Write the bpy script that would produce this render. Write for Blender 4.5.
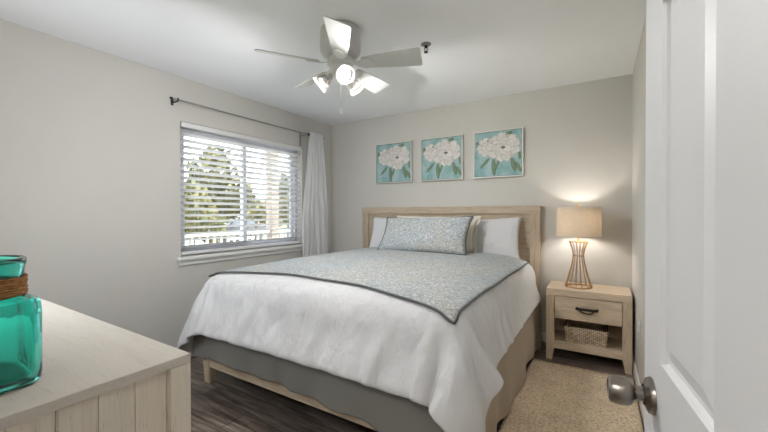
import bpy, bmesh, math, random
import numpy as np
from mathutils import Vector, Matrix, Euler
from mathutils.bvhtree import BVHTree
from mathutils.noise import noise as pnoise

for o in list(bpy.data.objects):
    bpy.data.objects.remove(o)
SC = bpy.context.scene
COL = SC.collection
PI = math.pi

# ------------------------------------------------------------------ camera
cam_d = bpy.data.cameras.new('camera')
cam = bpy.data.objects.new('camera', cam_d)
COL.objects.link(cam)
cam.location = (3.1284, -3.7135, 1.2493)
cam.rotation_euler = (math.radians(90) - 0.0087, 0, 0)
yaw, pitch, roll = -0.5513, -0.0087, -0.0021
fw = Vector((math.sin(yaw) * math.cos(pitch), math.cos(yaw) * math.cos(pitch), math.sin(pitch)))
rt = Vector((math.cos(yaw), -math.sin(yaw), 0))
upv = rt.cross(fw)
c_, s_ = math.cos(roll), math.sin(roll)
rt, upv = c_ * rt + s_ * upv, -s_ * rt + c_ * upv
cam.matrix_world = Matrix((
    (rt.x, upv.x, -fw.x, 3.1284), (rt.y, upv.y, -fw.y, -3.7135), (rt.z, upv.z, -fw.z, 1.2493), (0, 0, 0, 1)))
cam_d.sensor_fit = 'HORIZONTAL'
cam_d.sensor_width = 36.0
cam_d.lens = 36.0 * 352.864 / 768.0
cam_d.clip_start = 0.02
cam_d.clip_end = 300
SC.camera = cam

# ------------------------------------------------------------------ world, sun, exposure
SKY = 3.0
SUN = 3.0
BULB = 530.0
LAMP_BULB = 50.0
HALL_FILL = 26.0
EXPOSURE = 1.68
w = bpy.data.worlds.new('sky')
SC.world = w
w.use_nodes = True
nt = w.node_tree
nt.nodes.clear()
wo = nt.nodes.new('ShaderNodeOutputWorld')
bg = nt.nodes.new('ShaderNodeBackground')
tc = nt.nodes.new('ShaderNodeTexCoord')
sx = nt.nodes.new('ShaderNodeSeparateXYZ')
rp = nt.nodes.new('ShaderNodeValToRGB')
rp.color_ramp.elements[0].position = 0.40
rp.color_ramp.elements[0].color = (0.65, 0.67, 0.70, 1)
rp.color_ramp.elements[1].position = 0.52
rp.color_ramp.elements[1].color = (0.90, 0.95, 1.0, 1)
mr = nt.nodes.new('ShaderNodeMapRange')
mr.inputs['From Min'].default_value = -1
mr.inputs['From Max'].default_value = 1
nt.links.new(tc.outputs['Generated'], sx.inputs[0])
nt.links.new(sx.outputs['Z'], mr.inputs['Value'])
nt.links.new(mr.outputs[0], rp.inputs[0])
nt.links.new(rp.outputs[0], bg.inputs[0])
bg.inputs[1].default_value = SKY
nt.links.new(bg.outputs[0], wo.inputs[0])

sun_d = bpy.data.lights.new('sun', 'SUN')
sun_d.energy = SUN
sun_d.angle = 0.02
sun_d.color = (1.0, 0.95, 0.86)
sun = bpy.data.objects.new('sun', sun_d)
COL.objects.link(sun)
sun.location = (6, 5, 9)
sun.rotation_euler = Vector((-0.62, -0.42, -0.75)).to_track_quat('-Z', 'Y').to_euler()

# daylight openings: light portals (they only help the renderer find the sky)
def portal(loc, rot, sxx, syy):
    d = bpy.data.lights.new('daylight_portal', 'AREA')
    d.shape = 'RECTANGLE'
    d.size, d.size_y = sxx, syy
    d.cycles.is_portal = True
    o = bpy.data.objects.new('daylight_portal', d)
    COL.objects.link(o)
    o.location, o.rotation_euler = loc, rot
portal((-0.17, -1.28, 1.463), (0, -PI / 2, 0), 1.2, 1.48)
portal((0.90, -3.83, 1.53), (PI / 2, 0, 0), .70, 1.14)

SC.view_settings.view_transform = 'Standard'
SC.view_settings.look = 'None'
SC.view_settings.gamma = 1
SC.view_settings.use_curve_mapping = False
SC.view_settings.exposure = EXPOSURE
try:
    SC.cycles.use_denoising = True
    SC.cycles.max_bounces = 14
    SC.cycles.diffuse_bounces = 8
    SC.cycles.transparent_max_bounces = 24
    SC.cycles.transmission_bounces = 12
    SC.cycles.sample_clamp_indirect = 8
    SC.cycles.caustics_reflective = False
    SC.cycles.caustics_refractive = False
except Exception:
    pass

# ------------------------------------------------------------------ materials
class NT:
    def __init__(self, name):
        self.m = bpy.data.materials.new(name)
        self.m.use_nodes = True
        self.t = self.m.node_tree
        self.t.nodes.clear()
        self.out = self.t.nodes.new('ShaderNodeOutputMaterial')
    def n(self, kind, **kw):
        nd = self.t.nodes.new('ShaderNode' + kind)
        for k, v in kw.items():
            if k in nd.inputs:
                nd.inputs[k].default_value = v
            else:
                setattr(nd, k, v)
        return nd
    def l(self, a, b):
        self.t.links.new(a, b)
    def coords(self, scale=(1, 1, 1), kind='Object', rot=(0, 0, 0)):
        tcn = self.n('TexCoord')
        mp = self.n('Mapping')
        mp.inputs['Scale'].default_value = scale
        mp.inputs['Rotation'].default_value = rot
        self.l(tcn.outputs[kind], mp.inputs['Vector'])
        return mp.outputs[0]
    def ramp(self, fac, stops):
        r = self.n('ValToRGB')
        e = r.color_ramp.elements
        while len(e) < len(stops):
            e.new(0.5)
        for k, (p, c) in enumerate(stops):
            e[k].position = p
            e[k].color = (*c, 1) if len(c) == 3 else c
        self.l(fac, r.inputs[0])
        return r.outputs[0]
    def mix(self, fac, a, b, mode='MIX'):
        m = self.n('MixRGB', blend_type=mode)
        for s, v in ((m.inputs[0], fac), (m.inputs[1], a), (m.inputs[2], b)):
            if hasattr(v, 'default_value'):
                self.l(v, s)
            elif isinstance(v, (int, float)):
                s.default_value = v
            else:
                s.default_value = (*v, 1)
        return m.outputs[0]
    def bump(self, h, strength=0.3, dist=0.01):
        b = self.n('Bump')
        b.inputs['Strength'].default_value = strength
        b.inputs['Distance'].default_value = dist
        self.l(h, b.inputs['Height'])
        return b.outputs[0]
    def principled(self, color, rough=0.6, metal=0.0, normal=None, spec=0.5, **kw):
        p = self.n('BsdfPrincipled')
        if hasattr(color, 'default_value'):
            self.l(color, p.inputs['Base Color'])
        else:
            p.inputs['Base Color'].default_value = (*color, 1)
        p.inputs['Roughness'].default_value = rough
        p.inputs['Metallic'].default_value = metal
        p.inputs['Specular IOR Level'].default_value = spec
        for k, v in kw.items():
            p.inputs[k].default_value = v
        if normal is not None:
            self.l(normal, p.inputs['Normal'])
        self.l(p.outputs[0], self.out.inputs[0])
        return p

def plain(name, c, rough=0.6, metal=0.0, var=0.06, scale=6.0, bump=0.0, bscale=120.0, spec=0.5):
    t = NT(name)
    v = t.coords()
    nz = t.n('TexNoise', Scale=scale, Detail=4.0)
    t.l(v, nz.inputs['Vector'])
    col = t.ramp(nz.outputs[0], [(0.3, tuple(x * (1 - var) for x in c)), (0.7, tuple(min(1, x * (1 + var)) for x in c))])
    nrm = None
    if bump:
        n2 = t.n('TexNoise', Scale=bscale, Detail=3.0)
        t.l(v, n2.inputs['Vector'])
        nrm = t.bump(n2.outputs[0], bump, 0.004)
    t.principled(col, rough, metal, nrm, spec)
    return t.m

def wood(name, light, dark, axis=0, stretch=9.0, scale=5.0, rough=0.55, bump=0.25, streak=0.5, lo=0.38, hi=0.55):
    t = NT(name)
    sc = [stretch, stretch, stretch]
    sc[axis] = 1.0
    v = t.coords(tuple(s * scale / 5.0 for s in sc))
    n1 = t.n('TexNoise', Scale=2.2, Detail=8.0, Roughness=0.62, Distortion=0.9)
    t.l(v, n1.inputs['Vector'])
    v2 = t.coords(tuple(s * scale * 1.1 for s in sc))
    n2 = t.n('TexNoise', Scale=1.6, Detail=5.0, Roughness=0.7, Distortion=0.25)
    t.l(v2, n2.inputs['Vector'])
    base = t.ramp(n1.outputs[0], [(0.27, dark), (0.42, tuple(.7 * a + .3 * b for a, b in zip(light, dark))), (0.62, light)])
    grain = t.ramp(n2.outputs[0], [(lo, tuple([1 - streak] * 3)), (hi, (1, 1, 1))])
    col = t.mix(0.75, base, grain, 'MULTIPLY')
    t.principled(col, rough, 0, t.bump(n2.outputs[0], bump, 0.003), 0.35)
    return t.m

M = {}
M['wall'] = plain('greige_wall_paint', (0.575, 0.562, 0.528), 0.85, var=0.015, scale=2, bump=0.06, bscale=260, spec=0.2)
M['ceiling'] = plain('white_ceiling_paint', (0.89, 0.905, 0.93), 0.9, var=0.012, scale=2, bump=0.05, bscale=180, spec=0.15)
M['trim'] = plain('white_trim_paint', (0.80, 0.80, 0.79), 0.4, var=0.01, scale=3)
M['door'] = plain('white_door_paint', (0.74, 0.745, 0.76), 0.42, var=0.012, scale=3, bump=0.03, bscale=90)
M['vinyl'] = plain('white_vinyl', (0.55, 0.56, 0.60), 0.45, var=0.01)
M['slat'] = plain('white_slats', (0.70, 0.70, 0.71), 0.45, var=0.01)
M['oak_x'] = wood('washed_oak_lengthwise', (0.74, 0.615, 0.465), (0.58, 0.46, 0.33), 0, 11, 4.0, streak=0.26)
M['oak_z'] = wood('washed_oak_upright', (0.70, 0.58, 0.435), (0.55, 0.435, 0.31), 2, 11, 4.0, streak=0.26)
M['oak_y'] = wood('washed_oak_crosswise', (0.60, 0.48, 0.345), (0.44, 0.335, 0.225), 1, 11, 4.0, streak=0.26)
M['head_x'] = wood('greyed_oak_lengthwise', (0.53, 0.435, 0.325), (0.37, 0.295, 0.21), 0, 11, 4.0, streak=0.26)
M['head_z'] = wood('greyed_oak_upright', (0.52, 0.425, 0.315), (0.38, 0.30, 0.215), 2, 11, 4.0, streak=0.26)
M['white_x'] = wood('whitewashed_pine_lengthwise', (0.67, 0.625, 0.565), (0.60, 0.55, 0.485), 0, 22, 6.0, streak=0.42, lo=0.31, hi=0.41)
M['white_y'] = wood('whitewashed_pine_crosswise', (0.62, 0.56, 0.47), (0.42, 0.37, 0.30), 1, 12, 5.0, streak=0.40)
M['white_z'] = wood('whitewashed_pine_upright', (0.84, 0.775, 0.675), (0.72, 0.65, 0.56), 2, 24, 6.0, streak=0.48, lo=0.32, hi=0.42)  # upright wood lightened in colour to offset weak light on the dresser end
M['bronze'] = plain('dark_bronze', (0.045, 0.04, 0.037), 0.4, 0.8, var=0.1)
M['rodmetal'] = plain('grey_metal', (0.36, 0.34, 0.32), 0.38, 0.8, var=0.05)
M['nickel'] = plain('satin_nickel', (0.30, 0.27, 0.24), 0.28, 1.0, var=0.05)
M['gold'] = plain('antique_gold_metal', (0.50, 0.31, 0.15), 0.38, 0.75, var=0.15, scale=40)
M['fanwhite'] = plain('white_fan_enamel', (0.60, 0.605, 0.59), 0.35, var=0.01)
M['fanmotor'] = plain('white_motor_enamel', (0.50, 0.50, 0.49), 0.4, var=0.01)
M['outlet'] = plain('white_outlet_plastic', (0.75, 0.75, 0.73), 0.4, var=0.01)
M['black'] = plain('black_plastic', (0.02, 0.02, 0.02), 0.5)
M['porcelain'] = plain('white_porcelain', (0.8, 0.8, 0.78), 0.3, var=0.01)

# floor planks
t = NT('dark_walnut_planks')
v = t.coords((1, 1, 1))
br = t.n('TexBrick', Scale=1.0)
br.inputs['Brick Width'].default_value = 1.25
br.inputs['Row Height'].default_value = 0.165
br.inputs['Mortar Size'].default_value = 0.0025
br.inputs['Color1'].default_value = (0.55, 0.55, 0.55, 1)
br.inputs['Color2'].default_value = (1, 1, 1, 1)
br.inputs['Mortar'].default_value = (0.0, 0.0, 0.0, 1)
br.offset = 0.37
t.l(v, br.inputs['Vector'])
v2 = t.coords((1.2, 14, 1))
n1 = t.n('TexNoise', Scale=2.5, Detail=9.0, Roughness=0.65, Distortion=0.8)
t.l(v2, n1.inputs['Vector'])
g = t.ramp(n1.outputs[0], [(0.28, (0.055, 0.042, 0.035)), (0.5, (0.20, 0.158, 0.133)), (0.72, (0.43, 0.36, 0.315))])
sh = t.mix(0.75, g, br.outputs[0], 'MULTIPLY')
t.principled(sh, 0.42, 0, t.bump(n1.outputs[0], 0.15, 0.003), 0.5)
M['floor'] = t.m

# jute rug weave
t = NT('tan_jute_weave')
v = t.coords((1, 1, 1))
vn = t.n('TexVoronoi', Scale=1.0)
vm = t.coords((70, 190, 70))
t.l(vm, vn.inputs['Vector'])
nz = t.n('TexNoise', Scale=5.0, Detail=5.0)
t.l(v, nz.inputs['Vector'])
nf = t.n('TexNoise', Scale=60.0, Detail=3.0)
t.l(v, nf.inputs['Vector'])
c1 = t.ramp(vn.outputs['Distance'], [(0.1, (1.0, 0.87, 0.68)), (0.6, (0.94, 0.78, 0.58)), (0.97, (0.30, 0.22, 0.14))])
c2 = t.ramp(nz.outputs[0], [(0.3, (0.80, 0.78, 0.76)), (0.7, (1.0, 1.0, 1.0))])
c3 = t.ramp(nf.outputs[0], [(0.3, (0.72, 0.70, 0.68)), (0.7, (1.0, 1.0, 1.0))])
c = t.mix(1.0, t.mix(1.0, c1, c2, 'MULTIPLY'), c3, 'MULTIPLY')
inv = t.n('Invert')
t.l(vn.outputs['Distance'], inv.inputs['Color'])
t.principled(c, 0.95, 0, t.bump(inv.outputs[0], 0.8, 0.006), 0.1)
M['jute'] = t.m

# fabrics
def fabric(name, c, rough=0.9, weave=420.0, crease=0.25, cscale=7.0, cdist=0.02, sheen=0.15, var=0.03, stretch=(1, 1, 1)):
    t = NT(name)
    v = t.coords()
    vs_ = t.coords(stretch)
    n1 = t.n('TexNoise', Scale=cscale, Detail=5.0, Roughness=0.5, Distortion=0.3)
    t.l(vs_, n1.inputs['Vector'])
    n2 = t.n('TexNoise', Scale=weave, Detail=2.0)
    t.l(v, n2.inputs['Vector'])
    add = t.n('Math', operation='MULTIPLY_ADD')
    t.l(n2.outputs[0], add.inputs[0])
    add.inputs[1].default_value = 0.05
    t.l(n1.outputs[0], add.inputs[2])
    col = t.ramp(n2.outputs[0], [(0.3, tuple(x * (1 - var) for x in c)), (0.7, c)])
    p = t.principled(col, rough, 0, t.bump(add.outputs[0], crease, cdist), 0.15)
    p.inputs['Sheen Weight'].default_value = sheen
    return t.m
M['comforter'] = fabric('white_cotton', (0.76, 0.76, 0.775), crease=0.8, cscale=5.5, cdist=0.08, stretch=(1, 1, .25))
M['pillowcase'] = fabric('white_pillowcase', (0.66, 0.66, 0.675), crease=0.4, cscale=11, cdist=0.02)
M['cream'] = fabric('cream_linen', (0.72, 0.67, 0.58), crease=0.2, cscale=12)
M['skirt'] = fabric('grey_skirt_cloth', (0.24, 0.235, 0.215), crease=0.35, cscale=6, cdist=0.02)
M['skirt_tan'] = fabric('tan_skirt_cloth', (0.42, 0.345, 0.265), crease=0.3, cscale=5, cdist=0.02)
M['piping'] = fabric('charcoal_piping', (0.12, 0.122, 0.125), crease=0.1)
M['mattress'] = fabric('white_mattress_ticking', (0.7, 0.7, 0.7), crease=0.1)

def paisley(name):
    t = NT(name)
    v0 = t.coords((1, 1, 1))
    nz = t.n('TexNoise', Scale=9.0, Detail=3.0)
    t.l(v0, nz.inputs['Vector'])
    dv = t.mix(0.22, v0, nz.outputs['Color'], 'ADD')
    vo = t.n('TexVoronoi', Scale=34.0, feature='DISTANCE_TO_EDGE')
    t.l(dv, vo.inputs['Vector'])
    wv = t.n('TexWave', Scale=13.0, Distortion=9.0, Detail=3.0, wave_type='RINGS')
    wv.inputs['Detail Scale'].default_value = 2.2
    t.l(dv, wv.inputs['Vector'])
    lines = t.ramp(vo.outputs['Distance'], [(0.05, (1, 1, 1)), (0.20, (0, 0, 0))])
    rings = t.ramp(wv.outputs['Fac'], [(0.45, (0, 0, 0)), (0.75, (1, 1, 1))])
    big = t.n('TexNoise', Scale=4.0, Detail=2.0)
    t.l(v0, big.inputs['Vector'])
    ground = t.ramp(big.outputs[0], [(0.35, (0.53, 0.56, 0.575)), (0.5, (0.555, 0.572, 0.57)), (0.68, (0.57, 0.56, 0.525))])
    ink = t.ramp(big.outputs[0], [(0.4, (0.15, 0.195, 0.23)), (0.65, (0.185, 0.205, 0.21))])
    c = t.mix(t.mix(0.40, (0, 0, 0), rings), ground, ink)
    c = t.mix(t.mix(0.46, (0, 0, 0), lines), c, ink)
    n3 = t.n('TexNoise', Scale=14.0, Detail=4.0)
    t.l(v0, n3.inputs['Vector'])
    p = t.principled(c, 0.9, 0, t.bump(n3.outputs[0], 0.5, 0.02), 0.15)
    p.inputs['Sheen Weight'].default_value = 0.1
    return t.m
M['paisley'] = paisley('blue_grey_paisley_print')

def translucent(name, c, frac=0.5, weave=None, transp=0.0):
    t = NT(name)
    v = t.coords()
    col = c
    if weave:
        w1 = t.n('TexNoise', Scale=1.0, Detail=4.0)
        t.l(t.coords(weave), w1.inputs['Vector'])
        col = t.ramp(w1.outputs[0], [(0.3, tuple(x * 0.84 for x in c)), (0.7, c)])
    d = t.n('BsdfDiffuse')
    tr = t.n('BsdfTranslucent')
    for nd in (d, tr):
        if hasattr(col, 'default_value'):
            t.l(col, nd.inputs[0])
        else:
            nd.inputs[0].default_value = (*col, 1)
    mx = t.n('MixShader')
    mx.inputs[0].default_value = frac
    t.l(d.outputs[0], mx.inputs[1])
    t.l(tr.outputs[0], mx.inputs[2])
    last = mx.outputs[0]
    if transp:
        tp = t.n('BsdfTransparent')
        m2 = t.n('MixShader')
        m2.inputs[0].default_value = transp
        t.l(last, m2.inputs[1])
        t.l(tp.outputs[0], m2.inputs[2])
        last = m2.outputs[0]
    t.l(last, t.out.inputs[0])
    return t.m
M['curtain'] = translucent('white_sheer_curtain', (0.86, 0.86, 0.875), 0.25, (60, 60, 3))
M['linen_shade'] = translucent('natural_linen_shade', (0.72, 0.63, 0.52), 0.27, (30, 30, 260))

def clear_glass(name, tint=(1, 1, 1), gloss=0.08, frost=0.0):
    t = NT(name)
    tp = t.n('BsdfTransparent')
    tp.inputs[0].default_value = (*tint, 1)
    gl = t.n('BsdfGlossy')
    gl.inputs['Roughness'].default_value = 0.03
    lw = t.n('LayerWeight', Blend=0.35)
    mm = t.n('Math', operation='MULTIPLY_ADD')
    t.l(lw.outputs['Fresnel'], mm.inputs[0])
    mm.inputs[1].default_value = 0.6
    mm.inputs[2].default_value = gloss * 0.3
    mx = t.n('MixShader')
    t.l(mm.outputs[0], mx.inputs[0])
    t.l(tp.outputs[0], mx.inputs[1])
    t.l(gl.outputs[0], mx.inputs[2])
    last = mx.outputs[0]
    if frost:
        tl = t.n('BsdfTranslucent')
        tl.inputs[0].default_value = (0.95, 0.93, 0.9, 1)
        df = t.n('BsdfDiffuse')
        df.inputs[0].default_value = (0.9, 0.89, 0.87, 1)
        m0 = t.n('MixShader')
        m0.inputs[0].default_value = 0.5
        t.l(tl.outputs[0], m0.inputs[1])
        t.l(df.outputs[0], m0.inputs[2])
        m2 = t.n('MixShader')
        m2.inputs[0].default_value = frost
        t.l(last, m2.inputs[1])
        t.l(m0.outputs[0], m2.inputs[2])
        last = m2.outputs[0]
    t.l(last, t.out.inputs[0])
    return t.m
M['pane'] = clear_glass('window_glass', (0.98, 0.99, 0.985), 0.05)
M['shade_glass'] = clear_glass('clear_seeded_glass', (0.99, 0.98, 0.97), 0.12, 0.14)

t = NT('teal_bottle_glass')
v = t.coords()
nz = t.n('TexNoise', Scale=14.0, Detail=2.0)
t.l(v, nz.inputs['Vector'])
p = t.principled((0.15, 0.82, 0.72), 0.02, 0, t.bump(nz.outputs[0], 0.25, 0.01), 0.5)
p.inputs['Transmission Weight'].default_value = 1.0
p.inputs['IOR'].default_value = 1.5
M['teal'] = t.m

def emission(name, c, s):
    t = NT(name)
    v = t.coords()
    nz = t.n('TexNoise', Scale=3.0)
    t.l(v, nz.inputs['Vector'])
    e = t.n('Emission')
    t.l(t.ramp(nz.outputs[0], [(0, c), (1, c)]), e.inputs[0])
    e.inputs[1].default_value = s
    t.l(e.outputs[0], t.out.inputs[0])
    return t.m
M['bulb'] = emission('lit_fan_bulb', (1.0, 0.985, 0.965), BULB)
M['hall_fill'] = emission('lit_hall_fill', (1.0, 0.97, 0.93), HALL_FILL)
M['lampbulb'] = emission('lit_lamp_bulb', (1.0, 0.96, 0.91), LAMP_BULB)

def roped(name, c1, c2, scale):
    t = NT(name)
    v = t.coords(scale)
    n1 = t.n('TexNoise', Scale=1.0, Detail=4.0)
    t.l(v, n1.inputs['Vector'])
    t.principled(t.ramp(n1.outputs[0], [(0.3, c2), (0.65, c1)]), 0.9, 0, t.bump(n1.outputs[0], 0.6, 0.003), 0.1)
    return t.m
M['rope'] = roped('brown_twine', (0.42, 0.22, 0.09), (0.16, 0.07, 0.03), (60, 60, 500))
t = NT('woven_seagrass')
v = t.coords((1, 1, 1))
bk = t.n('TexBrick', Scale=1.0)
bk.inputs['Brick Width'].default_value = 0.028
bk.inputs['Row Height'].default_value = 0.011
bk.inputs['Mortar Size'].default_value = 0.0016
bk.inputs['Color1'].default_value = (0.92, 0.81, 0.65, 1)
bk.inputs['Color2'].default_value = (0.68, 0.56, 0.42, 1)
bk.inputs['Mortar'].default_value = (0.10, 0.07, 0.045, 1)
t.l(t.coords((1, 1, 1), rot=(PI / 2, 0, 0)), bk.inputs['Vector'])
n1 = t.n('TexNoise', Scale=70.0, Detail=3.0)
t.l(v, n1.inputs['Vector'])
c = t.mix(0.5, bk.outputs[0], t.ramp(n1.outputs[0], [(0.3, (0.5, 0.46, 0.4)), (0.7, (1.1, 1.05, 1.0))]), 'MULTIPLY')
t.principled(c, 0.85, 0, t.bump(n1.outputs[0], 0.7, 0.006), 0.2)
M['wicker'] = t.m

# ------------------------------------------------------------------ mesh helpers
def new_bm():
    return bmesh.new()

def box(bm, x0, x1, y0, y1, z0, z1, bev=0.0):
    r = bmesh.ops.create_cube(bm, size=1)
    vs = r['verts']
    for vv in vs:
        vv.co = Vector((x0 + (vv.co.x + .5) * (x1 - x0), y0 + (vv.co.y + .5) * (y1 - y0), z0 + (vv.co.z + .5) * (z1 - z0)))
    if bev:
        es = list({e for vv in vs for e in vv.link_edges})
        bmesh.ops.bevel(bm, geom=es, offset=bev, segments=2, affect='EDGES', profile=0.6)
    return bm

def frame_basis(d):
    d = d.normalized()
    a = Vector((0, 0, 1)) if abs(d.z) < 0.95 else Vector((1, 0, 0))
    u = d.cross(a).normalized()
    return u, u.cross(d).normalized()

def tube(bm, pts, r, seg=8, cap=True):
    pts = [Vector(p) for p in pts]
    rr = r if isinstance(r, (list, tuple)) else [r] * len(pts)
    rings = []
    u = None
    for k, p in enumerate(pts):
        d = (pts[min(k + 1, len(pts) - 1)] - pts[max(k - 1, 0)]).normalized()
        if u is None:
            u, vv = frame_basis(d)
        else:
            u = (u - d * u.dot(d)).normalized()
            vv = u.cross(d).normalized()
        rings.append([bm.verts.new(p + (u * math.cos(2 * PI * a / seg) + vv * math.sin(2 * PI * a / seg)) * rr[k]) for a in range(seg)])
    for a, b in zip(rings, rings[1:]):
        for k in range(seg):
            bm.faces.new((a[k], a[(k + 1) % seg], b[(k + 1) % seg], b[k]))
    if cap:
        bm.faces.new(rings[0][::-1])
        bm.faces.new(rings[-1])
    return bm

def lathe(bm, prof, origin, axis=(0, 0, 1), seg=32, cap0=False, cap1=False):
    axis = Vector(axis).normalized()
    u, vv = frame_basis(axis)
    o = Vector(origin)
    rings = [[bm.verts.new(o + axis * h + (u * math.cos(2 * PI * k / seg) + vv * math.sin(2 * PI * k / seg)) * max(r, 1e-4)) for k in range(seg)] for r, h in prof]
    for a, b in zip(rings, rings[1:]):
        for k in range(seg):
            bm.faces.new((a[k], a[(k + 1) % seg], b[(k + 1) % seg], b[k]))
    if cap0:
        bm.faces.new(rings[0][::-1])
    if cap1:
        bm.faces.new(rings[-1])
    return bm

def gridmesh(bm, rows):
    vs = [[bm.verts.new(p) for p in r] for r in rows]
    for a, b in zip(vs, vs[1:]):
        for k in range(len(a) - 1):
            bm.faces.new((a[k], a[k + 1], b[k + 1], b[k]))
    return vs

def obj(name, bm, mat, parent=None, smooth=None, loc=None):
    bmesh.ops.recalc_face_normals(bm, faces=bm.faces) if len(bm.faces) and not getattr(obj, 'keep', False) else None
    me = bpy.data.meshes.new(name)
    if parent is not None:
        off = Vector(parent['origin'])
    elif loc is not None:
        off = Vector(loc)
    else:
        lo = Vector([min(vv.co[i] for vv in bm.verts) for i in range(3)])
        hi = Vector([max(vv.co[i] for vv in bm.verts) for i in range(3)])
        off = Vector(((lo.x + hi.x) / 2, (lo.y + hi.y) / 2, lo.z))
    for vv in bm.verts:
        vv.co -= off
    bm.to_mesh(me)
    bm.free()
    o = bpy.data.objects.new(name, me)
    COL.objects.link(o)
    if mat is not None:
        me.materials.append(mat)
    if parent is not None:
        o.parent = parent
        o['origin'] = tuple(parent['origin'])
    else:
        o.location = off
        o['origin'] = tuple(off)
    if smooth is True:
        for pg in me.polygons:
            pg.use_smooth = True
    elif smooth:
        for pg in me.polygons:
            pg.use_smooth = True
        try:
            me.set_sharp_from_angle(angle=math.radians(smooth))
        except Exception:
            pass
    return o

def tag(o, label=None, cat=None, group=None, kind=None):
    if label:
        o['label'] = label
    if cat:
        o['category'] = cat
    if group:
        o['group'] = group
    if kind:
        o['kind'] = kind
    return o

def thing(name, label, cat, loc, group=None):
    o = bpy.data.objects.new(name, None)
    COL.objects.link(o)
    o.empty_display_size = 0.1
    o.location = loc
    o['origin'] = tuple(loc)
    return tag(o, label, cat, group)

def bx(name, mat, parent, *a, bev=0.003, smooth=None):
    return obj(name, box(new_bm(), *a, bev=bev), mat, parent, smooth)

def struct(o, label=None, cat=None):
    return tag(o, label, cat, None, 'structure')

# ------------------------------------------------------------------ room shell
XR, YF, H = 3.3567, -3.66, 2.44
T = 0.15
WY0, WY1, WZ0, WZ1 = -2.016, -0.547, 0.868, 2.057
struct(obj('floor', box(new_bm(), 0, XR, YF - .12, 0, -0.10, 0), M['floor'], loc=(0, 0, 0)), 'dark brown wood plank floor under the bed and the rug', 'floor')
struct(obj('ceiling', box(new_bm(), -T, XR + T, YF - .12, T, H, H + .1), M['ceiling'], loc=(0, 0, H)), 'flat white ceiling carrying the fan and the sprinkler', 'ceiling')
struct(obj('wall_back', box(new_bm(), -T, XR + T, 0, T, -.1, H), M['wall'], loc=(0, 0, 0)), 'greige wall behind the headboard with three flower pictures', 'wall')
struct(obj('wall_right', box(new_bm(), XR, XR + T, YF - .12, 0, -.1, H), M['wall'], loc=(0, 0, 0)), 'narrow strip of greige wall beside the nightstand and the open door', 'wall')
b = new_bm()
box(b, -T, 0, YF - .12, WY0, -.1, H)
box(b, -T, 0, WY1, 0, -.1, H)
box(b, -T, 0, WY0, WY1, -.1, WZ0)
box(b, -T, 0, WY0, WY1, WZ1, H)
struct(obj('wall_left', b, M['wall'], loc=(0, 0, 0)), 'greige wall around the window', 'wall')
DX0, DX1 = 2.44, 3.315
FW0, FW1, FZ0, FZ1 = 0.55, 1.25, 0.96, 2.10      # unseen window added above the dresser for fill daylight
b = new_bm()
box(b, 0, FW0, YF - .12, YF, -.1, H)
box(b, FW1, DX0, YF - .12, YF, -.1, H)
box(b, FW0, FW1, YF - .12, YF, -.1, FZ0)
box(b, FW0, FW1, YF - .12, YF, FZ1, H)
box(b, DX1, XR, YF - .12, YF, -.1, H)
box(b, DX0, DX1, YF - .12, YF, 2.06, H)
struct(obj('wall_front', b, M['wall'], loc=(0, 0, 0)), 'greige wall with the doorway, behind the dresser', 'wall')
b = new_bm()
for x0, x1, z0, z1 in ((FW0, FW0 + .05, FZ0, FZ1), (FW1 - .05, FW1, FZ0, FZ1), (FW0, FW1, FZ0, FZ0 + .05), (FW0, FW1, FZ1 - .05, FZ1), (0.88, 0.92, FZ0, FZ1)):
    box(b, x0, x1, YF - .11, YF - .06, z0, z1, .004)
w2 = struct(obj('fill_window', b, M['vinyl']), 'white framed window added above the dresser for fill daylight, out of the frame', 'window')
# unseen hall added behind the doorway to keep sky light off the door
b = new_bm()
box(b, DX0 - .12, DX0, -5.4, YF - .12, -.1, H)
box(b, XR, XR + T, -5.4, YF - .12, -.1, H)
box(b, DX0 - .12, XR + T, -5.5, -5.4, -.1, H)
struct(obj('wall_hall', b, M['wall'], loc=(0, 0, 0)), 'greige walls of the added unseen hall behind the doorway', 'wall')
struct(obj('ceiling_hall', box(new_bm(), DX0 - .12, XR + T, -5.5, YF - .12, H, H + .1), M['ceiling'], loc=(0, 0, H)), 'white ceiling of the added unseen hall', 'ceiling')
struct(obj('floor_hall', box(new_bm(), DX0, XR, -5.4, YF - .12, -.1, 0), M['floor'], loc=(0, 0, 0)), 'dark plank floor of the added unseen hall', 'floor')

hl = thing('hall_fill_light', 'added round white fill light on the unseen hall ceiling behind the doorway', 'fill light', (2.9, -4.55, H))  # added out of view to brighten the door side of the room
HALL = ((.0, H - .002), (.15, H - .002), (.155, H - .02), (.15, H - .03))
def base_prof(name, pts, label):
    # pts: polyline on the floor, profile offset to its left
    b = new_bm()
    for (x0, y0), (x1, y1) in zip(pts, pts[1:]):
        d = Vector((x1 - x0, y1 - y0, 0)).normalized()
        nrm = Vector((-d.y, d.x, 0))
        rows = []
        for off, z in ((0.012, 0.0), (0.012, 0.072), (0.008, 0.082), (0.004, 0.088), (0.0, 0.09)):
            rows.append([Vector((x0, y0, z)) + nrm * off, Vector((x1, y1, z)) + nrm * off])
        gridmesh(b, rows)
    struct(obj(name, b, M['trim'], loc=(0, 0, 0)), label, 'baseboard')
base_prof('baseboard_back', [(XR, 0), (0, 0)], 'white baseboard along the wall behind the bed')
base_prof('baseboard_left', [(0, 0), (0, YF)], 'white baseboard below the window')
base_prof('baseboard_right', [(XR, YF + .05), (XR, 0)], 'white baseboard beside the nightstand')
base_prof('baseboard_front', [(0, YF), (DX0 - .06, YF)], 'white baseboard behind the dresser')
b = new_bm()
box(b, DX0 - .06, DX0 + .012, YF, YF + .014, 0, 2.06)
box(b, DX0 - .06, DX1 + .04, YF, YF + .014, 2.048, 2.12)
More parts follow.
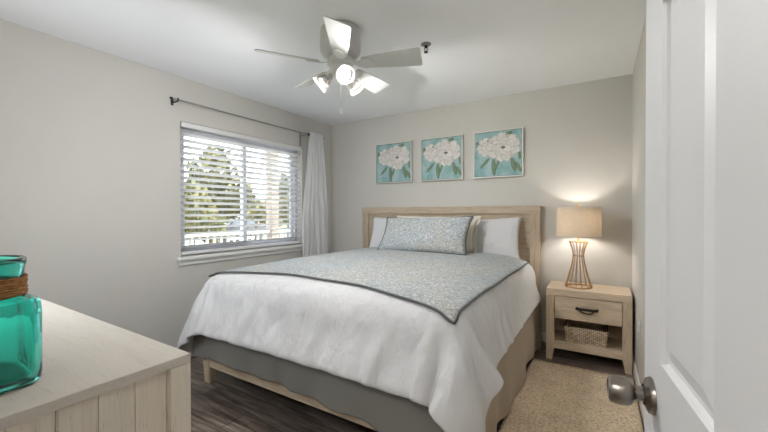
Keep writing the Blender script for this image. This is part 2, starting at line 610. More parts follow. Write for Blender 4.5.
struct(obj('trim_1', b, M['trim'], loc=(0, 0, 0)), 'white casing around the doorway', 'door casing')

# ------------------------------------------------------------------ window 1
win = thing('window_1', 'white sliding window with two sashes, behind the blind', 'window', (-0.1, (WY0 + WY1) / 2, WZ0))
win['kind'] = 'structure'
b = new_bm()
fx0, fx1 = -0.145, -0.085
fwid = 0.04
box(b, fx0, fx1, WY0, WY0 + fwid, WZ0, WZ1, .004)
box(b, fx0, fx1, WY1 - fwid, WY1, WZ0, WZ1, .004)
box(b, fx0, fx1, WY0 + fwid, WY1 - fwid, WZ0, WZ0 + fwid, .004)
box(b, fx0, fx1, WY0 + fwid, WY1 - fwid, WZ1 - fwid, WZ1, .004)
obj('window_frame', b, M['vinyl'], win)
def sash(y0, y1, x):
    b = new_bm()
    s = 0.042
    z0, z1 = WZ0 + fwid, WZ1 - fwid
    box(b, x, x + .026, y0, y0 + s, z0, z1, .003)
    box(b, x, x + .026, y1 - s, y1, z0, z1, .003)
    box(b, x, x + .026, y0 + s, y1 - s, z0, z0 + s, .003)
    box(b, x, x + .026, y0 + s, y1 - s, z1 - s, z1, .003)
    f = obj('sash', b, M['vinyl'], win)
    bx('pane', M['pane'], f, x + .011, x + .015, y0 + s, y1 - s, z0 + s, z1 - s, bev=0)
sash(WY0 + fwid, -1.275, -0.112)
sash(-1.315, WY1 - fwid, -0.140)
# stool and apron
b = new_bm()
box(b, -0.085, 0.048, WY0 - .035, WY1 + .02, WZ0 - .028, WZ0 - .001, .005)
box(b, 0.0, 0.018, WY0 - .02, WY1 + .005, WZ0 - .075, WZ0 - .028, .004)
obj('window_sill', b, M['trim'], win)

b = new_bm()
lathe(b, HALL, (2.9, -4.55, 0), seg=32)
obj('base', b, M['trim'], hl, 40)
b = new_bm()
lathe(b, ((.149, H - .028), (.135, H - .055), (.09, H - .075), (.0, H - .082)), (2.9, -4.55, 0), seg=32)
obj('lamp_shade', b, M['hall_fill'], hl, True)

# ------------------------------------------------------------------ door 1 (open, six raised panels)
DDIR = Vector((-0.110, 0.994, 0)).normalized()     # towards the free edge
DN = Vector((-DDIR.y, DDIR.x, 0))                   # face towards the room
PL = Vector((3.2175, -2.943, 0))                    # left edge of the near panel on the room face
FREE = PL + DDIR * 0.115
DW = 0.81
HINGE = FREE - DDIR * DW
def dp(tt, z, depth=0.0):
    """point of the door: tt from hinge, z, depth behind the room face"""
    q = HINGE + DDIR * tt - DN * depth
    return Vector((q.x, q.y, z))
DZ0, DZ1, DTH = 0.018, 2.035, 0.035
cols = [(0.115, 0.335), (0.475, 0.695)]
rows_ = [(0.24, 0.79), (0.985, 1.612), (1.72, 1.93)]
b = new_bm()
ts = sorted({0, DW, *[x for c in cols for x in c]})
zs = sorted({DZ0, DZ1, *[x for r in rows_ for x in r]})
def rect(b, t0, t1, z0, z1, d0, t2=None):
    return [b.verts.new(dp(t0, z0, d0)), b.verts.new(dp(t1, z0, d0)), b.verts.new(dp(t1, z1, d0)), b.verts.new(dp(t0, z1, d0))]
for i in range(len(ts) - 1):
    for j in range(len(zs) - 1):
        t0, t1, z0, z1 = ts[i], ts[i + 1], zs[j], zs[j + 1]
        if (t0, t1) in cols and (z0, z1) in rows_:
            prev = rect(b, t0, t1, z0, z1, 0)
            for ins, dep in ((0.002, 0.006), (0.006, 0.010), (0.014, 0.010), (0.040, 0.002)):
                cur = rect(b, t0 + ins, t1 - ins, z0 + ins, z1 - ins, dep)
                for k in range(4):
                    b.faces.new((prev[k], prev[(k + 1) % 4], cur[(k + 1) % 4], cur[k]))
                prev = cur
            b.faces.new(prev)
        else:
            b.faces.new(rect(b, t0, t1, z0, z1, 0))
f0 = rect(b, 0, DW, DZ0, DZ1, 0)
f1 = rect(b, 0, DW, DZ0, DZ1, DTH)
b.faces.new(f1[::-1])
for k in range(4):
    b.faces.new((f0[k], f0[(k + 1) % 4], f1[(k + 1) % 4], f1[k]))
bmesh.ops.remove_doubles(b, verts=b.verts, dist=1e-5)
door = struct(obj('door_1', b, M['door'], loc=(HINGE.x, HINGE.y, 0)), 'open white panelled door with a round nickel knob', 'door')
kc = dp(DW - 0.060, 0.905)
b = new_bm()
lathe(b, [(0.0335, 0), (0.0335, 0.003), (0.031, 0.008), (0.024, 0.011), (0.018, 0.014)], kc, DN, 36, cap0=True)
rs = obj('rosette', b, M['nickel'], door, 40)
b = new_bm()
lathe(b, [(0.014, 0.010), (0.0135, 0.026), (0.016, 0.030), (0.0225, 0.034), (0.0255, 0.040), (0.0265, 0.050), (0.0255, 0.062), (0.0235, 0.068), (0.018, 0.071), (0.017, 0.069), (0.0, 0.069)], kc, DN, 40)
kn = obj('door_knob', b, M['nickel'], door, 40)
tag(kn, 'round satin nickel knob')
tag(rs, 'round nickel plate behind the knob')
b = new_bm()
kb = dp(DW - 0.060, 0.905, DTH)
lathe(b, [(0.0335, 0), (0.031, 0.008), (0.014, 0.012), (0.0135, 0.02), (0.025, 0.026), (0.0265, 0.038), (0.02, 0.046), (0.0, 0.047)], kb, -DN, 30, cap0=True)
obj('door_knob', b, M['nickel'], door, 40)
for hz in (0.25, 1.05, 1.82):
    b = new_bm()
    tube(b, [dp(-0.006, hz - .045, 0.005), dp(-0.006, hz + .045, 0.005)], 0.007, 10)
    obj('hinge', b, M['nickel'], door, 40)

# ------------------------------------------------------------------ blind
bl = thing('window_blind', 'white slatted blind hanging inside the window, half open', 'blind', (-0.035, (WY0 + WY1) / 2, WZ0))
by0, by1 = WY0 + .008, WY1 - .008
bx('valance', M['slat'], bl, -0.012, 0.004, by0, by1, 2.012, 2.054, bev=.004)
bx('head_rail', M['slat'], bl, -0.070, -0.014, by0 + .005, by1 - .005, 2.018, 2.05, bev=.002)
b = new_bm()
SL_W, PITCH, TILT = 0.067, 0.0555, math.radians(17)
z = 0.955
while z < 2.005:
    prof = []
    for k in range(5):
        s = (k / 4 - .5) * SL_W
        prof.append((-0.042 + s * math.cos(TILT), z + s * math.sin(TILT) + 0.003 * (1 - (2 * k / 4 - 1) ** 2)))
    up = [[Vector((px, yy, pz + .0014)) for px, pz in prof] for yy in (by0 + .006, by1 - .006)]
    dn = [[Vector((px, yy, pz - .0014)) for px, pz in prof] for yy in (by0 + .006, by1 - .006)]
    va = gridmesh(b, up)
    vb = gridmesh(b, dn)
    for k in range(4):
        for e in (0, 1):
            b.faces.new((va[e][k], va[e][k + 1], vb[e][k + 1], vb[e][k]))
    for k in (0, 4):
        b.faces.new((va[0][k], va[1][k], vb[1][k], vb[0][k]))
    z += PITCH
obj('slat_panel', b, M['slat'], bl)
bx('bottom_rail', M['slat'], bl, -0.070, -0.014, by0 + .006, by1 - .006, 0.882, 0.905, bev=.004)
for yy in (by0 + .16, (by0 + by1) / 2 - .02, by1 - .16):
    for xx in (-0.074, -0.010):
        b = new_bm()
        tube(b, [(xx, yy, 0.90), (xx, yy, 2.0)], 0.0011, 6)
        obj('ladder_cord', b, M['slat'], bl)

# ------------------------------------------------------------------ curtain rod and curtain
rod = thing('curtain_rod', 'thin dark grey curtain rod on wall brackets above the window', 'curtain rod', (0.0, -1.2, 2.2))
RX, RZ = 0.09, 2.207
b = new_bm()
tube(b, [(RX, -2.13, RZ), (RX, -0.235, RZ)], 0.008, 12)
obj('pole', b, M['rodmetal'], rod, 40)
def bracket(y, drop):
    b = new_bm()
    tube(b, [(RX + .006, y, RZ + .012), (RX + .012, y, RZ - .002), (RX, y, RZ - .014), (RX - .03, y, RZ - .014), (0.006, y, RZ - .014)], 0.006, 8)
    box(b, 0.0005, 0.006, y - .011, y + .011, RZ - .014 - drop, RZ + .02, .002)
    obj('bracket', b, M['bronze'] if drop < .06 else M['rodmetal'], rod, 40)
bracket(-2.085, 0.02)
bracket(-0.575, 0.13)
b = new_bm()
lathe(b, [(0.0, 0.0), (0.009, 0.002), (0.0105, 0.010), (0.010, 0.018), (0.008, 0.020)], (RX, -2.148, RZ), (0, 1, 0), 16)
obj('finial', b, M['bronze'], rod, 40)
b = new_bm()
lathe(b, [(0.009, -0.012), (0.0165, -0.010), (0.0175, 0.0), (0.0165, 0.010), (0.009, 0.012)], (RX, -0.528, RZ), (0, 1, 0), 16)
tag(obj('rod_collar', b, M['bronze'], rod, 40), 'dark collar where the curtain begins')

b = new_bm()
rows = []
NZ, NY = 60, 110
for j in range(NZ + 1):
    tz = j / NZ
    zz = 2.245 - tz * (2.245 - 0.10)
    ya = -0.505 - 0.14 * min(1, tz * 2.0) ** 0.9
    yb = -0.285 + 0.115 * min(1, tz * 2.2) ** 0.8
    row = []
    for i in range(NY + 1):
        u = i / NY
        yy = ya + (yb - ya) * u
        amp = 0.010 + 0.012 * min(1, tz * 1.6)
        ph = u * 2 * PI * 5.5 + 0.6 * math.sin(tz * 2.3 + u * 4)
        xx = RX + amp * math.sin(ph) * (0.75 + .25 * math.sin(u * 9 + 1)) + 0.004 * math.sin(ph * 2.3 + tz * 6)
        if tz < .045:
            xx = RX + (xx - RX) * .35 + .012
        row.append((xx, yy, zz))
    rows.append(row)
gridmesh(b, rows)
cur = obj('curtain', b, M['curtain'], None, True)
tag(cur, 'white sheer curtain panel gathered at the corner end of the rod', 'curtain')
md = cur.modifiers.new('cloth', 'SOLIDIFY')
md.thickness = 0.0012

# ------------------------------------------------------------------ bed
bed = thing('bed', 'washed oak bed with plank headboard against the back wall', 'bed', (1.60, -1.15, 0))
HX0, HX1, HZ = 0.571, 2.633, 1.317
b = new_bm()
zz = 0.30
while zz < HZ - .08:
    box(b, HX0 + .09, HX1 - .09, -.055, -.025, zz, min(zz + .118, HZ - .077), .003)
    zz += .12
hb = obj('headboard', b, M['head_x'], bed)
bx('headboard_post', M['head_z'], hb, HX0, HX0 + .09, -.075, -.015, 0.0, HZ - .0785, bev=.004)
bx('headboard_post', M['head_z'], hb, HX1 - .09, HX1, -.075, -.015, 0.0, HZ - .0785, bev=.004)
bx('headboard_rail', M['head_x'], hb, HX0 - .004, HX1 + .004, -.08, -.012, HZ - .078, HZ, bev=.004)
bx('side_rail', M['oak_y'], bed, 2.575, 2.605, -2.16, -.08, 0.12, 0.34)
bx('side_rail', M['oak_y'], bed, 0.62, 0.65, -2.16, -.08, 0.12, 0.34)
bx('foot_rail', M['oak_x'], bed, 0.605, 2.615, -2.190, -2.150, 0.122, 0.345)
for lx0, lx1, s in ((0.612, 0.702, 1), (2.523, 2.613, -1)):
    b = new_bm()
    box(b, lx0, lx1, -2.205, -2.125, 0.0, 0.345, 0)
    for vv in b.verts:
        if vv.co.z < .01:
            vv.co.x += (0.014 if vv.co.x < (lx0 + lx1) / 2 else -0.014)
            vv.co.y += (0.012 if vv.co.y < -2.17 else -0.006)
    bmesh.ops.bevel(b, geom=list(b.edges), offset=.004, segments=2, affect='EDGES')
    obj('leg', b, M['oak_z'], bed)
b = new_bm()
for k in range(9):
    y = -2.05 + k * .23
    box(b, 0.65, 2.575, y, y + .08, 0.30, 0.325, .002)
obj('slat_panel', b, M['oak_x'], bed)

# mattress
b = new_bm()
rows = []
def crown(x, y):
    ex = min(x - .62, 2.58 - x)
    ey = (y + 2.17) if y < -1 else .5
    a = lambda e: 1 - math.exp(-max(e, 0) / .22)
    return .728 + .07 * a(ex) * a(ey)
nx_, ny_ = 30, 32
box(b, .66, 2.565, -2.14, -.085, .35, .55, .03)
top = [[(.63 + .0 + i / nx_ * 1.94, -2.155 + j / ny_ * 2.07, crown(.63 + i / nx_ * 1.94, -2.155 + j / ny_ * 2.07) - .02 - (.03 if i in (0, nx_) or j in (0, ny_) else 0)) for i in range(nx_ + 1)] for j in range(ny_ + 1)]
tv = gridmesh(b, top)
bot = {}
ring = [tv[0][i] for i in range(nx_ + 1)] + [tv[j][nx_] for j in range(1, ny_ + 1)] + [tv[ny_][i] for i in range(nx_ - 1, -1, -1)] + [tv[j][0] for j in range(ny_ - 1, 0, -1)]
low = [b.verts.new((vv.co.x, vv.co.y, .50)) for vv in ring]
for k in range(len(ring)):
    b.faces.new((ring[k], ring[(k + 1) % len(ring)], low[(k + 1) % len(ring)], low[k]))
mt = obj('mattress', b, M['mattress'], None, 50)
tag(mt, 'thick mattress hidden under the white comforter on the oak bed', 'mattress')

# bed skirt
def lerp_tab(tab, x):
    for (x0, v0), (x1, v1) in zip(tab, tab[1:]):
        if x <= x1:
            f = max(0, (x - x0) / (x1 - x0))
            return v0 + (v1 - v0) * f
    return tab[-1][1]
foot_tab = [(0.56, .20), (.66, .20), (.97, .235), (1.13, .205), (1.30, .218), (1.42, .213), (1.63, .212), (1.86, .200), (2.06, .185), (2.2, .15), (2.4, .09), (2.64, .05)]
path = []
n = 60
for k in range(n + 1):
    path.append((2.650, -.14 - k / n * (2.09), 'side'))
for k in range(1, 70):
    path.append((2.650 - k / 70 * 2.10, -2.245, 'foot'))
for k in range(n + 1):
    path.append((.550, -2.245 + k / n * 2.10, 'left'))
b = new_bm()
cols_ = []
for k, (x, y, wh) in enumerate(path):
    col = []
    zt = .60
    zb = lerp_tab(foot_tab, x) if wh == 'foot' else .035 + (0.02 * math.sin(y * 6) if wh == 'side' else .13 * (1 if wh == 'left' else 0))
    if wh == 'side' and y < -1.9:
        zb = .035 + (.015 * (-1.9 - y) / .33)
    for j in range(15):
        f = j / 14
        z = zt + (zb - zt) * f
        wv = (0.002 + .018 * f * f) * math.sin(k * .55 + 1.2 * math.sin(k * .13)) + .010 * f * f * math.sin(k * .21 + 2)
        flare = -.045 + .045 * f ** 1.3 if wh != 'side' else -.045 + .045 * min(1, f * 1.4)
        if wh == 'foot':
            ed = min((2.65 - x), (x - .55))
            col.append((x, y - flare * min(1, ed / .05 + .3) - wv * .8, z))
        elif wh == 'side':
            col.append((x + flare + wv * .7, y, z))
        else:
            col.append((x - flare - wv * .7, y, z))
    cols_.append(col)
gridmesh(b, cols_[n:])
sk = obj('bed_skirt', b, M['skirt'], None, True)
b = new_bm()
gridmesh(b, cols_[:n + 1])
sp_ = obj('side_panel', b, M['skirt_tan'], sk, True)
tag(sp_, 'tan cloth panel along the lamp side of the bed')
tag(sk, 'grey cloth bed skirt hanging below the comforter over the oak rail', 'bed skirt')
for o_ in (sk, sp_):
    md = o_.modifiers.new('cloth', 'SOLIDIFY')
    md.thickness = 0.003
    md = o_.modifiers.new('soft', 'SUBSURF')
    md.levels = md.render_levels = 1

# comforter: draped cloth, a grid of points in millimetres written as differences
COMFORTER = (
    538,-18,7,23,8,9,30,33,29,10,31,-4,26,30,-9,23,12,8,28,22,28,32,37,29,30,27,28,26,30,14,21,33,29,32,30,42,27,20,28,28,27,22,26,32,30,29,35,18,29,28,30,20,
    25,39,32,28,22,20,32,28,33,32,33,19,28,29,16,28,23,39,30,30,32,29,28,29,0,14,31,-3,27,33,-6,25,25,27,29,3,-8,17,36,19,-10,-7,5,-8,-4,2,-3,2,1,-1,5,-1,2,1,
    2,1,1,0,2,0,1,0,-2,0,-1,2,2,-4,2,0,2,0,0,-5,2,1,-2,1,0,0,0,1,0,0,-1,0,2,-1,0,1,0,0,1,1,-3,0,0,0,1,0,0,0,0,-3,2,0,1,0,0,-1,1,-1,1,-2,0,0,0,5,-2,0,0,2,1,5,
    1,0,0,-3,-6,14,3,-6,-9,10,-7,-4,8,-10,-1,5,-3,1,1,1,-1,4,0,-1,5,-1,2,0,0,1,0,0,-2,1,-2,2,1,0,-1,3,0,-1,1,-1,-2,-1,0,1,1,0,0,-2,3,-1,-2,5,-2,0,-1,0,-2,2,1,
    -1,-1,0,1,3,-2,0,-1,-1,1,0,1,-1,2,0,1,-3,1,-2,1,-1,0,1,0,4,-1,2,0,-1,6,0,1,-2,-1,1,9,0,-11,3,-4,0,3,-4,-1,-3,-2,-2,-1,1,0,-1,6,-2,-1,4,0,2,1,0,1,0,1,-3,0,
    -1,1,0,0,0,5,-2,2,-2,-2,2,-5,2,0,0,0,0,1,0,0,1,-3,0,3,-1,0,1,0,1,-2,-1,0,1,1,0,0,-1,-1,-1,3,-1,0,1,0,2,-2,-1,0,0,0,0,-1,3,0,-1,5,-2,-2,9,0,-1,-4,0,6,3,-7,
    -5,-6,-5,8,14,-2,-6,-9,-6,-6,-1,-2,2,-1,10,-7,0,3,1,0,2,0,2,-3,2,-1,-1,0,-2,3,0,0,1,0,-1,3,-3,-2,-1,1,2,-1,0,0,2,0,0,-1,-2,-3,5,0,0,-1,2,1,-3,0,0,2,0,0,0,
    -2,2,-3,2,0,-1,2,0,2,-2,0,0,-1,0,0,-1,2,3,-2,3,0,-3,13,-5,-4,0,1,9,-3,-6,-11,-8,5,3,2,2,0,2,-4,-13,-1,-1,2,-1,2,1,0,3,0,-1,4,0,-1,2,-2,0,1,-1,0,0,0,0,1,3,
    -1,0,-1,0,-4,-1,3,0,0,0,2,1,-1,0,-1,2,-2,0,0,0,1,0,-1,-1,0,1,1,-1,0,0,0,1,-1,0,0,2,-1,2,-2,-1,0,0,-1,1,-1,4,0,-2,3,2,-8,-1,9,0,1,-4,0,-3,-6,-13,7,1,-15,
    12,3,0,-3,7,1,-16,-1,3,0,5,-3,0,5,-1,1,2,0,1,-1,0,0,-1,1,-1,0,0,0,1,2,-3,3,-2,0,0,1,-1,0,0,0,1,-1,0,0,0,-2,3,-1,0,0,2,-1,-1,-1,0,1,1,1,-1,0,-2,1,0,0,0,1,
    1,1,-2,0,-1,-1,1,0,0,3,1,-2,4,-1,3,-1,-1,0,1,-7,-7,0,-12,12,-2,6,-16,1,14,1,0,3,10,-13,-11,4,-1,2,1,0,2,1,-1,3,0,-1,2,-1,0,0,-1,0,0,0,0,-1,3,0,-2,2,-1,0,
    -1,1,0,0,-1,1,1,-1,0,0,0,0,0,0,0,-1,1,1,-1,0,0,1,-1,0,0,-1,-1,2,0,1,2,-1,-1,-1,0,1,-1,0,-1,-2,9,-3,0,3,-1,-1,3,-2,2,-6,-6,-5,0,12,-4,1,2,-16,5,-3,15,3,8,
    -5,7,-15,-9,2,0,3,-2,4,0,1,2,0,2,-2,0,-1,1,0,-1,1,0,-1,1,-1,0,1,0,1,-1,-1,1,0,0,1,0,0,0,-1,-1,0,0,1,0,0,1,-1,-1,1,0,0,0,0,0,0,0,-1,1,0,0,1,0,0,0,0,-1,0,1,
    -1,3,-5,5,-3,6,0,-1,2,-1,-4,-5,-6,1,-5,8,7,1,9,-16,-3,3,-2,22,-3,2,6,6,-18,-5,1,1,-1,5,-1,1,2,0,0,2,-2,0,-1,0,1,-1,0,0,2,-1,-1,1,1,-1,0,0,0,0,0,0,1,-2,1,
    0,0,0,0,0,0,0,0,0,0,0,0,0,0,0,1,-1,-1,1,0,0,-1,0,1,0,0,0,0,0,0,1,0,1,2,-1,2,0,2,-1,-3,-8,1,-2,-3,1,1,7,11,6,-12,-3,-3,5,-6,4,3,-3,16,12,-19,-2,2,1,5,-3,1,
    2,0,0,0,1,-2,1,-1,0,0,0,1,-1,1,0,0,0,0,0,-1,1,0,0,0,0,0,-1,1,0,-1,1,0,0,0,0,0,0,1,0,0,0,-1,0,0,0,0,0,0,0,1,0,-1,0,0,0,1,-1,0,0,6,-4,1,3,0,2,-2,-11,7,-15,
    1,12,6,6,6,2,0,16,-11,-10,-10,0,-1,-2,4,-2,11,13,-16,3,-1,1,1,4,0,0,0,0,0,0,-1,1,-1,0,0,0,0,1,0,-1,0,1,0,0,0,0,0,0,0,0,0,1,-1,0,0,0,0,0,0,0,1,-1,0,0,0,0,
    0,0,0,0,0,0,1,0,-1,0,1,0,0,-1,0,0,0,0,3,3,-1,1,1,-10,10,-19,8,15,8,3,-1,1,1,-2,34,1,-1,-9,-11,-11,-8,-4,-4,-2,8,9,-6,-1,-1,3,3,0,0,0,0,-1,0,1,0,0,0,0,-1,
    0,1,0,0,0,-1,0,1,0,0,0,0,0,0,1,-2,1,0,0,0,0,0,0,1,-1,0,0,0,0,0,0,0,1,0,0,0,-1,0,1,0,-1,0,0,0,0,0,0,0,3,2,1,-1,-6,9,-18,15,14,2,0,0,2,-3,-5,-6,14,3,2,8,2,
    1,-5,-10,-12,-14,-2,3,3,1,0,4,2,0,0,0,0,0,0,-1,0,0,0,1,0,0,0,0,0,0,0,1,-1,0,0,0,0,0,1,-1,1,-1,0,0,0,0,0,1,-1,0,0,0,0,0,0,0,1,-1,0,0,0,0,0,0,1,0,0,0,0,0,0,
    0,0,1,3,1,-1,4,-14,19,6,-4,-4,-7,-6,-7,-8,-8,-5,25,0,-1,-2,0,0,2,3,1,-4,-26,0,-1,0,0,1,1,0,0,0,0,0,0,1,0,0,0,-1,0,0,1,0,0,0,0,-1,0,1,0,0,0,0,-1,1,0,0,0,0,
    0,0,1,-1,0,0,0,0,0,0,1,0,-1,0,0,0,0,0,1,0,-1,0,0,0,0,0,1,0,0,1,1,-1,0,1,10,-7,-11,-8,-8,-4,-2,0,5,-1,2,-2,4,2,1,3,-1,0,-2,-4,-1,16,-18,1,-1,1,-1,1,0,0,1,
    0,0,0,-1,0,1,0,0,0,0,0,0,0,0,0,0,0,-1,1,0,0,0,0,-1,1,0,0,0,0,0,-1,1,0,0,0,0,0,1,-1,0,0,0,0,0,1,0,-1,0,0,0,0,0,1,0,-1,0,1,0,-1,0,1,0,-18,-7,-2,1,3,2,1,0,
    -4,4,0,1,-2,0,0,-1,0,-1,-3,-1,7,-8,13,-4,0,-1,0,0,0,0,-1,1,0,0,0,0,-1,0,1,0,0,-1,0,1,0,0,0,0,0,0,0,0,0,0,0,0,0,0,0,0,0,1,-1,0,0,0,0,0,0,0,0,0,0,0,0,0,0,0,
    0,0,0,0,1,-1,0,0,0,0,0,0,0,-1,-6,15,-1,-2,-12,-7,-5,-4,-2,-1,-1,0,0,0,-1,-3,-2,0,2,5,5,-11,7,-3,2,0,-1,1,-1,0,0,0,-1,1,0,0,0,0,0,0,0,0,0,0,0,0,0,0,0,0,0,
    0,0,0,0,0,0,0,0,0,0,0,-1,1,0,0,0,0,0,0,0,0,0,0,1,0,-1,0,0,0,0,0,1,-1,0,0,0,0,0,0,0,-1,0,3,-11,3,5,6,-2,-4,0,-1,1,1,0,-22,2,6,-2,-2,2,1,2,2,17,0,-5,0,-1,1,
    -1,0,0,0,0,0,0,0,0,0,0,0,0,0,0,0,0,0,0,0,0,0,0,0,0,0,0,0,0,0,0,0,0,0,0,1,-1,0,0,0,0,1,-1,0,0,0,0,-1,1,0,0,0,0,0,0,0,0,0,0,0,0,-1,0,0,1,-1,0,3,0,-7,0,3,3,
    -1,0,0,2,-1,-4,-4,-5,5,10,-4,-1,0,1,-5,1,7,0,0,-1,0,0,0,0,0,0,0,0,0,0,0,0,0,0,0,0,0,-1,1,0,0,0,0,-1,1,0,0,0,0,0,0,0,0,0,0,0,0,0,0,0,0,0,0,0,0,0,0,1,-1,0,
    0,0,0,0,1,-1,0,0,0,0,0,0,0,0,0,0,-1,-1,1,4,1,0,1,-4,3,-4,-2,1,20,0,-6,-2,-9,5,3,-4,-1,2,-2,-6,0,0,0,0,0,0,0,0,0,0,0,0,0,0,0,-1,1,0,0,0,1,-1,0,0,0,0,0,0,0,
    0,0,0,0,0,0,0,0,0,0,0,0,0,0,1,-1,0,0,0,0,0,0,0,0,0,0,0,1,-1,0,0,0,0,0,0,0,0,0,0,-1,0,1,-1,-3,3,-3,-1,7,-4,6,-1,-3,7,2,7,0,3,-3,-5,0,-3,-11,1,3,-1,0,1,0,0,
    -1,1,0,0,-1,0,0,0,0,0,0,0,0,0,0,0,0,0,0,0,0,0,0,0,0,0,0,0,0,0,0,0,1,-1,0,0,0,0,0,0,0,0,0,0,1,-1,0,0,0,0,0,0,0,0,0,0,0,0,0,0,0,0,-1,1,0,0,0,2,-4,1,2,-2,2,
    -5,1,4,0,0,0,3,-1,0,-3,-2,-2,7,1,-3,1,-1,0,0,0,1,-1,0,0,0,0,0,0,0,0,0,0,0,0,0,-1,1,0,0,0,0,0,0,0,0,0,0,-1,1,0,0,0,-1,1,0,0,0,0,0,0,0,0,0,0,0,0,0,0,0,0,0,
    0,0,0,0,0,0,0,0,0,0,0,0,0,0,-1,2,-3,2,0,-1,0,1,1,-1,-1,0,1,-2,1,0,-1,4,0,-1,-1,-1,0,0,1,-1,0,0,0,0,0,0,0,0,0,0,0,0,0,0,0,0,0,0,0,0,0,0,0,0,0,0,0,0,0,0,0,
    0,0,0,1,-1,0,0,0,0,0,0,0,0,0,0,0,0,0,0,0,0,0,0,0,0,0,0,0,0,0,0,0,0,0,0,0,1,-3,4,-3,2,2,0,-4,6,2,2,-2,2,0,-5,2,3,-5,5,2,-2,0,1,-1,0,0,0,0,0,0,0,0,0,0,0,0,
    0,0,1,-1,0,0,0,0,0,0,0,0,0,0,0,0,0,0,0,1,-1,0,0,0,-1,1,0,0,0,0,0,0,0,0,0,0,0,0,0,0,0,0,1,-1,0,0,0,0,0,0,0,0,0,0,0,0,-1,0,1,-1,2,1,-2,-1,2,-8,-1,-1,2,-5,3,
    2,-2,-3,5,-3,0,1,0,0,0,0,0,0,0,0,0,0,0,0,0,0,0,0,0,-1,1,0,0,0,0,0,0,0,0,0,0,0,0,0,0,0,0,0,0,0,0,0,0,0,0,0,0,0,0,0,0,0,0,0,0,0,0,0,0,-1,1,0,0,0,0,0,0,0,0,
    0,0,0,0,1,-1,1,0,0,1,-2,2,-4,5,-3,-1,1,2,-4,0,2,0,-4,0,4,-1,-1,1,0,0,0,0,0,0,0,0,0,0,0,0,0,0,0,1,-1,0,0,0,0,0,0,0,0,0,0,0,0,0,0,0,0,0,0,0,0,0,0,0,0,0,0,0,
    0,0,0,0,0,0,0,0,0,0,0,0,0,0,0,0,0,0,0,0,0,0,0,0,-1,0,1,-1,-1,0,-2,2,-2,6,-5,3,0,0,0,3,-1,-3,0,4,0,-4,2,0,-1,1,-1,1,-1,0,0,0,0,0,0,0,0,0,0,0,0,0,0,0,0,0,0,
    0,0,0,0,0,0,0,0,0,0,0,0,0,0,0,0,0,0,0,0,0,0,0,0,0,0,0,0,0,0,0,0,0,0,0,0,0,0,0,0,0,0,0,0,-1,0,1,0,0,-1,2,0,0,0,0,-3,3,-1,0,0,1,-1,1,1,0,0,-1,0,-1,1,-1,0,1,
    -1,1,-1,0,0,0,0,0,0,0,0,0,1,-1,0,0,0,0,0,0,0,0,0,0,0,0,0,0,0,0,0,0,0,0,0,0,0,0,0,0,0,0,0,0,0,0,0,0,0,0,0,0,0,0,0,0,0,0,0,0,0,0,0,0,0,0,0,0,-1,1,-1,-1,0,
    -1,1,2,0,3,-3,0,-1,-1,-1,1,-2,-3,5,3,-2,-2,3,0,0,0,0,0,0,0,0,0,0,0,0,0,0,-1,1,0,0,0,0,0,0,0,0,0,0,0,0,0,0,0,0,0,0,0,0,0,0,0,0,0,0,0,0,0,0,0,0,0,0,0,0,0,0,
    0,0,0,0,0,0,0,0,0,0,0,-1,1,0,0,0,0,0,0,1,1,1,1,-3,-2,-3,11,-19,-1,2,4,5,0,2,-1,1,7,3,-3,0,0,0,0,0,0,0,0,0,0,0,0,0,0,1,-1,0,0,0,0,0,0,0,0,0,0,0,0,0,0,0,0,
    0,0,0,0,0,0,0,0,0,0,0,0,0,0,0,0,0,-1,1,0,0,0,0,0,0,0,0,0,0,0,0,0,-1,1,0,0,0,0,0,0,0,2,1,6,-3,-1,-1,-3,-8,18,-8,-6,-5,-7,6,5,4,-2,-6,-1,2,0,0,0,0,0,0,0,0,
    0,0,0,0,0,0,0,0,0,0,0,0,0,0,0,0,0,0,1,-1,0,0,0,0,0,0,0,0,0,0,0,0,0,0,0,0,0,0,0,0,0,0,0,0,0,0,0,0,-1,1,0,0,0,0,0,0,0,0,0,0,0,0,0,1,3,0,1,-4,4,4,4,1,-2,-5,
    16,3,0,0,-1,-4,-8,-2,3,0,-2,0,0,0,0,1,-1,0,0,0,0,0,0,0,0,0,0,0,0,0,0,0,0,0,0,0,0,0,0,0,0,0,0,0,0,0,0,0,0,0,0,0,0,0,0,0,0,0,0,0,1,-1,0,0,0,0,0,0,0,0,0,0,0,
    0,-1,1,0,0,0,-1,1,0,0,-5,-1,-1,-2,0,1,-2,-2,0,6,-12,6,-1,3,-1,-2,2,2,-3,0,1,0,-1,0,0,0,0,0,0,0,0,0,0,0,1,-1,0,0,0,0,0,1,-1,0,0,0,0,0,0,0,0,0,0,0,0,0,0,0,
    0,0,0,0,0,0,0,0,0,0,0,0,-1,1,0,0,0,0,0,0,0,0,0,0,0,0,0,0,0,0,0,0,-1,1,-1,4,-4,-5,2,-2,0,-2,5,2,0,6,-6,4,-4,-4,1,0,-1,3,1,0,0,0,0,0,0,0,0,0,0,0,0,0,0,0,0,
    0,0,0,0,0,0,0,0,0,0,0,-1,1,0,0,0,0,0,0,0,0,0,0,0,0,0,0,0,-1,1,0,0,0,0,0,0,0,0,0,0,0,0,0,0,0,0,0,0,0,0,0,-1,0,1,0,0,0,-1,1,1,-3,1,0,1,0,0,1,-1,1,-2,2,4,-2,
    -1,0,0,-2,0,0,1,0,-1,0,1,-1,0,0,0,0,0,0,-1,1,0,0,0,0,0,0,0,0,0,0,0,0,0,0,0,0,0,0,0,0,0,0,0,0,0,0,0,0,0,0,0,0,0,0,0,0,0,0,0,0,0,0,-1,0,0,0,1,-1,1,0,0,0,0,
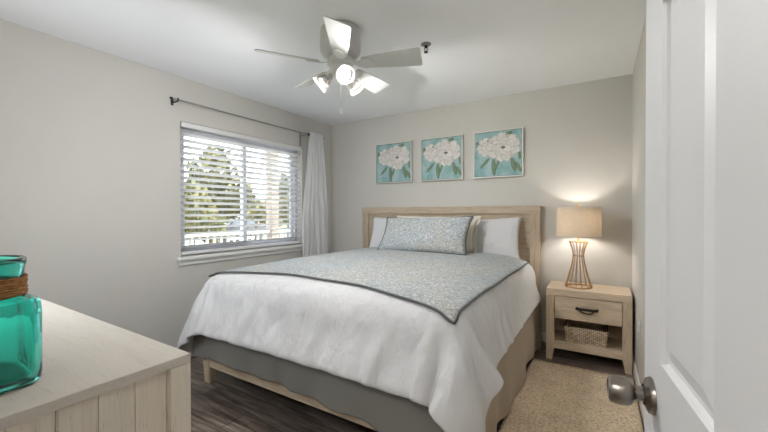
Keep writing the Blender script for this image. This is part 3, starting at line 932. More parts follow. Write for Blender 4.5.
    0,0,0,1,-3,3,4,4,-5,-3,0,-1,0,0,0,2,2,-1,-1,1,-1,-1,-1,0,0,0,-1,1,0,0,0,1,-1,0,0,0,0,0,1,-1,0,0,0,0,0,0,0,0,0,0,0,1,-1,0,0,0,0,0,0,0,0,0,0,0,0,0,0,0,0,-1,
    1,0,0,0,0,0,0,0,0,0,0,0,0,0,0,0,-1,1,0,0,0,0,0,0,0,0,-2,9,2,2,-2,3,-1,1,-9,-3,-8,0,2,6,-2,-2,1,2,0,0,1,0,0,1,-1,0,0,0,0,0,0,0,0,0,0,0,0,0,0,0,0,0,0,0,0,0,
    0,0,0,0,0,0,0,0,0,0,0,0,0,0,0,0,0,0,0,0,1,-1,0,0,0,0,-1,1,0,0,0,0,0,0,0,0,0,0,0,0,0,0,0,0,0,0,0,3,-9,-1,0,5,5,4,1,7,0,6,0,0,-6,4,1,-1,-2,0,-2,0,0,0,0,0,0,
    0,0,0,0,0,0,0,0,1,-1,0,0,0,0,0,1,-1,0,0,0,0,1,-1,0,0,0,0,0,0,0,0,0,0,0,0,0,0,0,0,0,0,0,0,0,0,0,0,0,0,0,0,0,0,0,0,0,0,0,0,0,0,0,0,0,0,0,0,-2,1,3,-7,-5,-2,
    1,1,-5,0,2,1,-3,0,-1,-1,-1,-1,0,4,0,0,0,0,0,0,0,0,0,1,-1,1,0,0,-1,0,0,0,0,0,0,0,0,0,0,0,0,-1,1,0,0,0,0,0,0,0,0,0,0,0,0,0,0,0,0,0,0,0,0,0,0,0,0,0,0,0,0,0,
    0,0,0,0,0,0,0,0,0,-1,1,0,0,0,0,-1,5,-5,1,-3,-2,-4,-2,7,4,0,0,-1,-2,0,1,2,3,1,-5,0,1,0,0,0,0,0,0,0,0,1,-1,0,0,0,0,0,0,0,0,0,0,0,0,0,0,0,0,0,0,0,0,0,0,-1,1,
    0,0,0,0,0,0,0,0,0,0,-1,1,0,0,0,0,0,0,0,0,0,0,0,0,0,0,0,0,0,0,0,0,0,0,0,0,0,2,-5,-3,2,3,-1,1,1,0,0,0,-4,-1,-3,-1,-3,1,2,4,4,2,-1,0,0,0,0,0,0,0,0,0,-1,1,0,
    0,0,0,0,0,0,0,0,0,0,0,0,0,0,0,0,0,0,0,0,1,-1,0,0,0,0,0,0,0,0,0,0,1,-1,0,0,0,0,0,-1,1,0,0,0,0,0,0,0,0,0,0,0,0,0,0,0,0,0,0,-1,0,2,1,-2,0,-1,1,0,0,-12,0,1,3,
    1,10,-2,2,0,-2,-3,2,0,0,0,0,0,0,0,0,0,1,-1,0,0,0,0,0,0,0,0,0,0,0,0,0,0,0,0,0,0,0,0,0,0,0,0,0,0,0,0,0,0,0,0,0,0,0,0,0,0,0,0,0,0,0,0,0,0,0,0,0,0,0,0,0,0,0,
    0,0,0,0,0,-1,3,2,0,-1,-1,-1,0,2,-3,12,0,-6,2,-3,-1,3,-5,-3,3,0,-2,0,0,0,0,0,0,0,0,0,0,0,0,0,0,0,0,0,0,0,0,0,0,0,0,0,0,0,0,0,0,0,0,0,0,0,0,0,0,0,0,0,0,0,0,
    -1,1,0,0,0,0,0,0,0,0,0,0,0,0,0,0,0,0,0,0,0,0,0,0,0,0,0,0,0,-3,1,0,0,3,2,-6,3,0,4,7,-3,2,-8,0,1,-1,-2,0,0,0,0,0,1,-1,0,0,0,0,0,0,0,0,0,0,0,0,0,0,0,0,0,0,0,
    0,1,-1,0,0,0,0,0,0,0,0,0,0,0,0,0,0,0,0,0,0,0,0,0,0,0,0,0,0,0,0,0,0,0,0,0,0,0,0,0,0,0,0,0,0,0,0,0,-2,0,-2,3,3,-1,-5,8,2,-2,-2,2,0,5,4,-4,-1,-2,0,0,0,0,0,0,
    0,0,0,0,0,0,0,0,0,0,0,0,0,0,0,1,-1,0,0,0,0,0,0,0,0,0,0,0,0,0,0,0,0,0,0,0,0,0,0,0,0,0,0,0,0,0,0,0,1,-1,0,0,0,0,0,0,0,0,0,0,0,0,0,0,0,0,0,-1,1,1,2,0,-2,-4,
    0,3,-3,-3,2,2,-4,6,-6,-3,2,-1,2,0,1,-1,0,0,0,0,0,0,0,0,0,0,0,0,0,0,0,0,0,0,0,0,0,0,0,0,0,-1,1,0,0,0,0,0,0,0,0,0,0,0,0,0,0,0,0,0,0,0,0,0,0,0,0,-1,1,0,0,0,
    0,0,0,0,0,0,0,0,0,0,0,0,-1,1,1,-1,0,-2,1,1,3,-1,-2,-1,1,-2,-5,4,-1,4,2,-2,1,0,-1,0,0,0,0,0,0,0,0,0,0,0,0,0,0,0,0,0,0,0,0,0,0,0,0,0,0,0,0,0,0,0,0,0,0,-1,1,
    0,0,0,0,0,0,0,0,0,0,0,0,0,0,0,0,0,0,0,0,0,0,0,0,0,0,0,0,0,0,0,0,0,0,0,0,-1,1,0,3,-3,-2,-1,3,2,0,-2,-11,6,0,-1,3,-1,1,1,1,0,0,1,0,0,0,0,0,0,0,0,0,0,0,0,0,
    0,0,0,0,1,-1,0,0,0,0,0,0,1,-1,0,0,0,0,0,1,-1,0,0,0,0,0,0,0,0,0,0,1,-1,0,0,0,0,0,0,0,0,0,0,0,0,0,0,0,0,0,0,0,0,0,0,0,0,2,-2,1,-2,4,6,-4,7,0,1,1,13,-4,-3,
    -5,-4,5,0,0,-2,1,0,-1,0,0,0,0,0,0,0,0,0,0,0,0,0,0,0,0,0,-1,1,0,0,0,0,0,0,0,0,0,0,0,0,1,-1,0,0,0,0,0,-1,1,0,0,0,0,0,0,0,0,0,0,0,0,0,0,0,0,0,0,0,0,0,0,0,0,
    -1,1,0,0,0,0,-2,3,0,2,0,-8,11,-17,-2,-1,-1,0,3,0,3,-1,-7,3,-4,3,0,-1,1,0,0,0,0,0,0,0,0,0,0,0,0,0,0,0,0,0,0,0,0,0,0,0,0,0,0,0,0,0,0,0,-1,1,0,0,0,0,0,0,0,0,
    0,0,0,0,0,0,0,0,0,0,1,-1,0,0,0,0,0,0,0,0,0,0,0,0,0,0,0,0,0,1,-1,-3,-4,-3,3,-6,9,5,-2,2,0,0,1,0,0,2,-4,2,-3,2,0,0,1,-1,0,0,1,-1,0,0,0,0,0,0,0,0,0,0,0,1,-1,
    0,0,0,0,0,1,-1,0,0,0,0,0,1,-1,0,0,0,0,0,0,0,0,0,0,0,-1,1,0,0,0,0,0,-1,0,1,0,0,0,0,0,0,0,0,0,0,0,0,0,0,0,0,0,-1,1,2,0,0,-1,-1,-3,3,0,0,0,0,-1,-1,1,2,2,0,
    -4,1,0,0,0,0,0,-1,1,0,0,0,0,0,0,0,0,0,0,0,0,0,0,0,0,0,0,0,0,0,0,0,0,0,0,0,0,0,0,0,0,0,0,0,0,0,0,0,0,0,0,0,0,0,0,0,0,0,0,0,0,0,0,0,0,0,0,0,0,0,-1,1,0,0,0,
    0,-1,2,0,2,-1,-1,-1,0,0,-2,-2,1,2,-4,1,-1,1,4,0,0,0,0,0,0,1,-1,0,0,0,0,0,0,0,0,0,0,0,0,0,0,0,0,0,0,-1,1,0,0,0,0,0,0,0,0,0,0,0,0,1,-1,0,0,0,0,0,0,0,0,0,0,
    0,0,0,-1,1,0,0,0,0,0,0,0,0,0,0,0,0,1,-1,0,-1,1,1,4,-2,3,-2,2,-4,-2,0,-11,2,1,0,1,7,3,0,0,-3,0,0,0,0,0,0,0,0,0,0,0,0,0,0,0,0,0,0,0,-1,1,0,0,0,0,0,0,0,0,0,
    0,0,0,-1,1,0,0,0,0,0,0,0,0,0,0,0,0,0,0,0,0,0,0,0,1,0,-1,0,0,0,0,0,0,0,0,0,0,0,0,0,0,0,0,0,1,0,3,-2,1,0,3,-3,-3,11,-1,-1,0,-2,-2,-8,2,-1,3,0,0,-1,0,0,0,0,
    0,0,0,0,0,0,0,0,0,0,0,1,0,-1,0,0,0,0,0,1,-1,0,0,0,0,0,1,-1,0,0,0,0,0,0,0,0,0,0,0,0,0,0,0,0,0,0,0,0,0,0,0,0,0,0,0,0,0,0,0,0,0,0,0,0,0,0,0,-1,-3,-1,1,0,-2,
    -1,4,3,0,1,2,-2,1,-3,4,-1,1,-3,0,0,0,1,-1,0,0,0,0,0,0,0,0,0,0,0,0,0,0,0,0,0,0,0,0,0,0,0,0,0,0,0,0,-1,1,0,0,0,0,0,0,0,0,0,0,0,0,0,0,0,0,0,0,0,0,0,0,0,0,0,
    0,0,0,0,0,0,1,-1,0,0,0,0,0,0,1,0,-4,-1,0,1,2,6,2,0,0,0,1,-1,2,2,-4,-1,1,-1,1,0,0,0,0,0,0,0,0,0,0,0,0,0,0,0,0,0,0,0,0,0,0,0,1,-1,0,0,0,0,0,0,0,0,0,0,0,0,0,
    0,0,0,0,0,0,0,-1,1,0,0,0,0,0,-1,1,0,0,0,0,0,0,0,0,0,0,0,0,0,0,0,0,1,-1,-1,-2,3,-1,-1,0,2,-5,-2,0,0,0,0,3,-2,-1,2,-1,-1,0,-1,1,0,0,0,0,0,0,0,0,0,0,0,0,0,0,
    0,0,0,0,0,0,0,0,-1,1,0,0,0,0,0,0,1,-1,0,0,0,0,0,0,0,0,0,0,0,0,1,-1,0,0,0,0,0,0,0,0,0,0,0,0,0,0,0,0,0,-1,1,0,0,0,0,0,0,0,0,-3,3,-2,2,0,0,0,0,0,-4,4,-6,3,2,
    0,1,0,0,1,-1,-1,1,0,0,0,0,0,0,0,0,0,0,0,0,0,0,0,0,0,0,0,0,0,-1,1,0,0,0,0,0,-1,1,0,0,0,0,0,-1,1,0,0,0,0,0,0,0,0,0,0,0,0,0,0,0,0,0,0,0,0,0,0,0,0,0,0,0,0,0,
    0,0,0,-1,3,3,-5,5,-3,-2,1,-1,1,-6,9,-7,1,-1,-3,2,2,2,1,-2,1,1,-1,0,0,0,0,0,0,0,0,0,0,0,0,0,0,0,0,0,0,0,0,0,1,-1,0,0,0,0,0,1,-1,0,0,0,0,0,1,-1,0,0,0,0,0,0,
    0,0,0,0,0,0,0,-1,0,1,0,0,0,0,0,0,0,0,0,0,0,0,0,0,0,1,2,1,2,3,-6,0,5,-1,0,-4,9,-4,3,-2,0,0,-1,0,-1,0,0,0,0,1,-1,0,0,0,0,0,0,0,0,0,0,1,0,-1,0,0,0,0,0,0,1,
    -1,0,0,0,0,0,1,-1,0,0,0,0,0,0,0,0,0,0,0,0,0,-1,1,0,0,0,0,0,0,0,0,0,0,0,0,0,0,0,0,0,0,0,0,-1,1,0,0,-1,0,-1,-1,-1,9,0,-11,-2,1,4,-4,0,-2,6,-1,-1,0,-2,0,-1,
    2,-1,0,0,0,0,0,0,0,0,0,0,0,0,0,-1,0,1,0,0,0,0,0,0,0,0,0,0,0,0,0,0,0,0,0,0,0,0,0,0,0,0,0,0,0,0,1,-1,0,0,0,0,0,0,0,1,-1,0,0,0,0,0,0,0,0,0,0,0,0,0,0,0,0,-1,
    -1,-2,1,-5,0,6,2,0,-10,3,2,8,-3,1,-1,0,0,0,1,-1,0,0,0,0,0,0,0,0,0,0,0,0,0,0,0,1,-1,0,0,0,0,0,0,0,0,0,0,0,0,0,0,0,0,0,0,0,0,0,0,0,0,0,0,0,0,0,0,0,0,0,0,0,
    0,1,-1,0,0,0,0,0,0,0,0,0,1,-1,0,1,-1,0,-1,1,-1,1,0,0,0,-2,2,0,0,9,-2,-2,-5,-1,-4,5,0,1,-1,0,0,0,0,0,0,0,1,-1,0,0,0,0,0,0,1,0,-1,0,0,0,0,0,0,1,-1,0,0,0,0,
    0,0,0,0,0,0,0,0,0,1,-1,0,0,0,0,0,0,0,0,0,0,0,0,0,0,-1,1,0,0,0,0,0,0,0,0,0,-1,1,0,0,0,0,0,0,1,-1,1,-1,-3,6,0,-3,5,0,0,-3,-1,-1,4,-6,2,3,2,0,0,0,0,0,0,0,0,
    0,0,0,0,0,0,0,-1,0,1,0,0,0,0,0,0,0,0,0,0,0,0,0,0,0,0,0,0,0,0,0,0,0,0,0,0,0,0,0,0,0,0,0,0,0,0,0,0,0,0,0,0,0,0,0,0,0,0,0,0,0,0,0,0,1,-1,0,2,-1,0,1,-3,-1,8,
    -11,0,-5,-1,-1,4,1,8,-1,-4,-1,-1,1,0,0,0,0,0,0,0,0,0,0,0,0,0,0,1,-1,0,0,0,0,0,0,-1,1,0,0,0,0,0,0,0,0,0,0,0,0,0,0,0,0,0,0,0,0,0,-1,1,0,0,0,0,0,0,0,0,0,0,0,
    0,0,0,0,0,0,0,0,0,-1,1,0,-1,1,1,-3,1,1,5,-2,-2,-7,6,0,5,3,3,-2,0,-7,-5,3,-2,2,0,0,0,0,0,0,0,1,-1,0,0,0,0,0,1,-1,0,0,0,0,0,0,0,1,-1,0,0,0,0,0,0,0,0,0,0,0,
    0,0,-1,1,0,0,0,0,0,0,0,0,0,0,0,0,0,0,0,0,0,0,0,0,0,0,0,0,0,0,0,-1,2,-1,0,1,-1,-1,2,3,-3,-2,1,-2,2,0,-4,1,3,-1,1,-1,0,4,-3,2,-2,0,0,0,0,0,0,0,0,0,0,0,0,0,
    0,-1,1,0,0,0,0,0,0,0,0,0,0,0,0,0,0,0,0,0,0,0,0,0,0,0,0,0,0,0,0,0,0,1,-1,0,0,0,0,0,0,0,-1,1,0,0,0,0,0,0,0,0,0,0,1,-1,0,-1,1,0,1,0,-5,2,-2,0,7,-3,0,4,-1,-4,
    3,-2,-1,2,0,0,-1,1,-1,0,0,0,0,0,0,0,0,0,0,0,0,1,0,-1,0,0,0,0,0,0,1,-1,0,0,0,0,0,0,0,0,0,0,0,0,0,0,0,-1,1,0,0,0,0,0,-1,1,0,0,0,0,0,0,0,0,0,0,0,0,0,0,0,0,0,
    0,0,0,-1,1,0,0,0,-2,-2,4,0,0,0,-4,9,1,0,0,1,-5,2,1,1,-1,0,1,0,0,0,0,0,0,0,0,0,1,-1,0,1,0,-1,0,0,0,0,0,0,0,0,0,0,0,0,0,0,0,0,0,0,0,0,0,0,0,0,0,1,-1,0,0,0,
    0,0,1,-1,0,0,0,0,0,0,0,0,0,0,0,0,0,0,0,0,-1,1,0,0,0,0,0,0,0,1,1,-4,1,1,-1,3,-7,-2,-12,2,4,-1,2,2,-2,4,1,0,0,0,0,0,0,0,0,0,0,0,0,0,-1,0,1,0,0,0,0,0,0,0,0,
    0,0,0,0,0,0,0,0,0,0,0,0,0,0,0,0,0,0,0,0,0,0,0,0,-1,1,0,0,0,0,0,0,0,0,-1,1,0,0,0,0,0,0,0,0,0,-1,1,0,0,-1,1,0,0,2,0,-3,2,-3,2,1,1,-4,-4,5,2,-4,1,0,3,0,0,0,
    0,0,0,0,0,0,0,0,1,-1,1,-1,0,0,0,0,0,0,0,0,0,0,0,0,0,0,0,0,0,1,-1,0,0,0,0,0,0,1,-1,0,0,0,0,0,0,0,0,0,0,0,0,0,0,0,0,0,-1,1,0,0,0,0,-1,1,0,0,0,1,-1,0,0,0,0,
    1,-1,-1,3,-1,3,0,-4,10,-2,-4,-3,-4,2,5,-1,-3,0,0,0,0,0,0,1,-1,0,0,-1,1,1,-1,1,-1,0,0,0,0,0,0,0,1,-1,0,0,0,0,0,0,0,0,0,0,0,0,0,0,0,-1,1,0,0,0,0,0,0,0,-1,1,
    0,0,0,0,0,0,0,0,1,-2,1,0,0,0,0,0,0,0,0,-1,1,0,0,0,0,-1,3,0,-2,3,-6,-1,4,1,4,4,-1,0,0,-6,-3,1,0,0,0,0,0,0,0,0,0,0,1,-1,0,0,0,0,0,0,0,0,0,0,0,0,0,0,0,0,0,0,
    0,1,-1,0,0,0,0,0,0,0,0,0,0,0,0,0,0,0,0,0,0,0,0,0,0,0,0,0,0,-1,2,-1,0,0,0,0,0,0,0,0,0,0,0,1,-1,0,1,-3,2,2,-3,2,0,-1,0,-3,0,6,-1,-1,0,2,-2,-1,0,0,0,0,0,-1,
    1,0,0,0,0,0,0,0,0,0,0,0,0,0,0,0,0,0,0,0,0,0,0,0,0,0,0,0,0,0,0,0,0,0,0,0,0,0,0,0,0,0,1,-1,0,0,0,0,0,0,0,0,0,-1,1,0,0,0,0,0,0,0,0,0,0,0,-1,1,-1,0,2,-2,-1,1,
    0,0,1,0,3,0,-4,2,-2,0,-1,1,1,0,0,0,0,0,1,-1,0,0,0,0,0,0,0,0,0,0,0,0,0,0,1,-1,0,0,0,0,0,0,0,0,0,0,0,0,0,0,0,0,0,-1,1,0,0,0,0,0,0,-1,1,0,0,0,0,0,0,0,0,0,0,
    -1,1,0,-1,1,0,0,0,0,0,0,0,0,0,0,0,-1,0,0,0,5,2,2,0,0,-1,-1,-1,3,0,1,-2,1,0,0,1,-1,0,0,0,0,0,0,0,0,0,0,0,0,0,0,0,0,0,0,0,0,0,0,0,0,0,0,0,0,0,0,0,0,0,0,0,0,
    0,0,0,0,0,0,0,0,0,-1,1,0,0,0,0,0,0,0,0,0,0,-1,0,1,0,0,0,-1,1,0,0,0,1,-1,1,-2,0,0,2,-2,-1,-4,-3,1,-4,3,0,-1,0,2,-1,1,-1,0,0,0,0,0,0,0,0,0,0,0,0,0,0,0,0,0,
    0,0,1,-1,0,0,0,0,0,0,0,0,0,0,0,0,0,0,0,0,0,0,0,1,-1,0,0,0,0,0,0,0,0,-1,1,0,0,0,0,0,0,0,0,0,0,0,0,0,0,0,0,0,0,0,0,0,0,0,0,-4,1,-1,3,-2,3,0,-3,6,-2,2,2,0,
    -1,-3,-2,2,-2,1,0,0,0,0,1,-1,0,0,0,0,0,0,0,0,0,0,1,-1,1,-1,0,0,0,0,0,0,0,1,-1,0,0,0,0,0,0,0,0,0,-1,1,0,0,0,0,0,0,0,0,0,0,0,0,0,0,0,0,0,0,0,0,0,0,0,0,0,0,
    0,0,0,0,0,0,0,-2,2,-1,4,-3,3,-1,-2,4,-3,1,0,2,1,-2,0,-2,-2,2,-1,0,1,0,-1,0,0,0,0,0,0,0,0,0,0,0,0,-1,1,0,0,0,0,0,0,0,0,0,0,0,0,0,0,0,0,0,0,0,0,0,-1,1,0,0,
    0,0,0,0,0,0,0,0,0,0,0,0,0,0,0,0,0,0,0,0,0,0,0,0,0,-1,1,-1,1,0,1,-3,-1,-3,5,-3,1,3,
    -2258,-22,-16,-7,-19,-17,16,25,-8,-27,7,37,9,-9,-35,-15,24,27,-1,-18,2,19,-2,-2,5,-16,9,10,-5,-27,-17,12,34,5,-2,-5,-18,18,5,1,-7,-20,21,4,1,-25,1,19,3,
    -1,-2,-19,21,3,-1,-5,-17,17,6,-1,-4,-18,-1,19,4,-3,-26,-5,33,4,-1,-1,-3,0,3,-5,-31,-22,13,39,10,-11,-48,-27,12,1,-3,27,30,15,-16,10,14,21,0,-1,-5,1,-2,-8,
    -1,2,4,-2,-2,-8,12,2,0,0,-2,1,3,-2,-3,1,-3,2,2,4,-9,5,2,0,-3,-1,-11,4,9,1,0,-5,-1,6,2,-2,-5,0,5,0,0,-4,2,1,2,-3,-3,-1,8,1,-1,-10,2,5,-1,4,-3,-4,3,1,0,-3,
    -6,0,2,3,0,-3,6,2,-2,2,-4,-12,13,0,2,-2,0,6,-2,-2,-6,12,7,-1,20,2,-1,-5,0,2,-9,-3,4,2,-3,0,4,0,0,0,-1,1,0,0,-5,0,5,4,-8,6,-1,0,-2,3,0,-4,-1,8,-1,-7,3,-1,
    2,0,1,-1,-1,1,-9,16,-9,0,3,-1,-2,1,-3,4,2,-3,1,-2,4,-6,1,3,-1,0,1,-3,2,0,-4,5,0,0,-1,1,0,-4,1,2,1,-2,0,-5,4,3,-4,4,3,-1,-8,-2,18,1,1,20,2,0,-2,-1,0,-6,-7,
    6,0,-4,-1,6,-1,0,0,-1,-1,2,2,-2,-3,3,3,-8,9,-2,-1,0,3,-2,0,-5,6,-3,-3,3,0,2,0,-1,2,-3,1,5,-10,7,-2,1,-1,-1,1,-3,3,0,0,3,-3,1,3,-8,4,2,-2,0,-3,3,-1,-4,5,1,
    -1,-2,-1,4,-2,-1,1,0,-1,3,-4,4,0,0,7,-2,-2,-5,8,3,1,0,22,-5,2,2,1,-1,-6,-9,6,1,-3,-7,11,-4,3,0,-1,-1,1,4,-5,-5,4,-1,10,1,-6,-2,-2,4,0,-3,-1,1,2,-8,9,-1,0,
    1,0,1,-3,2,-3,-1,10,-7,-1,0,-1,2,-6,4,3,0,0,0,-2,1,-4,4,5,-6,-1,1,-1,2,-4,2,3,-3,0,2,-1,-3,2,2,-1,-1,2,-6,9,-3,6,1,0,-5,4,2,1,-1,2,23,1,-2,0,0,1,-6,1,-7,
    3,-2,-2,-1,2,2,0,0,-2,1,-2,4,-4,0,3,-4,-1,2,2,-2,3,3,-4,-4,0,-1,2,9,-6,-2,2,1,3,-2,-5,2,4,-10,3,3,0,1,0,-4,-1,4,2,4,-4,-2,-3,5,1,-6,3,1,0,2,-1,-4,1,-1,2,
    0,2,-3,0,3,0,0,-3,0,-12,5,17,0,-2,5,-1,0,2,-5,2,1,16,6,1,0,0,-1,2,-21,3,6,1,-6,2,2,2,-1,1,-3,-1,3,-1,1,-2,-1,1,1,-3,-1,4,1,3,-3,-7,6,0,0,-4,2,2,1,-1,4,-3,
    -5,4,4,-4,-5,4,2,-3,7,-8,3,-2,3,7,-15,7,-4,6,5,-7,0,1,0,1,5,-12,3,-1,1,2,-2,1,0,3,0,1,-3,-4,6,1,5,-1,-1,6,0,-1,-5,5,-1,1,12,1,10,-1,0,1,0,-1,-19,12,-2,-5,
    -1,2,3,1,-1,-2,1,-3,4,0,-2,-2,2,-1,-1,1,1,-2,7,-3,1,-6,2,1,0,-1,0,-2,-7,17,-8,2,-4,0,3,1,-3,0,1,-4,9,-8,3,-2,-6,13,-6,0,1,-3,9,-6,-3,4,7,-9,3,-3,1,-1,1,0,
    2,-6,9,-1,0,-2,-3,-1,6,7,-2,4,1,-1,1,2,-1,-1,0,10,7,-3,8,0,1,1,-1,-1,-13,5,-4,-2,1,2,2,0,-3,-3,9,-4,0,-4,2,-4,1,0,1,1,1,-3,7,-6,-1,-1,5,-2,-1,-3,0,5,-12,
    9,3,-5,6,0,-2,-1,-3,4,2,-2,0,-4,-1,4,-3,1,2,0,1,1,-3,0,0,3,3,-1,-3,-1,-1,1,-3,2,8,-7,5,3,-7,-1,0,9,1,3,2,0,1,-2,2,-1,0,-4,13,-4,4,-5,14,0,0,1,-1,-1,-7,-5,
    -1,1,5,-1,0,-5,-1,1,7,-10,2,-2,2,0,0,0,1,5,-3,3,-1,-3,-2,3,0,-3,-2,0,1,1,-4,2,3,1,0,-1,-3,0,2,2,0,-1,-2,-1,-2,2,2,1,-1,3,-2,-3,0,3,-2,8,-2,-5,-1,2,-1,-1,
    0,5,2,1,0,-6,0,3,6,4,3,0,0,0,0,-1,1,-7,-6,16,-3,-7,10,-12,5,5,-2,12,-1,-4,-9,-3,-6,15,-3,-1,-8,1,0,3,2,-3,1,-1,0,-2,0,-2,8,2,3,-6,-3,2,1,0,-6,0,-2,3,2,-3,
    0,4,1,1,-6,0,2,-1,5,-1,-3,-1,-1,4,-4,0,3,0,1,-4,1,-1,1,3,3,-2,-2,0,1,-4,5,-7,1,15,-4,-2,-5,1,3,7,6,-2,-1,1,0,-2,-4,-8,-5,-3,24,1,-3,-11,1,-3,-2,6,-6,15,2,
    -11,-6,1,3,3,-4,-3,-1,1,1,2,-1,-2,2,0,0,-1,0,1,2,1,-2,-2,0,2,-2,0,1,1,-1,0,0,0,1,0,1,0,-3,0,1,1,1,-1,-2,0,1,0,-1,2,-1,-1,1,0,2,-7,8,-2,-1,-1,0,-2,4,-2,0,
    0,4,3,-4,-7,3,7,10,-6,3,2,-6,-11,-4,0,-8,1,4,-14,11,12,11,5,0,-4,-3,-3,-7,13,3,-18,6,0,3,-4,-3,2,2,-1,1,-1,0,1,-1,0,0,1,-5,10,-6,0,0,0,0,1,-1,0,-1,1,1,-2,
    0,1,-1,-1,2,0,1,-1,0,-1,1,1,0,-1,0,0,0,0,1,-1,0,-1,4,0,-3,1,-1,0,1,0,-2,3,-3,1,5,-5,1,-5,17,-8,6,-1,-16,-4,4,-2,-2,11,6,4,-31,2,3,9,8,14,13,6,1,-9,-7,7,3,
    -8,-1,12,-13,8,-2,-2,-1,1,0,0,0,-1,1,0,0,3,-2,0,-1,0,0,0,1,0,0,0,-1,0,1,0,0,0,1,-3,2,-1,1,0,0,-1,0,0,1,0,0,0,-1,0,0,0,1,0,-1,-1,0,1,0,0,0,0,-1,3,-5,10,-9,
    1,8,-5,9,-13,-7,10,5,4,4,0,0,-4,-4,-12,-1,0,-5,1,-1,3,7,9,14,10,0,0,-1,0,0,1,-2,0,0,1,-1,0,0,0,0,-1,1,0,0,0,0,0,0,0,0,-1,0,0,0,0,0,0,0,0,0,0,1,-1,0,0,0,0,
    0,0,0,0,0,0,0,1,0,0,0,0,0,-1,1,0,0,0,0,0,0,0,-1,2,-1,1,-1,1,-1,-9,9,3,-2,-4,-7,-7,-8,-12,1,-2,28,1,0,-1,0,0,-1,1,1,0,-5,3,1,0,-1,0,1,-1,0,0,-1,0,0,0,0,1,
    0,-1,0,0,0,0,0,0,0,0,0,0,0,0,0,0,0,1,0,-1,1,-1,1,0,0,0,0,0,0,0,0,-1,1,-1,0,0,0,0,0,0,1,0,0,0,-1,0,0,1,0,1,-1,1,-1,1,-1,-1,-3,-13,-11,-8,-6,-2,-2,1,4,-4,0,
    29,-1,0,1,-1,0,1,-1,-1,1,-1,0,2,0,0,-1,0,0,0,0,0,0,0,0,0,0,0,0,0,0,0,0,0,0,0,0,0,0,0,0,0,0,0,-1,0,1,-1,1,-1,0,0,0,0,0,0,0,0,1,-1,1,0,0,0,0,0,0,0,0,-1,0,1,
    0,0,0,0,0,1,0,0,0,-1,-1,-1,2,0,-1,-2,-4,-5,-4,-4,-6,-7,29,0,0,-1,0,0,0,0,1,-1,0,0,0,1,0,0,-1,0,0,0,0,1,0,0,0,-1,0,0,0,0,0,0,0,0,0,0,0,0,0,0,0,0,0,0,0,0,0,
    0,0,0,0,0,0,0,0,0,0,0,0,0,0,0,0,0,0,0,0,0,1,0,0,0,0,0,-1,0,0,0,1,0,0,-1,-1,1,0,0,0,0,1,0,0,-1,1,16,4,4,-1,-1,1,1,1,1,2,0,0,1,0,-1,1,0,0,0,0,0,-1,0,0,0,0,
    0,0,0,0,0,0,0,0,0,0,0,0,0,0,0,0,0,0,0,0,0,0,1,-1,0,0,1,-1,0,1,-1,0,0,0,0,0,0,0,0,0,0,0,0,0,0,0,0,0,1,0,0,0,0,0,0,0,0,-1,0,1,0,0,0,0,0,1,-1,29,-2,-2,2,3,
    -1,-1,1,-1,-1,1,1,0,0,0,-1,0,0,0,0,0,0,0,0,0,0,0,0,0,0,0,0,0,0,1,-1,1,0,0,0,0,0,0,0,0,0,-1,1,-1,1,0,0,-1,1,0,-1,1,0,0,0,0,0,0,0,0,-1,1,-1,0,0,0,0,0,0,0,0,
    0,0,0,1,-1,0,1,0,0,-1,0,0,0,0,0,0,0,23,2,1,2,0,0,-1,1,0,-1,1,0,0,0,1,0,0,0,0,0,0,0,0,0,0,0,0,0,0,0,0,0,0,0,-1,1,-1,0,0,0,0,0,0,0,0,0,1,-1,0,0,0,0,0,0,0,0,
    0,0,0,0,0,0,0,0,0,1,-1,1,0,0,0,0,0,0,0,0,0,0,0,-1,1,-1,0,1,0,0,0,0,0,0,0,1,0,30,-2,-2,-1,0,1,2,-1,1,0,0,0,1,0,0,-1,0,0,0,0,0,0,0,0,0,0,0,0,0,0,0,0,0,0,0,
    0,0,0,0,0,0,0,0,0,0,0,0,0,0,0,1,-1,1,0,-1,0,0,0,0,0,0,0,0,0,0,0,0,0,0,0,0,0,0,0,0,0,0,0,1,0,-1,1,-1,0,0,1,0,0,0,1,1,0,0,30,0,-1,0,0,0,-1,0,0,1,-1,1,-1,1,
    -1,1,0,0,0,0,0,0,0,0,0,0,0,0,0,0,0,0,0,0,0,0,0,0,0,0,0,0,0,0,0,0,0,0,0,0,-1,1,-1,0,1,0,0,0,0,0,0,0,0,0,0,0,0,0,0,0,0,0,0,0,0,0,0,0,-1,1,0,0,0,-1,1,-1,1,0,
    0,0,0,0,0,29,-1,1,0,-1,0,1,0,0,-1,1,-1,1,-1,1,0,0,-1,0,0,0,0,0,0,0,0,0,0,0,0,0,0,0,0,0,0,0,0,0,0,0,0,0,0,0,0,0,0,0,0,0,0,0,0,0,0,0,0,0,0,0,0,0,0,0,0,0,0,
    0,0,0,0,0,0,0,1,0,0,0,-1,0,0,1,0,-1,1,-1,1,0,-1,0,-1,0,30,0,-1,0,0,0,0,-1,0,1,-1,1,-1,1,-1,0,0,1,0,0,0,0,0,0,0,0,0,-1,1,0,0,0,0,0,0,0,0,0,0,0,0,0,0,0,0,0,
    0,0,0,0,0,0,0,0,0,0,0,0,0,0,0,0,0,0,0,0,0,0,0,0,0,0,0,0,0,-1,0,0,0,1,0,0,-1,1,0,-1,1,-1,1,0,-1,1,0,29,1,0,-1,0,0,0,0,0,-1,1,-1,1,-1,1,0,0,0,0,0,-1,0,0,0,
    0,0,0,1,-1,0,0,0,0,0,0,0,0,0,0,0,0,0,0,0,0,0,0,0,0,0,0,0,0,0,0,0,0,0,0,0,0,0,0,0,0,0,0,0,0,0,0,1,0,0,0,0,0,0,0,-1,1,-1,1,-1,1,0,0,0,0,0,1,-1,0,29,-1,1,0,
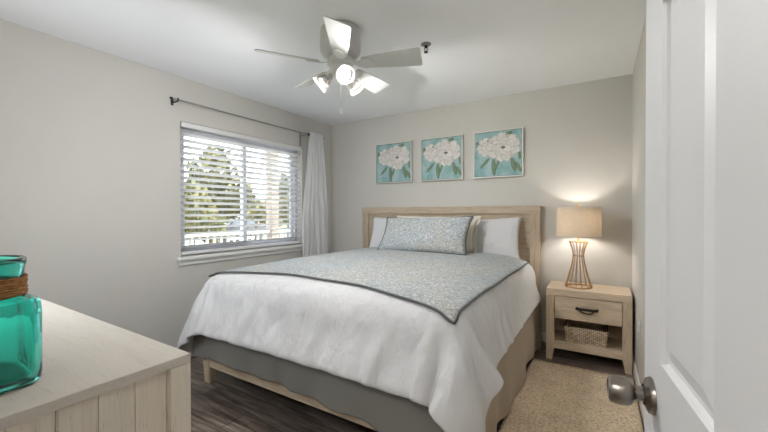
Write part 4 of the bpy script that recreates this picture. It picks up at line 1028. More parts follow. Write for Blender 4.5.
    0,0,-1,1,-1,1,-1,1,-1,1,0,-1,0,0,0,0,1,0,0,0,0,0,0,0,0,0,0,0,0,0,0,0,0,0,0,0,0,0,0,0,0,0,0,0,0,0,0,0,0,0,0,0,0,0,0,0,0,0,0,0,0,0,0,0,0,0,0,-1,0,0,0,0,0,1,
    0,0,-1,1,-1,1,-1,1,-1,1,-1,1,-1,1,0,29,0,-1,1,0,-1,1,-1,1,-1,1,-1,1,0,-1,1,0,0,0,0,0,-1,0,0,0,0,0,0,0,0,0,0,0,0,0,0,0,0,0,0,0,0,0,0,0,0,0,0,0,0,0,0,0,0,0,
    0,0,0,0,0,0,0,0,0,0,0,0,0,0,0,0,1,0,0,0,0,0,-1,0,1,0,-1,1,-1,1,-1,1,-1,1,-1,1,-1,1,29,0,0,0,0,0,-1,1,-1,1,-1,1,0,-1,1,0,0,-1,0,0,0,1,0,0,0,0,0,0,0,0,0,0,
    0,0,0,0,0,0,0,0,0,0,0,0,0,0,0,0,0,0,0,0,0,0,0,0,0,0,0,0,0,0,0,0,0,0,0,0,0,0,0,-1,0,0,0,1,-1,1,0,-1,1,0,-1,1,-1,1,-1,1,-1,1,-1,1,-1,29,0,0,-1,0,0,0,0,1,-1,
    1,-1,0,1,-1,0,0,1,0,0,0,0,0,-1,0,0,0,0,0,0,0,0,0,0,0,0,0,0,0,0,0,0,0,0,0,0,0,0,0,0,0,0,0,0,0,0,0,0,0,0,0,0,0,0,1,-1,1,0,0,0,0,0,0,0,0,-1,1,-1,1,0,-1,0,1,
    -1,1,-1,1,-1,1,-1,1,-1,0,20,0,2,2,3,0,1,-1,0,1,0,1,0,-1,1,0,0,0,0,-1,0,0,0,1,0,0,0,0,0,0,0,0,0,0,0,0,0,0,0,0,0,0,0,0,0,0,0,0,0,0,0,0,0,0,0,0,0,0,0,0,0,0,
    0,0,-1,1,-1,0,0,0,0,0,0,0,1,0,0,0,-1,0,1,0,-1,1,-1,1,-1,-1,0,1,0,0,-1,23,4,2,0,-1,1,-1,0,0,1,0,-1,0,1,0,0,-1,0,0,1,0,0,0,0,0,0,0,0,-1,0,0,0,0,0,0,0,0,0,0,
    0,0,0,0,0,0,0,0,0,0,0,0,0,0,0,0,0,1,0,0,0,-1,1,0,0,0,0,0,0,0,0,0,0,0,0,-1,0,0,1,0,0,-1,1,0,-1,0,0,0,2,-1,-1,-2,-1,2,32,-1,-4,-1,0,1,1,1,0,-1,0,1,0,-1,0,0,
    1,0,0,0,-1,1,-1,0,0,0,0,0,1,0,0,0,0,0,0,0,0,0,0,0,0,0,0,0,0,0,0,0,0,0,0,0,0,0,0,0,-1,0,0,0,1,-1,0,0,0,0,0,0,0,0,1,0,0,0,0,0,0,-1,0,0,1,-1,0,1,0,-1,0,0,0,
    0,1,0,-1,32,-2,1,0,-1,-1,0,0,0,0,0,-1,0,1,0,0,0,0,-1,0,1,-1,1,0,0,0,0,0,0,0,0,-1,1,0,0,0,0,-1,0,0,0,1,0,-1,1,-1,1,0,-1,1,0,0,0,0,0,0,0,0,0,0,0,0,0,0,0,0,
    0,0,0,0,-1,0,0,0,0,0,1,0,0,0,-1,1,0,-1,1,0,0,-1,1,0,1,1,1,28,0,1,-1,0,0,0,0,0,0,0,1,0,0,-1,0,0,0,1,0,0,0,0,0,-1,0,0,0,0,0,0,1,-1,0,0,0,0,1,0,0,0,-1,0,1,
    -1,1,-1,0,1,-1,0,0,0,0,0,0,0,0,0,0,0,0,0,0,0,0,0,0,1,0,0,0,0,0,0,0,-1,0,1,0,0,-1,0,1,-1,0,1,0,-1,1,-1,1,-1,30,-1,-1,2,-1,0,0,0,0,0,0,0,-1,0,1,0,0,0,-1,0,
    0,0,0,0,1,0,0,0,0,0,0,0,0,0,0,0,0,0,0,0,0,0,0,0,0,0,0,0,0,0,0,0,0,0,-1,1,0,0,0,0,0,0,0,0,0,0,0,0,-1,0,0,0,0,0,1,0,0,0,-1,0,0,1,0,-1,1,0,-1,1,0,0,1,0,0,31,
    1,-1,-2,1,0,-1,0,0,0,-1,0,1,0,0,0,-1,0,1,0,0,0,0,0,0,-1,0,0,0,0,0,0,0,0,0,0,0,0,0,0,0,0,0,0,0,0,0,0,0,0,0,0,0,0,1,-1,0,0,0,0,0,0,0,1,0,0,0,0,0,0,0,0,0,0,
    -1,0,0,1,0,0,0,-1,0,1,-1,0,0,0,0,0,1,0,2,28,0,1,0,0,0,1,-1,0,-1,1,0,0,-1,0,0,1,0,0,0,-1,0,0,0,0,1,0,0,0,0,0,0,0,0,0,0,0,0,0,0,0,0,0,0,0,0,0,0,0,0,0,0,0,0,
    0,0,0,0,0,0,0,0,0,-1,0,0,0,0,0,0,0,1,-1,1,0,0,0,-1,0,0,1,0,0,-1,0,0,1,0,1,0,-2,-1,-2,28,0,0,1,0,-1,0,0,0,1,-1,0,0,1,0,0,0,-1,0,0,1,0,0,0,0,0,0,0,0,0,-1,1,
    -1,0,0,0,0,0,0,0,0,0,0,0,0,0,0,0,0,0,0,0,1,0,-1,1,-1,0,1,0,-1,0,1,0,0,0,0,0,0,0,0,-1,1,-1,0,0,0,1,0,0,-1,0,0,1,0,0,-1,-2,0,0,0,-2,0,29,0,0,-1,0,1,-1,1,-1,
    0,1,0,0,-1,0,0,0,1,0,0,0,0,0,-1,0,0,0,0,0,0,1,-1,1,0,0,0,0,0,0,0,0,0,0,0,0,0,0,0,0,0,0,0,-1,0,1,-1,1,0,-1,0,1,0,-1,0,0,0,0,0,0,1,0,0,0,0,0,0,0,-1,0,0,1,0,
    0,-1,0,0,0,1,-1,-1,0,2,0,29,-1,0,1,0,-1,1,-1,1,0,-1,0,0,1,0,0,0,0,-1,0,0,0,0,1,0,0,0,0,0,0,0,0,0,0,0,-1,0,0,0,0,1,0,0,-1,1,-1,0,0,0,1,0,-1,1,0,0,0,0,0,0,
    0,0,0,0,0,0,0,0,0,0,-1,0,0,0,0,0,1,0,0,0,0,-1,0,0,0,0,0,1,-1,0,1,0,0,0,28,1,-1,-1,0,-1,0,1,1,0,1,0,0,0,-1,0,0,0,1,0,0,0,0,0,0,0,0,-1,0,0,0,0,0,0,0,1,0,0,
    0,0,-1,0,0,1,-1,1,0,0,0,-1,0,1,-1,0,0,0,0,0,0,0,0,0,0,0,0,1,-1,1,0,0,0,0,0,0,0,-1,0,0,0,1,0,0,0,0,0,0,-1,1,0,-1,0,0,0,26,-1,2,1,-1,2,0,0,-1,0,0,0,0,0,1,0,
    0,0,0,0,-1,0,0,0,0,0,0,1,0,0,0,0,0,0,0,0,0,0,0,0,0,0,0,0,0,0,0,0,0,0,0,0,0,0,0,0,0,0,0,0,0,0,0,0,0,-1,1,-1,0,0,0,0,1,0,0,0,0,0,0,-1,0,0,1,0,-1,0,0,0,1,0,
    0,0,0,26,2,0,0,1,0,0,0,0,0,0,0,0,0,0,0,-1,0,0,0,1,0,0,0,0,0,0,0,0,-1,1,-1,0,0,0,0,0,0,0,0,0,0,0,0,0,0,0,0,0,0,0,0,0,0,0,0,0,0,0,0,0,1,-1,1,0,0,0,0,0,0,0,
    0,-1,0,0,0,0,0,1,0,0,0,-1,0,1,0,0,0,-1,1,-1,1,0,29,0,-1,0,0,0,0,0,0,1,-1,0,0,0,0,0,1,0,0,0,0,0,-1,0,0,0,0,0,0,1,-1,1,0,0,0,0,0,0,0,0,0,0,0,0,0,0,0,0,0,0,
    0,0,0,0,0,0,0,0,0,0,0,-1,1,-1,0,0,0,0,0,1,0,0,0,0,0,0,0,0,-1,0,0,0,1,0,0,0,0,0,0,0,1,-1,0,30,-1,0,0,0,0,0,0,0,-1,1,0,0,0,0,0,0,0,-1,0,0,0,1,0,0,0,0,0,0,0,
    0,0,0,0,-1,0,0,0,0,0,0,0,0,0,0,0,0,0,0,0,0,0,0,0,1,0,-1,0,0,1,0,0,0,0,0,0,0,0,0,-1,0,0,0,0,0,1,0,0,0,0,0,0,-1,0,0,1,0,0,0,-1,0,0,0,28,0,0,0,0,0,0,0,0,1,0,
    0,-1,0,0,0,0,0,1,0,0,0,0,0,0,-1,0,0,0,0,0,0,0,0,1,0,0,0,0,0,0,0,0,0,0,0,0,0,0,0,0,0,0,0,-1,0,1,0,0,-1,0,0,0,0,0,0,0,1,0,0,0,0,0,0,0,-1,0,0,0,0,1,0,0,0,0,
    -1,0,0,1,0,0,0,0,31,-1,0,-1,0,0,0,0,0,-1,0,0,1,0,0,0,0,0,0,0,0,-1,0,0,0,1,0,0,0,0,0,0,0,0,0,0,0,0,0,0,0,-1,0,0,0,0,0,0,0,0,1,0,0,0,0,0,0,0,0,0,0,0,0,0,0,
    0,0,-1,0,0,0,0,0,0,1,0,0,0,0,0,-1,0,0,0,1,0,0,1,0,0,0,1,-1,30,0,-1,1,0,-1,0,0,0,0,0,0,0,0,0,-1,0,0,0,0,0,1,0,0,0,0,-1,0,0,0,0,0,0,0,0,0,0,0,0,0,0,1,0,0,0,
    0,0,0,0,0,-1,0,0,0,0,0,0,0,0,0,0,0,0,0,1,0,0,0,0,0,0,0,0,0,-1,0,0,0,1,0,0,0,0,0,-1,0,1,-1,1,-1,0,0,0,26,1,1,1,0,0,0,0,0,0,-1,0,0,0,0,1,0,0,0,0,0,-1,0,0,0,
    0,1,0,0,0,0,0,0,0,0,0,0,0,0,0,0,0,0,0,0,0,0,0,0,0,0,0,0,0,0,0,0,0,0,0,0,0,0,0,-1,0,0,0,0,0,1,0,0,0,0,0,0,0,-1,0,0,0,0,1,0,0,0,0,-1,-2,-1,-1,1,29,0,0,-1,0,
    0,0,0,0,0,1,0,0,0,0,0,0,-1,0,0,0,1,0,0,0,0,0,0,0,-1,0,0,0,0,0,0,0,0,0,0,0,0,0,0,0,0,0,0,0,0,0,0,0,0,0,0,0,0,0,0,0,1,0,0,0,0,0,0,0,0,-1,0,0,0,0,0,1,0,0,0,
    0,0,0,-1,0,0,-1,0,-1,2,1,0,-1,28,0,0,0,0,1,0,0,0,0,0,0,0,-1,0,0,0,1,0,0,0,0,0,0,-1,0,0,0,0,1,0,0,0,0,0,0,0,0,0,0,0,0,0,0,0,0,0,0,0,0,0,0,0,0,0,0,0,0,0,0,
    0,-1,0,0,0,0,0,0,1,0,0,0,0,0,0,0,-1,0,0,0,0,0,0,1,0,0,0,0,0,0,-1,0,1,29,0,0,0,0,-1,0,0,0,0,0,0,0,1,0,0,0,-1,0,0,0,0,0,0,1,0,0,0,0,0,0,0,0,-1,0,0,0,0,0,0,
    0,0,0,0,0,0,0,0,0,0,0,0,0,0,0,0,0,1,0,0,0,0,0,0,0,0,0,0,-1,0,0,0,0,0,1,0,0,0,0,0,0,0,0,-1,0,0,0,0,0,1,0,0,0,28,0,0,0,0,1,0,0,0,0,0,0,0,-1,0,0,0,1,0,0,0,0,
    0,0,0,-1,0,0,0,0,0,0,0,1,0,0,0,0,0,0,0,0,0,0,0,0,0,0,0,0,0,0,0,0,0,0,0,-1,0,0,0,0,0,0,0,0,1,0,0,0,0,0,0,0,-1,0,0,0,0,0,0,1,0,0,0,-1,0,0,0,0,1,0,-1,27,0,0,
    1,0,0,0,0,0,0,0,0,0,1,0,0,0,0,-1,0,0,0,0,0,0,1,0,0,0,0,0,0,0,0,0,0,-1,0,0,0,0,0,0,0,0,0,0,0,0,0,1,-1,0,0,1,-1,1,0,0,0,0,0,0,0,0,0,-1,0,0,0,0,0,0,1,0,0,0,
    0,0,0,0,-1,0,0,0,1,0,0,-1,0,0,0,1,27,0,1,-1,1,0,0,1,0,0,0,0,0,0,-1,0,0,0,1,0,0,0,0,0,0,0,0,-1,0,0,0,0,0,0,0,0,1,0,0,0,0,0,0,0,0,0,0,0,0,0,-1,1,0,0,-1,1,
    -1,0,0,0,0,0,0,0,0,0,1,0,0,0,0,0,0,-1,0,0,0,0,0,1,0,0,0,-1,1,-1,1,-1,1,-1,0,1,0,31,-1,0,-1,0,0,0,0,0,0,-1,0,0,0,1,0,0,0,0,0,0,-1,0,0,0,0,0,1,0,0,0,0,0,0,
    0,0,0,0,0,0,0,0,0,0,0,-1,0,1,0,0,0,0,0,0,0,0,0,0,0,0,0,0,0,0,0,0,-1,0,0,0,0,0,1,0,0,0,0,0,0,-1,0,0,0,1,-1,1,0,0,0,1,0,-1,0,30,0,-1,1,-1,0,0,-1,0,0,1,0,0,
    0,0,0,-1,0,0,0,0,1,0,0,0,0,0,0,0,-1,0,0,0,0,0,0,0,0,0,0,0,0,0,0,0,1,0,-1,0,0,0,0,0,0,0,0,0,0,0,0,1,0,0,0,0,0,0,0,0,0,0,0,-1,0,0,0,0,0,1,0,0,0,0,0,0,0,-1,
    1,0,0,0,1,-1,28,1,0,0,0,0,0,0,0,0,0,0,-1,0,0,0,1,0,0,0,0,0,-1,0,0,0,0,0,0,1,0,0,0,0,0,0,0,0,0,0,0,0,0,0,0,0,0,0,0,0,0,0,0,0,0,0,0,0,0,0,-1,0,0,0,0,0,0,0,
    0,0,1,0,0,0,0,0,0,0,-1,0,0,0,0,0,1,0,0,0,0,0,0,-1,1,29,0,0,-1,0,0,0,0,0,0,0,0,1,0,0,0,0,0,-1,0,0,0,1,0,0,0,0,0,0,0,0,0,0,-1,0,0,0,0,0,0,0,0,0,0,0,0,0,0,0,
    0,0,0,0,0,0,0,0,0,0,1,0,0,0,0,0,0,0,0,0,0,-1,0,0,0,0,0,1,0,0,0,0,0,0,0,-1,0,0,0,1,0,0,0,0,29,0,-1,1,0,0,0,0,0,0,0,0,-1,0,0,0,0,0,1,0,0,0,0,0,-1,0,0,0,0,0,
    0,0,0,1,0,0,0,0,0,0,0,0,0,0,0,0,0,0,0,0,0,0,0,0,0,0,0,0,0,-1,0,0,0,0,0,0,0,1,0,0,0,0,0,0,0,0,-1,0,0,0,0,1,-1,1,0,0,0,0,-1,0,0,0,0,28,0,0,0,0,0,0,0,0,0,0,
    0,1,0,0,0,0,0,0,-1,0,0,0,0,1,0,0,0,0,0,0,0,0,0,-1,1,-1,1,-1,0,0,0,0,0,0,0,0,0,0,0,0,0,0,0,0,0,0,0,0,1,0,0,0,0,0,0,0,-1,0,0,0,0,0,1,0,0,0,0,0,0,0,-1,1,-1,
    0,0,0,0,1,0,-1,-1,0,29,-1,1,0,0,0,0,0,0,0,0,0,0,-1,0,0,0,0,0,1,0,0,0,0,0,-1,0,0,0,0,0,0,0,0,1,-1,1,-1,1,0,0,0,0,0,0,0,0,0,0,0,0,0,0,0,0,0,0,0,0,-1,0,0,0,
    0,0,0,1,0,0,0,0,0,0,-1,0,0,0,0,1,0,0,0,0,0,0,0,-1,0,-1,0,1,1,0,26,1,1,0,0,0,0,0,0,0,0,0,0,1,0,0,0,0,0,0,-1,0,0,0,0,1,0,0,0,0,0,0,0,0,0,0,0,0,0,-1,0,0,0,0,
    0,0,0,0,0,0,0,0,0,0,1,0,0,0,0,0,0,0,0,0,0,0,-1,0,0,0,0,0,1,0,0,0,0,0,-1,0,0,0,0,0,0,0,1,0,0,-1,0,0,0,28,1,-1,1,0,0,0,0,0,0,0,0,0,0,-1,0,0,0,0,0,1,0,0,0,0,
    0,0,0,0,-1,0,0,0,0,0,0,0,0,0,1,0,0,0,0,0,0,0,0,0,0,0,0,0,0,-1,0,0,0,0,0,0,0,0,0,0,1,0,0,0,0,0,0,-1,0,0,0,0,1,0,0,0,0,0,0,0,0,0,-1,0,1,0,0,0,30,-1,1,-1,0,
    0,0,0,-1,0,0,0,0,0,1,0,0,0,0,0,0,-1,0,0,0,0,0,0,0,1,0,0,0,0,0,0,0,0,0,0,-1,0,0,0,0,0,0,0,0,1,0,0,0,0,0,0,0,0,0,0,0,0,0,0,0,-1,0,0,0,1,-1,1,0,0,0,0,0,-1,0,
    0,0,0,0,1,-1,1,0,0,0,0,0,1,-1,30,0,0,0,-1,0,-1,0,1,0,0,0,0,0,0,0,-1,0,0,0,0,1,0,0,0,0,0,0,0,-1,0,0,0,0,0,0,0,0,0,0,1,0,0,0,0,0,0,0,0,-1,0,0,0,0,0,0,0,0,0,
    0,0,1,0,0,0,0,0,0,0,-1,1,-1,0,0,0,0,1,0,0,0,0,0,0,-1,1,-1,0,1,0,0,1,-1,1,29,-1,-1,-1,1,0,1,0,1,-1,0,1,-1,0,0,0,1,0,0,0,0,0,0,-1,0,0,0,0,0,1,0,0,0,0,0,0,0,
    0,0,0,0,0,-1,1,-1,1,0,0,0,0,0,0,0,0,0,0,0,0,0,0,0,-1,0,0,0,0,0,0,0,1,0,0,0,0,0,0,-1,0,0,0,0,1,-1,1,0,0,0,0,0,0,-1,0,0,28,1,0,0,0,0,0,0,-1,1,0,-1,1,0,0,0,
    0,-1,0,0,0,0,0,1,0,0,0,0,0,0,0,-1,0,0,0,0,0,0,0,0,0,0,1,-1,1,-1,0,0,0,0,0,0,0,0,0,0,0,0,0,1,0,0,0,0,0,0,0,0,0,-1,0,0,0,0,1,0,0,0,0,0,0,-1,1,-1,0,0,0,0,1,
    0,-1,1,0,29,0,-1,2,-1,0,0,0,0,0,0,0,-1,0,0,0,0,1,0,0,0,0,0,0,-1,0,0,0,0,0,0,1,0,0,0,0,0,0,0,0,0,0,-1,1,0,0,0,0,0,0,0,0,0,0,0,0,0,0,0,-1,0,0,0,0,0,0,0,0,1,
    0,0,0,0,0,-1,0,0,0,0,1,0,0,0,0,0,0,0,0,-1,0,2,-2,1,29,0,1,-2,1,0,0,0,-1,0,0,0,1,0,0,0,0,-1,0,0,0,0,0,0,1,0,0,0,0,0,0,0,0,0,-1,0,0,0,0,0,0,0,1,-1,0,0,0,0,
    0,0,0,0,0,0,0,0,0,0,0,1,0,0,0,0,0,0,0,0,-1,0,0,0,0,1,0,0,0,0,0,-1,0,0,0,1,0,0,0,0,0,0,-1,1,-2,25,1,2,0,0,0,0,0,1,0,0,0,0,0,-1,0,0,1,0,0,0,0,0,0,0,0,-1,0,
    0,0,0,0,0,0,1,0,0,0,0,0,0,0,0,0,0,0,0,0,0,0,0,0,0,0,0,0,0,0,0,-1,0,0,0,0,0,0,0,1,0,0,0,0,0,-1,0,0,0,0,1,0,0,0,0,-1,0,0,0,0,0,0,0,0,1,29,0,-2,2,0,-1,0,0,0,
    0,0,0,0,0,1,0,0,0,0,-1,0,0,0,0,0,0,1,0,0,0,0,0,0,0,0,-1,0,0,0,0,0,0,0,0,0,0,0,0,0,0,0,0,0,0,0,0,1,0,0,0,0,0,0,0,0,0,0,-1,0,0,0,0,1,0,0,0,0,0,-1,0,0,0,1,0,
    0,0,0,0,0,0,0,-1,1,28,0,1,0,-1,1,0,0,0,0,0,0,0,0,-1,0,0,0,0,1,0,0,0,0,0,0,0,-1,0,0,0,0,0,0,0,1,0,0,0,0,0,0,0,0,0,0,0,0,0,0,0,0,0,0,0,0,-1,0,0,0,0,0,0,0,0,
    1,0,0,0,0,0,0,-1,0,0,0,0,1,0,0,0,0,-1,0,0,0,0,0,0,0,1,0,-1,31,-2,0,-2,2,0,0,0,0,-1,0,0,0,0,1,0,0,0,0,0,0,-1,0,0,0,0,0,1,0,0,0,0,0,0,0,-1,1,0,0,-1,0,0,0,0,
    0,0,0,1,-1,0,1,0,0,-1,1,0,0,0,0,0,0,0,0,0,0,-1,0,0,0,0,0,1,0,0,0,0,0,-1,0,0,0,1,0,0,0,0,0,0,0,0,0,1,1,28,1,-1,1,-1,0,0,0,0,1,0,0,0,0,0,-1,0,0,0,0,0,1,0,0,
    0,0,0,0,-1,0,0,0,0,0,0,1,-1,0,0,1,0,0,0,0,0,0,0,-1,1,0,-1,0,0,1,-1,0,0,0,0,0,0,0,0,0,1,0,0,0,0,0,0,-1,0,0,0,0,1,0,0,0,0,-1,0,0,0,0,1,0,0,0,0,0,0,29,0,0,0,
    0,0,0,0,0,-1,0,1,-1,0,0,1,0,0,0,0,0,-1,0,0,0,0,0,0,1,0,0,0,0,0,0,0,0,0,0,0,-1,0,0,0,0,0,0,1,-1,1,-1,1,0,0,0,0,0,0,0,0,0,0,0,0,-1,0,0,0,0,1,-1,1,0,0,0,0,
    -1,0,1,-1,1,0,0,0,0,0,-1,0,0,1,-1,0,-1,31,0,-1,0,-1,0,0,-1,0,1,0,-1,1,0,0,0,-1,0,0,0,0,1,0,0,0,0,0,0,0,-1,0,1,-1,0,0,0,0,0,0,0,1,0,0,0,0,0,0,-1,1,-1,1,-1,
    0,0,0,0,0,0,0,0,0,0,1,0,0,0,0,0,0,-1,1,-1,0,0,0,1,0,0,-1,1,-1,0,0,1,0,0,0,0,1,-1,1,-1,0,32,0,-1,-1,0,-1,0,0,0,0,0,0,-1,0,0,0,1,0,0,0,0,0,0,0,-1,0,0,0,0,1,
    0,-1,1,0,0,0,0,0,0,0,0,0,0,0,0,-1,1,0,0,0,0,0,0,0,0,0,0,0,0,0,0,0,-1,0,0,0,0,0,0,1,0,0,0,0,0,-1,0,0,0,1,0,0,0,-1,0,0,1,0,0,0,0,1,2,31,-2,0,0,0,0,-1,1,-1,
    0,0,0,1,0,0,0,0,0,-1,0,0,0,0,0,1,0,0,0,0,0,0,0,0,-1,0,0,0,0,0,0,0,0,0,0,0,1,-1,0,0,0,0,0,0,0,0,0,1,-1,0,0,0,0,1,0,0,0,0,0,0,-1,0,0,0,0,1,0,0,0,0,-1,0,0,0,
    1,0,0,-1,1,0,0,0,1,-1,28,1,0,-1,0,0,0,0,1,0,0,0,-1,0,0,0,0,0,1,0,0,0,0,-1,0,0,0,0,0,0,0,0,0,1,0,0,0,0,0,0,0,0,0,0,0,0,0,0,0,0,0,0,0,0,0,0,-1,1,0,0,0,0,-1,
    0,0,1,-1,0,1,0,0,0,0,0,-1,0,0,0,1,0,0,0,0,-1,0,0,1,-1,0,1,0,0,-1,
    132,41,31,28,28,30,17,17,23,25,18,-5,5,9,13,9,-10,-11,0,9,-2,-7,0,2,1,9,-5,-4,1,13,8,-7,-14,-1,0,3,8,-8,-1,1,3,12,-14,-5,3,13,-1,-10,-1,-1,0,8,-8,0,1,2,
    11,-11,-5,-1,3,8,1,-9,-2,0,10,2,-13,-3,-1,0,2,0,0,1,12,10,-10,-19,-7,-2,13,-8,-25,-22,-21,-31,-29,-27,-27,-33,-31,32,-4,-1,0,-1,-1,3,0,-1,0,-1,1,1,-2,0,0,
    0,0,0,-1,1,1,-1,1,0,-2,-2,4,-1,-1,-1,2,0,2,0,-3,1,0,1,0,-2,-1,1,3,0,-3,0,0,2,0,-1,-1,2,0,0,-2,-1,1,3,0,-3,2,-2,1,2,-1,-1,0,2,1,0,0,-2,0,1,-1,-1,0,0,2,0,
    -1,-2,0,1,1,-1,4,-3,0,-1,-2,-1,32,-4,-2,0,1,-2,3,1,-2,-2,1,1,-2,-1,1,0,1,0,0,-1,3,-1,-1,-2,2,-1,0,0,1,-2,1,2,0,-4,0,4,-2,0,0,0,0,0,1,0,2,-8,5,1,-2,1,2,-1,
    0,-1,-1,1,0,0,-1,2,0,-1,0,0,0,1,0,0,0,-2,0,1,0,1,-1,1,0,-1,0,0,1,1,-1,-1,2,-1,0,0,1,1,-5,-1,2,29,-3,0,1,-1,-1,3,0,-2,0,0,1,-3,1,1,0,0,1,-1,-1,1,1,-1,-2,4,
    -4,1,0,1,-3,2,0,2,-2,1,1,-1,0,-1,0,0,-1,2,0,-4,5,-2,1,0,-1,0,1,1,-2,0,1,-2,2,0,-2,4,-3,-1,1,0,2,-2,1,1,-1,-1,0,2,-1,-1,1,0,0,0,0,-1,2,-4,1,1,-2,1,1,2,-2,
    -1,1,0,27,-4,1,0,1,1,3,1,-4,-1,1,3,-4,1,-1,0,0,1,0,-2,2,2,-1,1,-6,-2,5,2,0,-2,0,1,1,-1,0,2,-3,1,0,-1,0,-1,2,-1,1,0,-5,4,1,1,0,-2,3,-2,-1,0,0,0,1,0,1,-1,
    -3,3,0,0,1,-2,2,-1,0,0,0,0,0,1,0,-2,0,1,-1,3,-9,6,-2,1,1,-1,1,1,2,0,-1,29,-1,-2,-2,-1,0,2,-1,2,0,-1,0,1,0,-1,1,0,0,0,0,-1,2,0,-2,2,0,0,-1,0,0,-3,3,1,1,0,
    -1,-5,4,0,0,-1,-1,1,2,0,-2,3,0,-2,0,0,0,1,1,-1,-2,-2,3,1,1,-3,-1,3,0,0,-1,-1,1,1,0,0,0,-1,-1,1,1,-2,0,1,1,0,1,1,-7,1,0,-1,2,0,-1,1,4,3,28,-1,-1,-1,-1,-1,
    -3,8,0,-2,-1,3,-2,-1,1,-1,0,2,0,-1,0,0,1,1,-2,0,1,0,0,-1,-1,1,2,-2,0,0,1,0,0,-1,1,-3,2,2,-2,-2,2,2,-1,0,0,-3,3,0,0,-1,-5,7,-2,2,-2,-3,3,0,0,0,-1,-3,6,-1,
    1,-1,0,0,0,0,-1,0,-1,0,2,-2,1,-4,1,2,-3,-1,1,0,3,2,0,29,-1,-2,-1,-1,-1,-5,3,7,-4,0,2,2,-1,-2,1,0,1,-1,1,-1,0,0,1,0,1,0,-1,0,0,-3,2,0,3,-1,-1,0,0,0,1,0,-5,
    4,0,1,0,-1,-1,1,0,0,1,-3,3,-1,1,0,-3,3,-1,0,1,-3,3,0,-1,-4,5,-2,2,-1,1,-1,0,0,1,-4,1,0,1,1,0,-3,-2,2,-2,-1,-1,3,-1,2,1,2,30,-1,-2,-2,-1,-5,1,-4,5,6,-2,1,
    1,-1,0,-1,0,1,2,-3,1,0,2,-1,1,-1,1,0,-1,0,1,-3,3,0,1,-3,1,0,1,0,-1,2,-1,-2,2,-2,0,1,1,0,0,-1,0,0,2,-1,0,0,0,0,-1,0,0,0,1,0,-1,-2,1,1,1,0,-1,2,-2,-3,3,-2,
    -2,3,1,0,-3,-1,-2,-1,0,1,-1,4,0,2,1,31,-1,0,-2,-3,0,-3,-4,-3,5,4,2,1,0,-2,1,0,2,0,-1,-3,4,-1,1,0,0,-1,1,-1,-2,1,-1,1,2,-1,0,0,1,0,0,0,-1,1,1,-1,-1,0,0,1,
    0,-1,0,1,-1,1,0,0,0,0,-1,1,-2,1,1,0,-1,1,-3,1,2,0,-1,1,-1,1,-2,-1,0,0,2,0,-2,-3,-1,-3,2,0,0,1,1,4,3,2,30,0,-2,-1,0,0,-1,-1,-6,-4,7,4,1,1,-4,1,1,2,0,0,0,
    -1,1,0,-1,1,0,0,1,-2,-1,-2,3,1,0,-1,0,2,0,0,0,-1,1,0,-2,0,0,2,-1,0,0,-1,0,1,0,1,-1,1,-1,0,0,0,1,0,-1,0,0,-2,1,1,0,0,1,-2,2,0,-6,2,1,2,-1,-2,-3,-5,4,-3,1,
    4,2,2,0,2,1,20,4,2,2,-1,-1,0,-1,0,-5,-5,10,3,-1,-1,-1,2,1,0,0,-1,0,0,1,-1,0,1,-1,0,0,0,-1,0,1,0,0,0,0,0,0,0,0,0,0,0,0,-1,0,1,0,0,0,-1,1,0,0,0,0,0,0,0,0,0,
    0,-1,3,-3,1,0,0,1,0,-2,2,-1,0,-1,-1,1,2,-1,-3,-7,5,-4,3,3,1,1,0,0,1,2,-4,3,6,5,7,5,1,2,0,0,-6,-4,12,-2,1,-2,2,2,-1,-1,0,0,1,-1,1,-1,0,0,0,2,-5,3,1,0,0,-1,
    0,0,1,0,-1,0,0,1,0,0,0,0,0,0,0,-1,1,0,-1,0,0,0,1,0,-1,0,0,0,1,-2,0,2,-1,1,-1,0,0,1,-1,1,-1,-2,2,0,1,-11,7,-6,4,3,0,2,0,2,2,-1,-2,-2,-1,-1,-1,0,3,7,6,6,5,
    2,-2,-1,7,-2,-8,9,-4,1,2,0,0,0,1,-1,0,0,0,-1,-1,1,0,0,0,1,-1,0,0,0,0,1,0,0,-1,0,0,0,0,0,0,0,0,0,0,1,0,-1,0,0,0,1,0,0,0,-1,0,1,-1,1,0,0,0,0,-1,1,-2,3,-7,6,
    1,-6,2,-8,7,1,-1,0,-3,-1,-4,-4,-5,-4,-7,0,0,1,0,0,0,0,3,5,10,1,2,1,0,1,-3,3,0,0,0,0,0,0,0,1,-1,1,0,-1,0,1,0,0,-1,1,0,0,-1,1,0,0,0,0,0,0,0,0,0,0,0,0,0,0,0,
    0,0,0,0,0,0,0,-1,0,1,0,-1,1,-1,0,0,0,0,0,0,0,-2,2,0,-1,0,1,4,-5,-6,-5,-5,-4,-4,-2,-1,0,0,2,-2,0,0,-1,1,-1,2,0,0,-1,9,-1,1,1,0,-1,0,1,0,1,-1,1,0,1,-1,0,0,
    1,-1,1,-1,0,0,0,0,1,0,0,-1,0,1,0,-1,0,1,-1,1,-1,0,0,0,0,0,0,0,1,0,-1,0,0,0,0,0,0,0,0,0,0,0,0,0,0,-1,-1,0,0,-2,1,1,2,-1,-11,-6,-2,-2,0,0,1,-1,-1,1,0,1,1,0,
    -1,1,0,0,-1,0,0,1,-4,4,0,1,1,1,0,0,0,0,2,0,-1,0,0,1,0,-1,1,0,0,0,0,1,0,-1,0,0,0,0,-1,1,1,0,-2,2,-1,1,0,0,-1,0,0,0,0,0,0,0,0,0,0,1,-1,0,-1,1,-1,1,-1,1,-1,
    -1,0,0,0,-1,0,-1,-1,-1,-7,8,-1,0,-1,-3,-1,-3,0,-1,-1,-1,1,1,-1,2,0,0,0,-1,0,0,-1,2,-1,-1,0,0,0,2,0,1,0,-1,1,1,-1,1,0,-1,1,0,0,0,0,1,-1,0,0,1,0,0,0,0,-1,0,
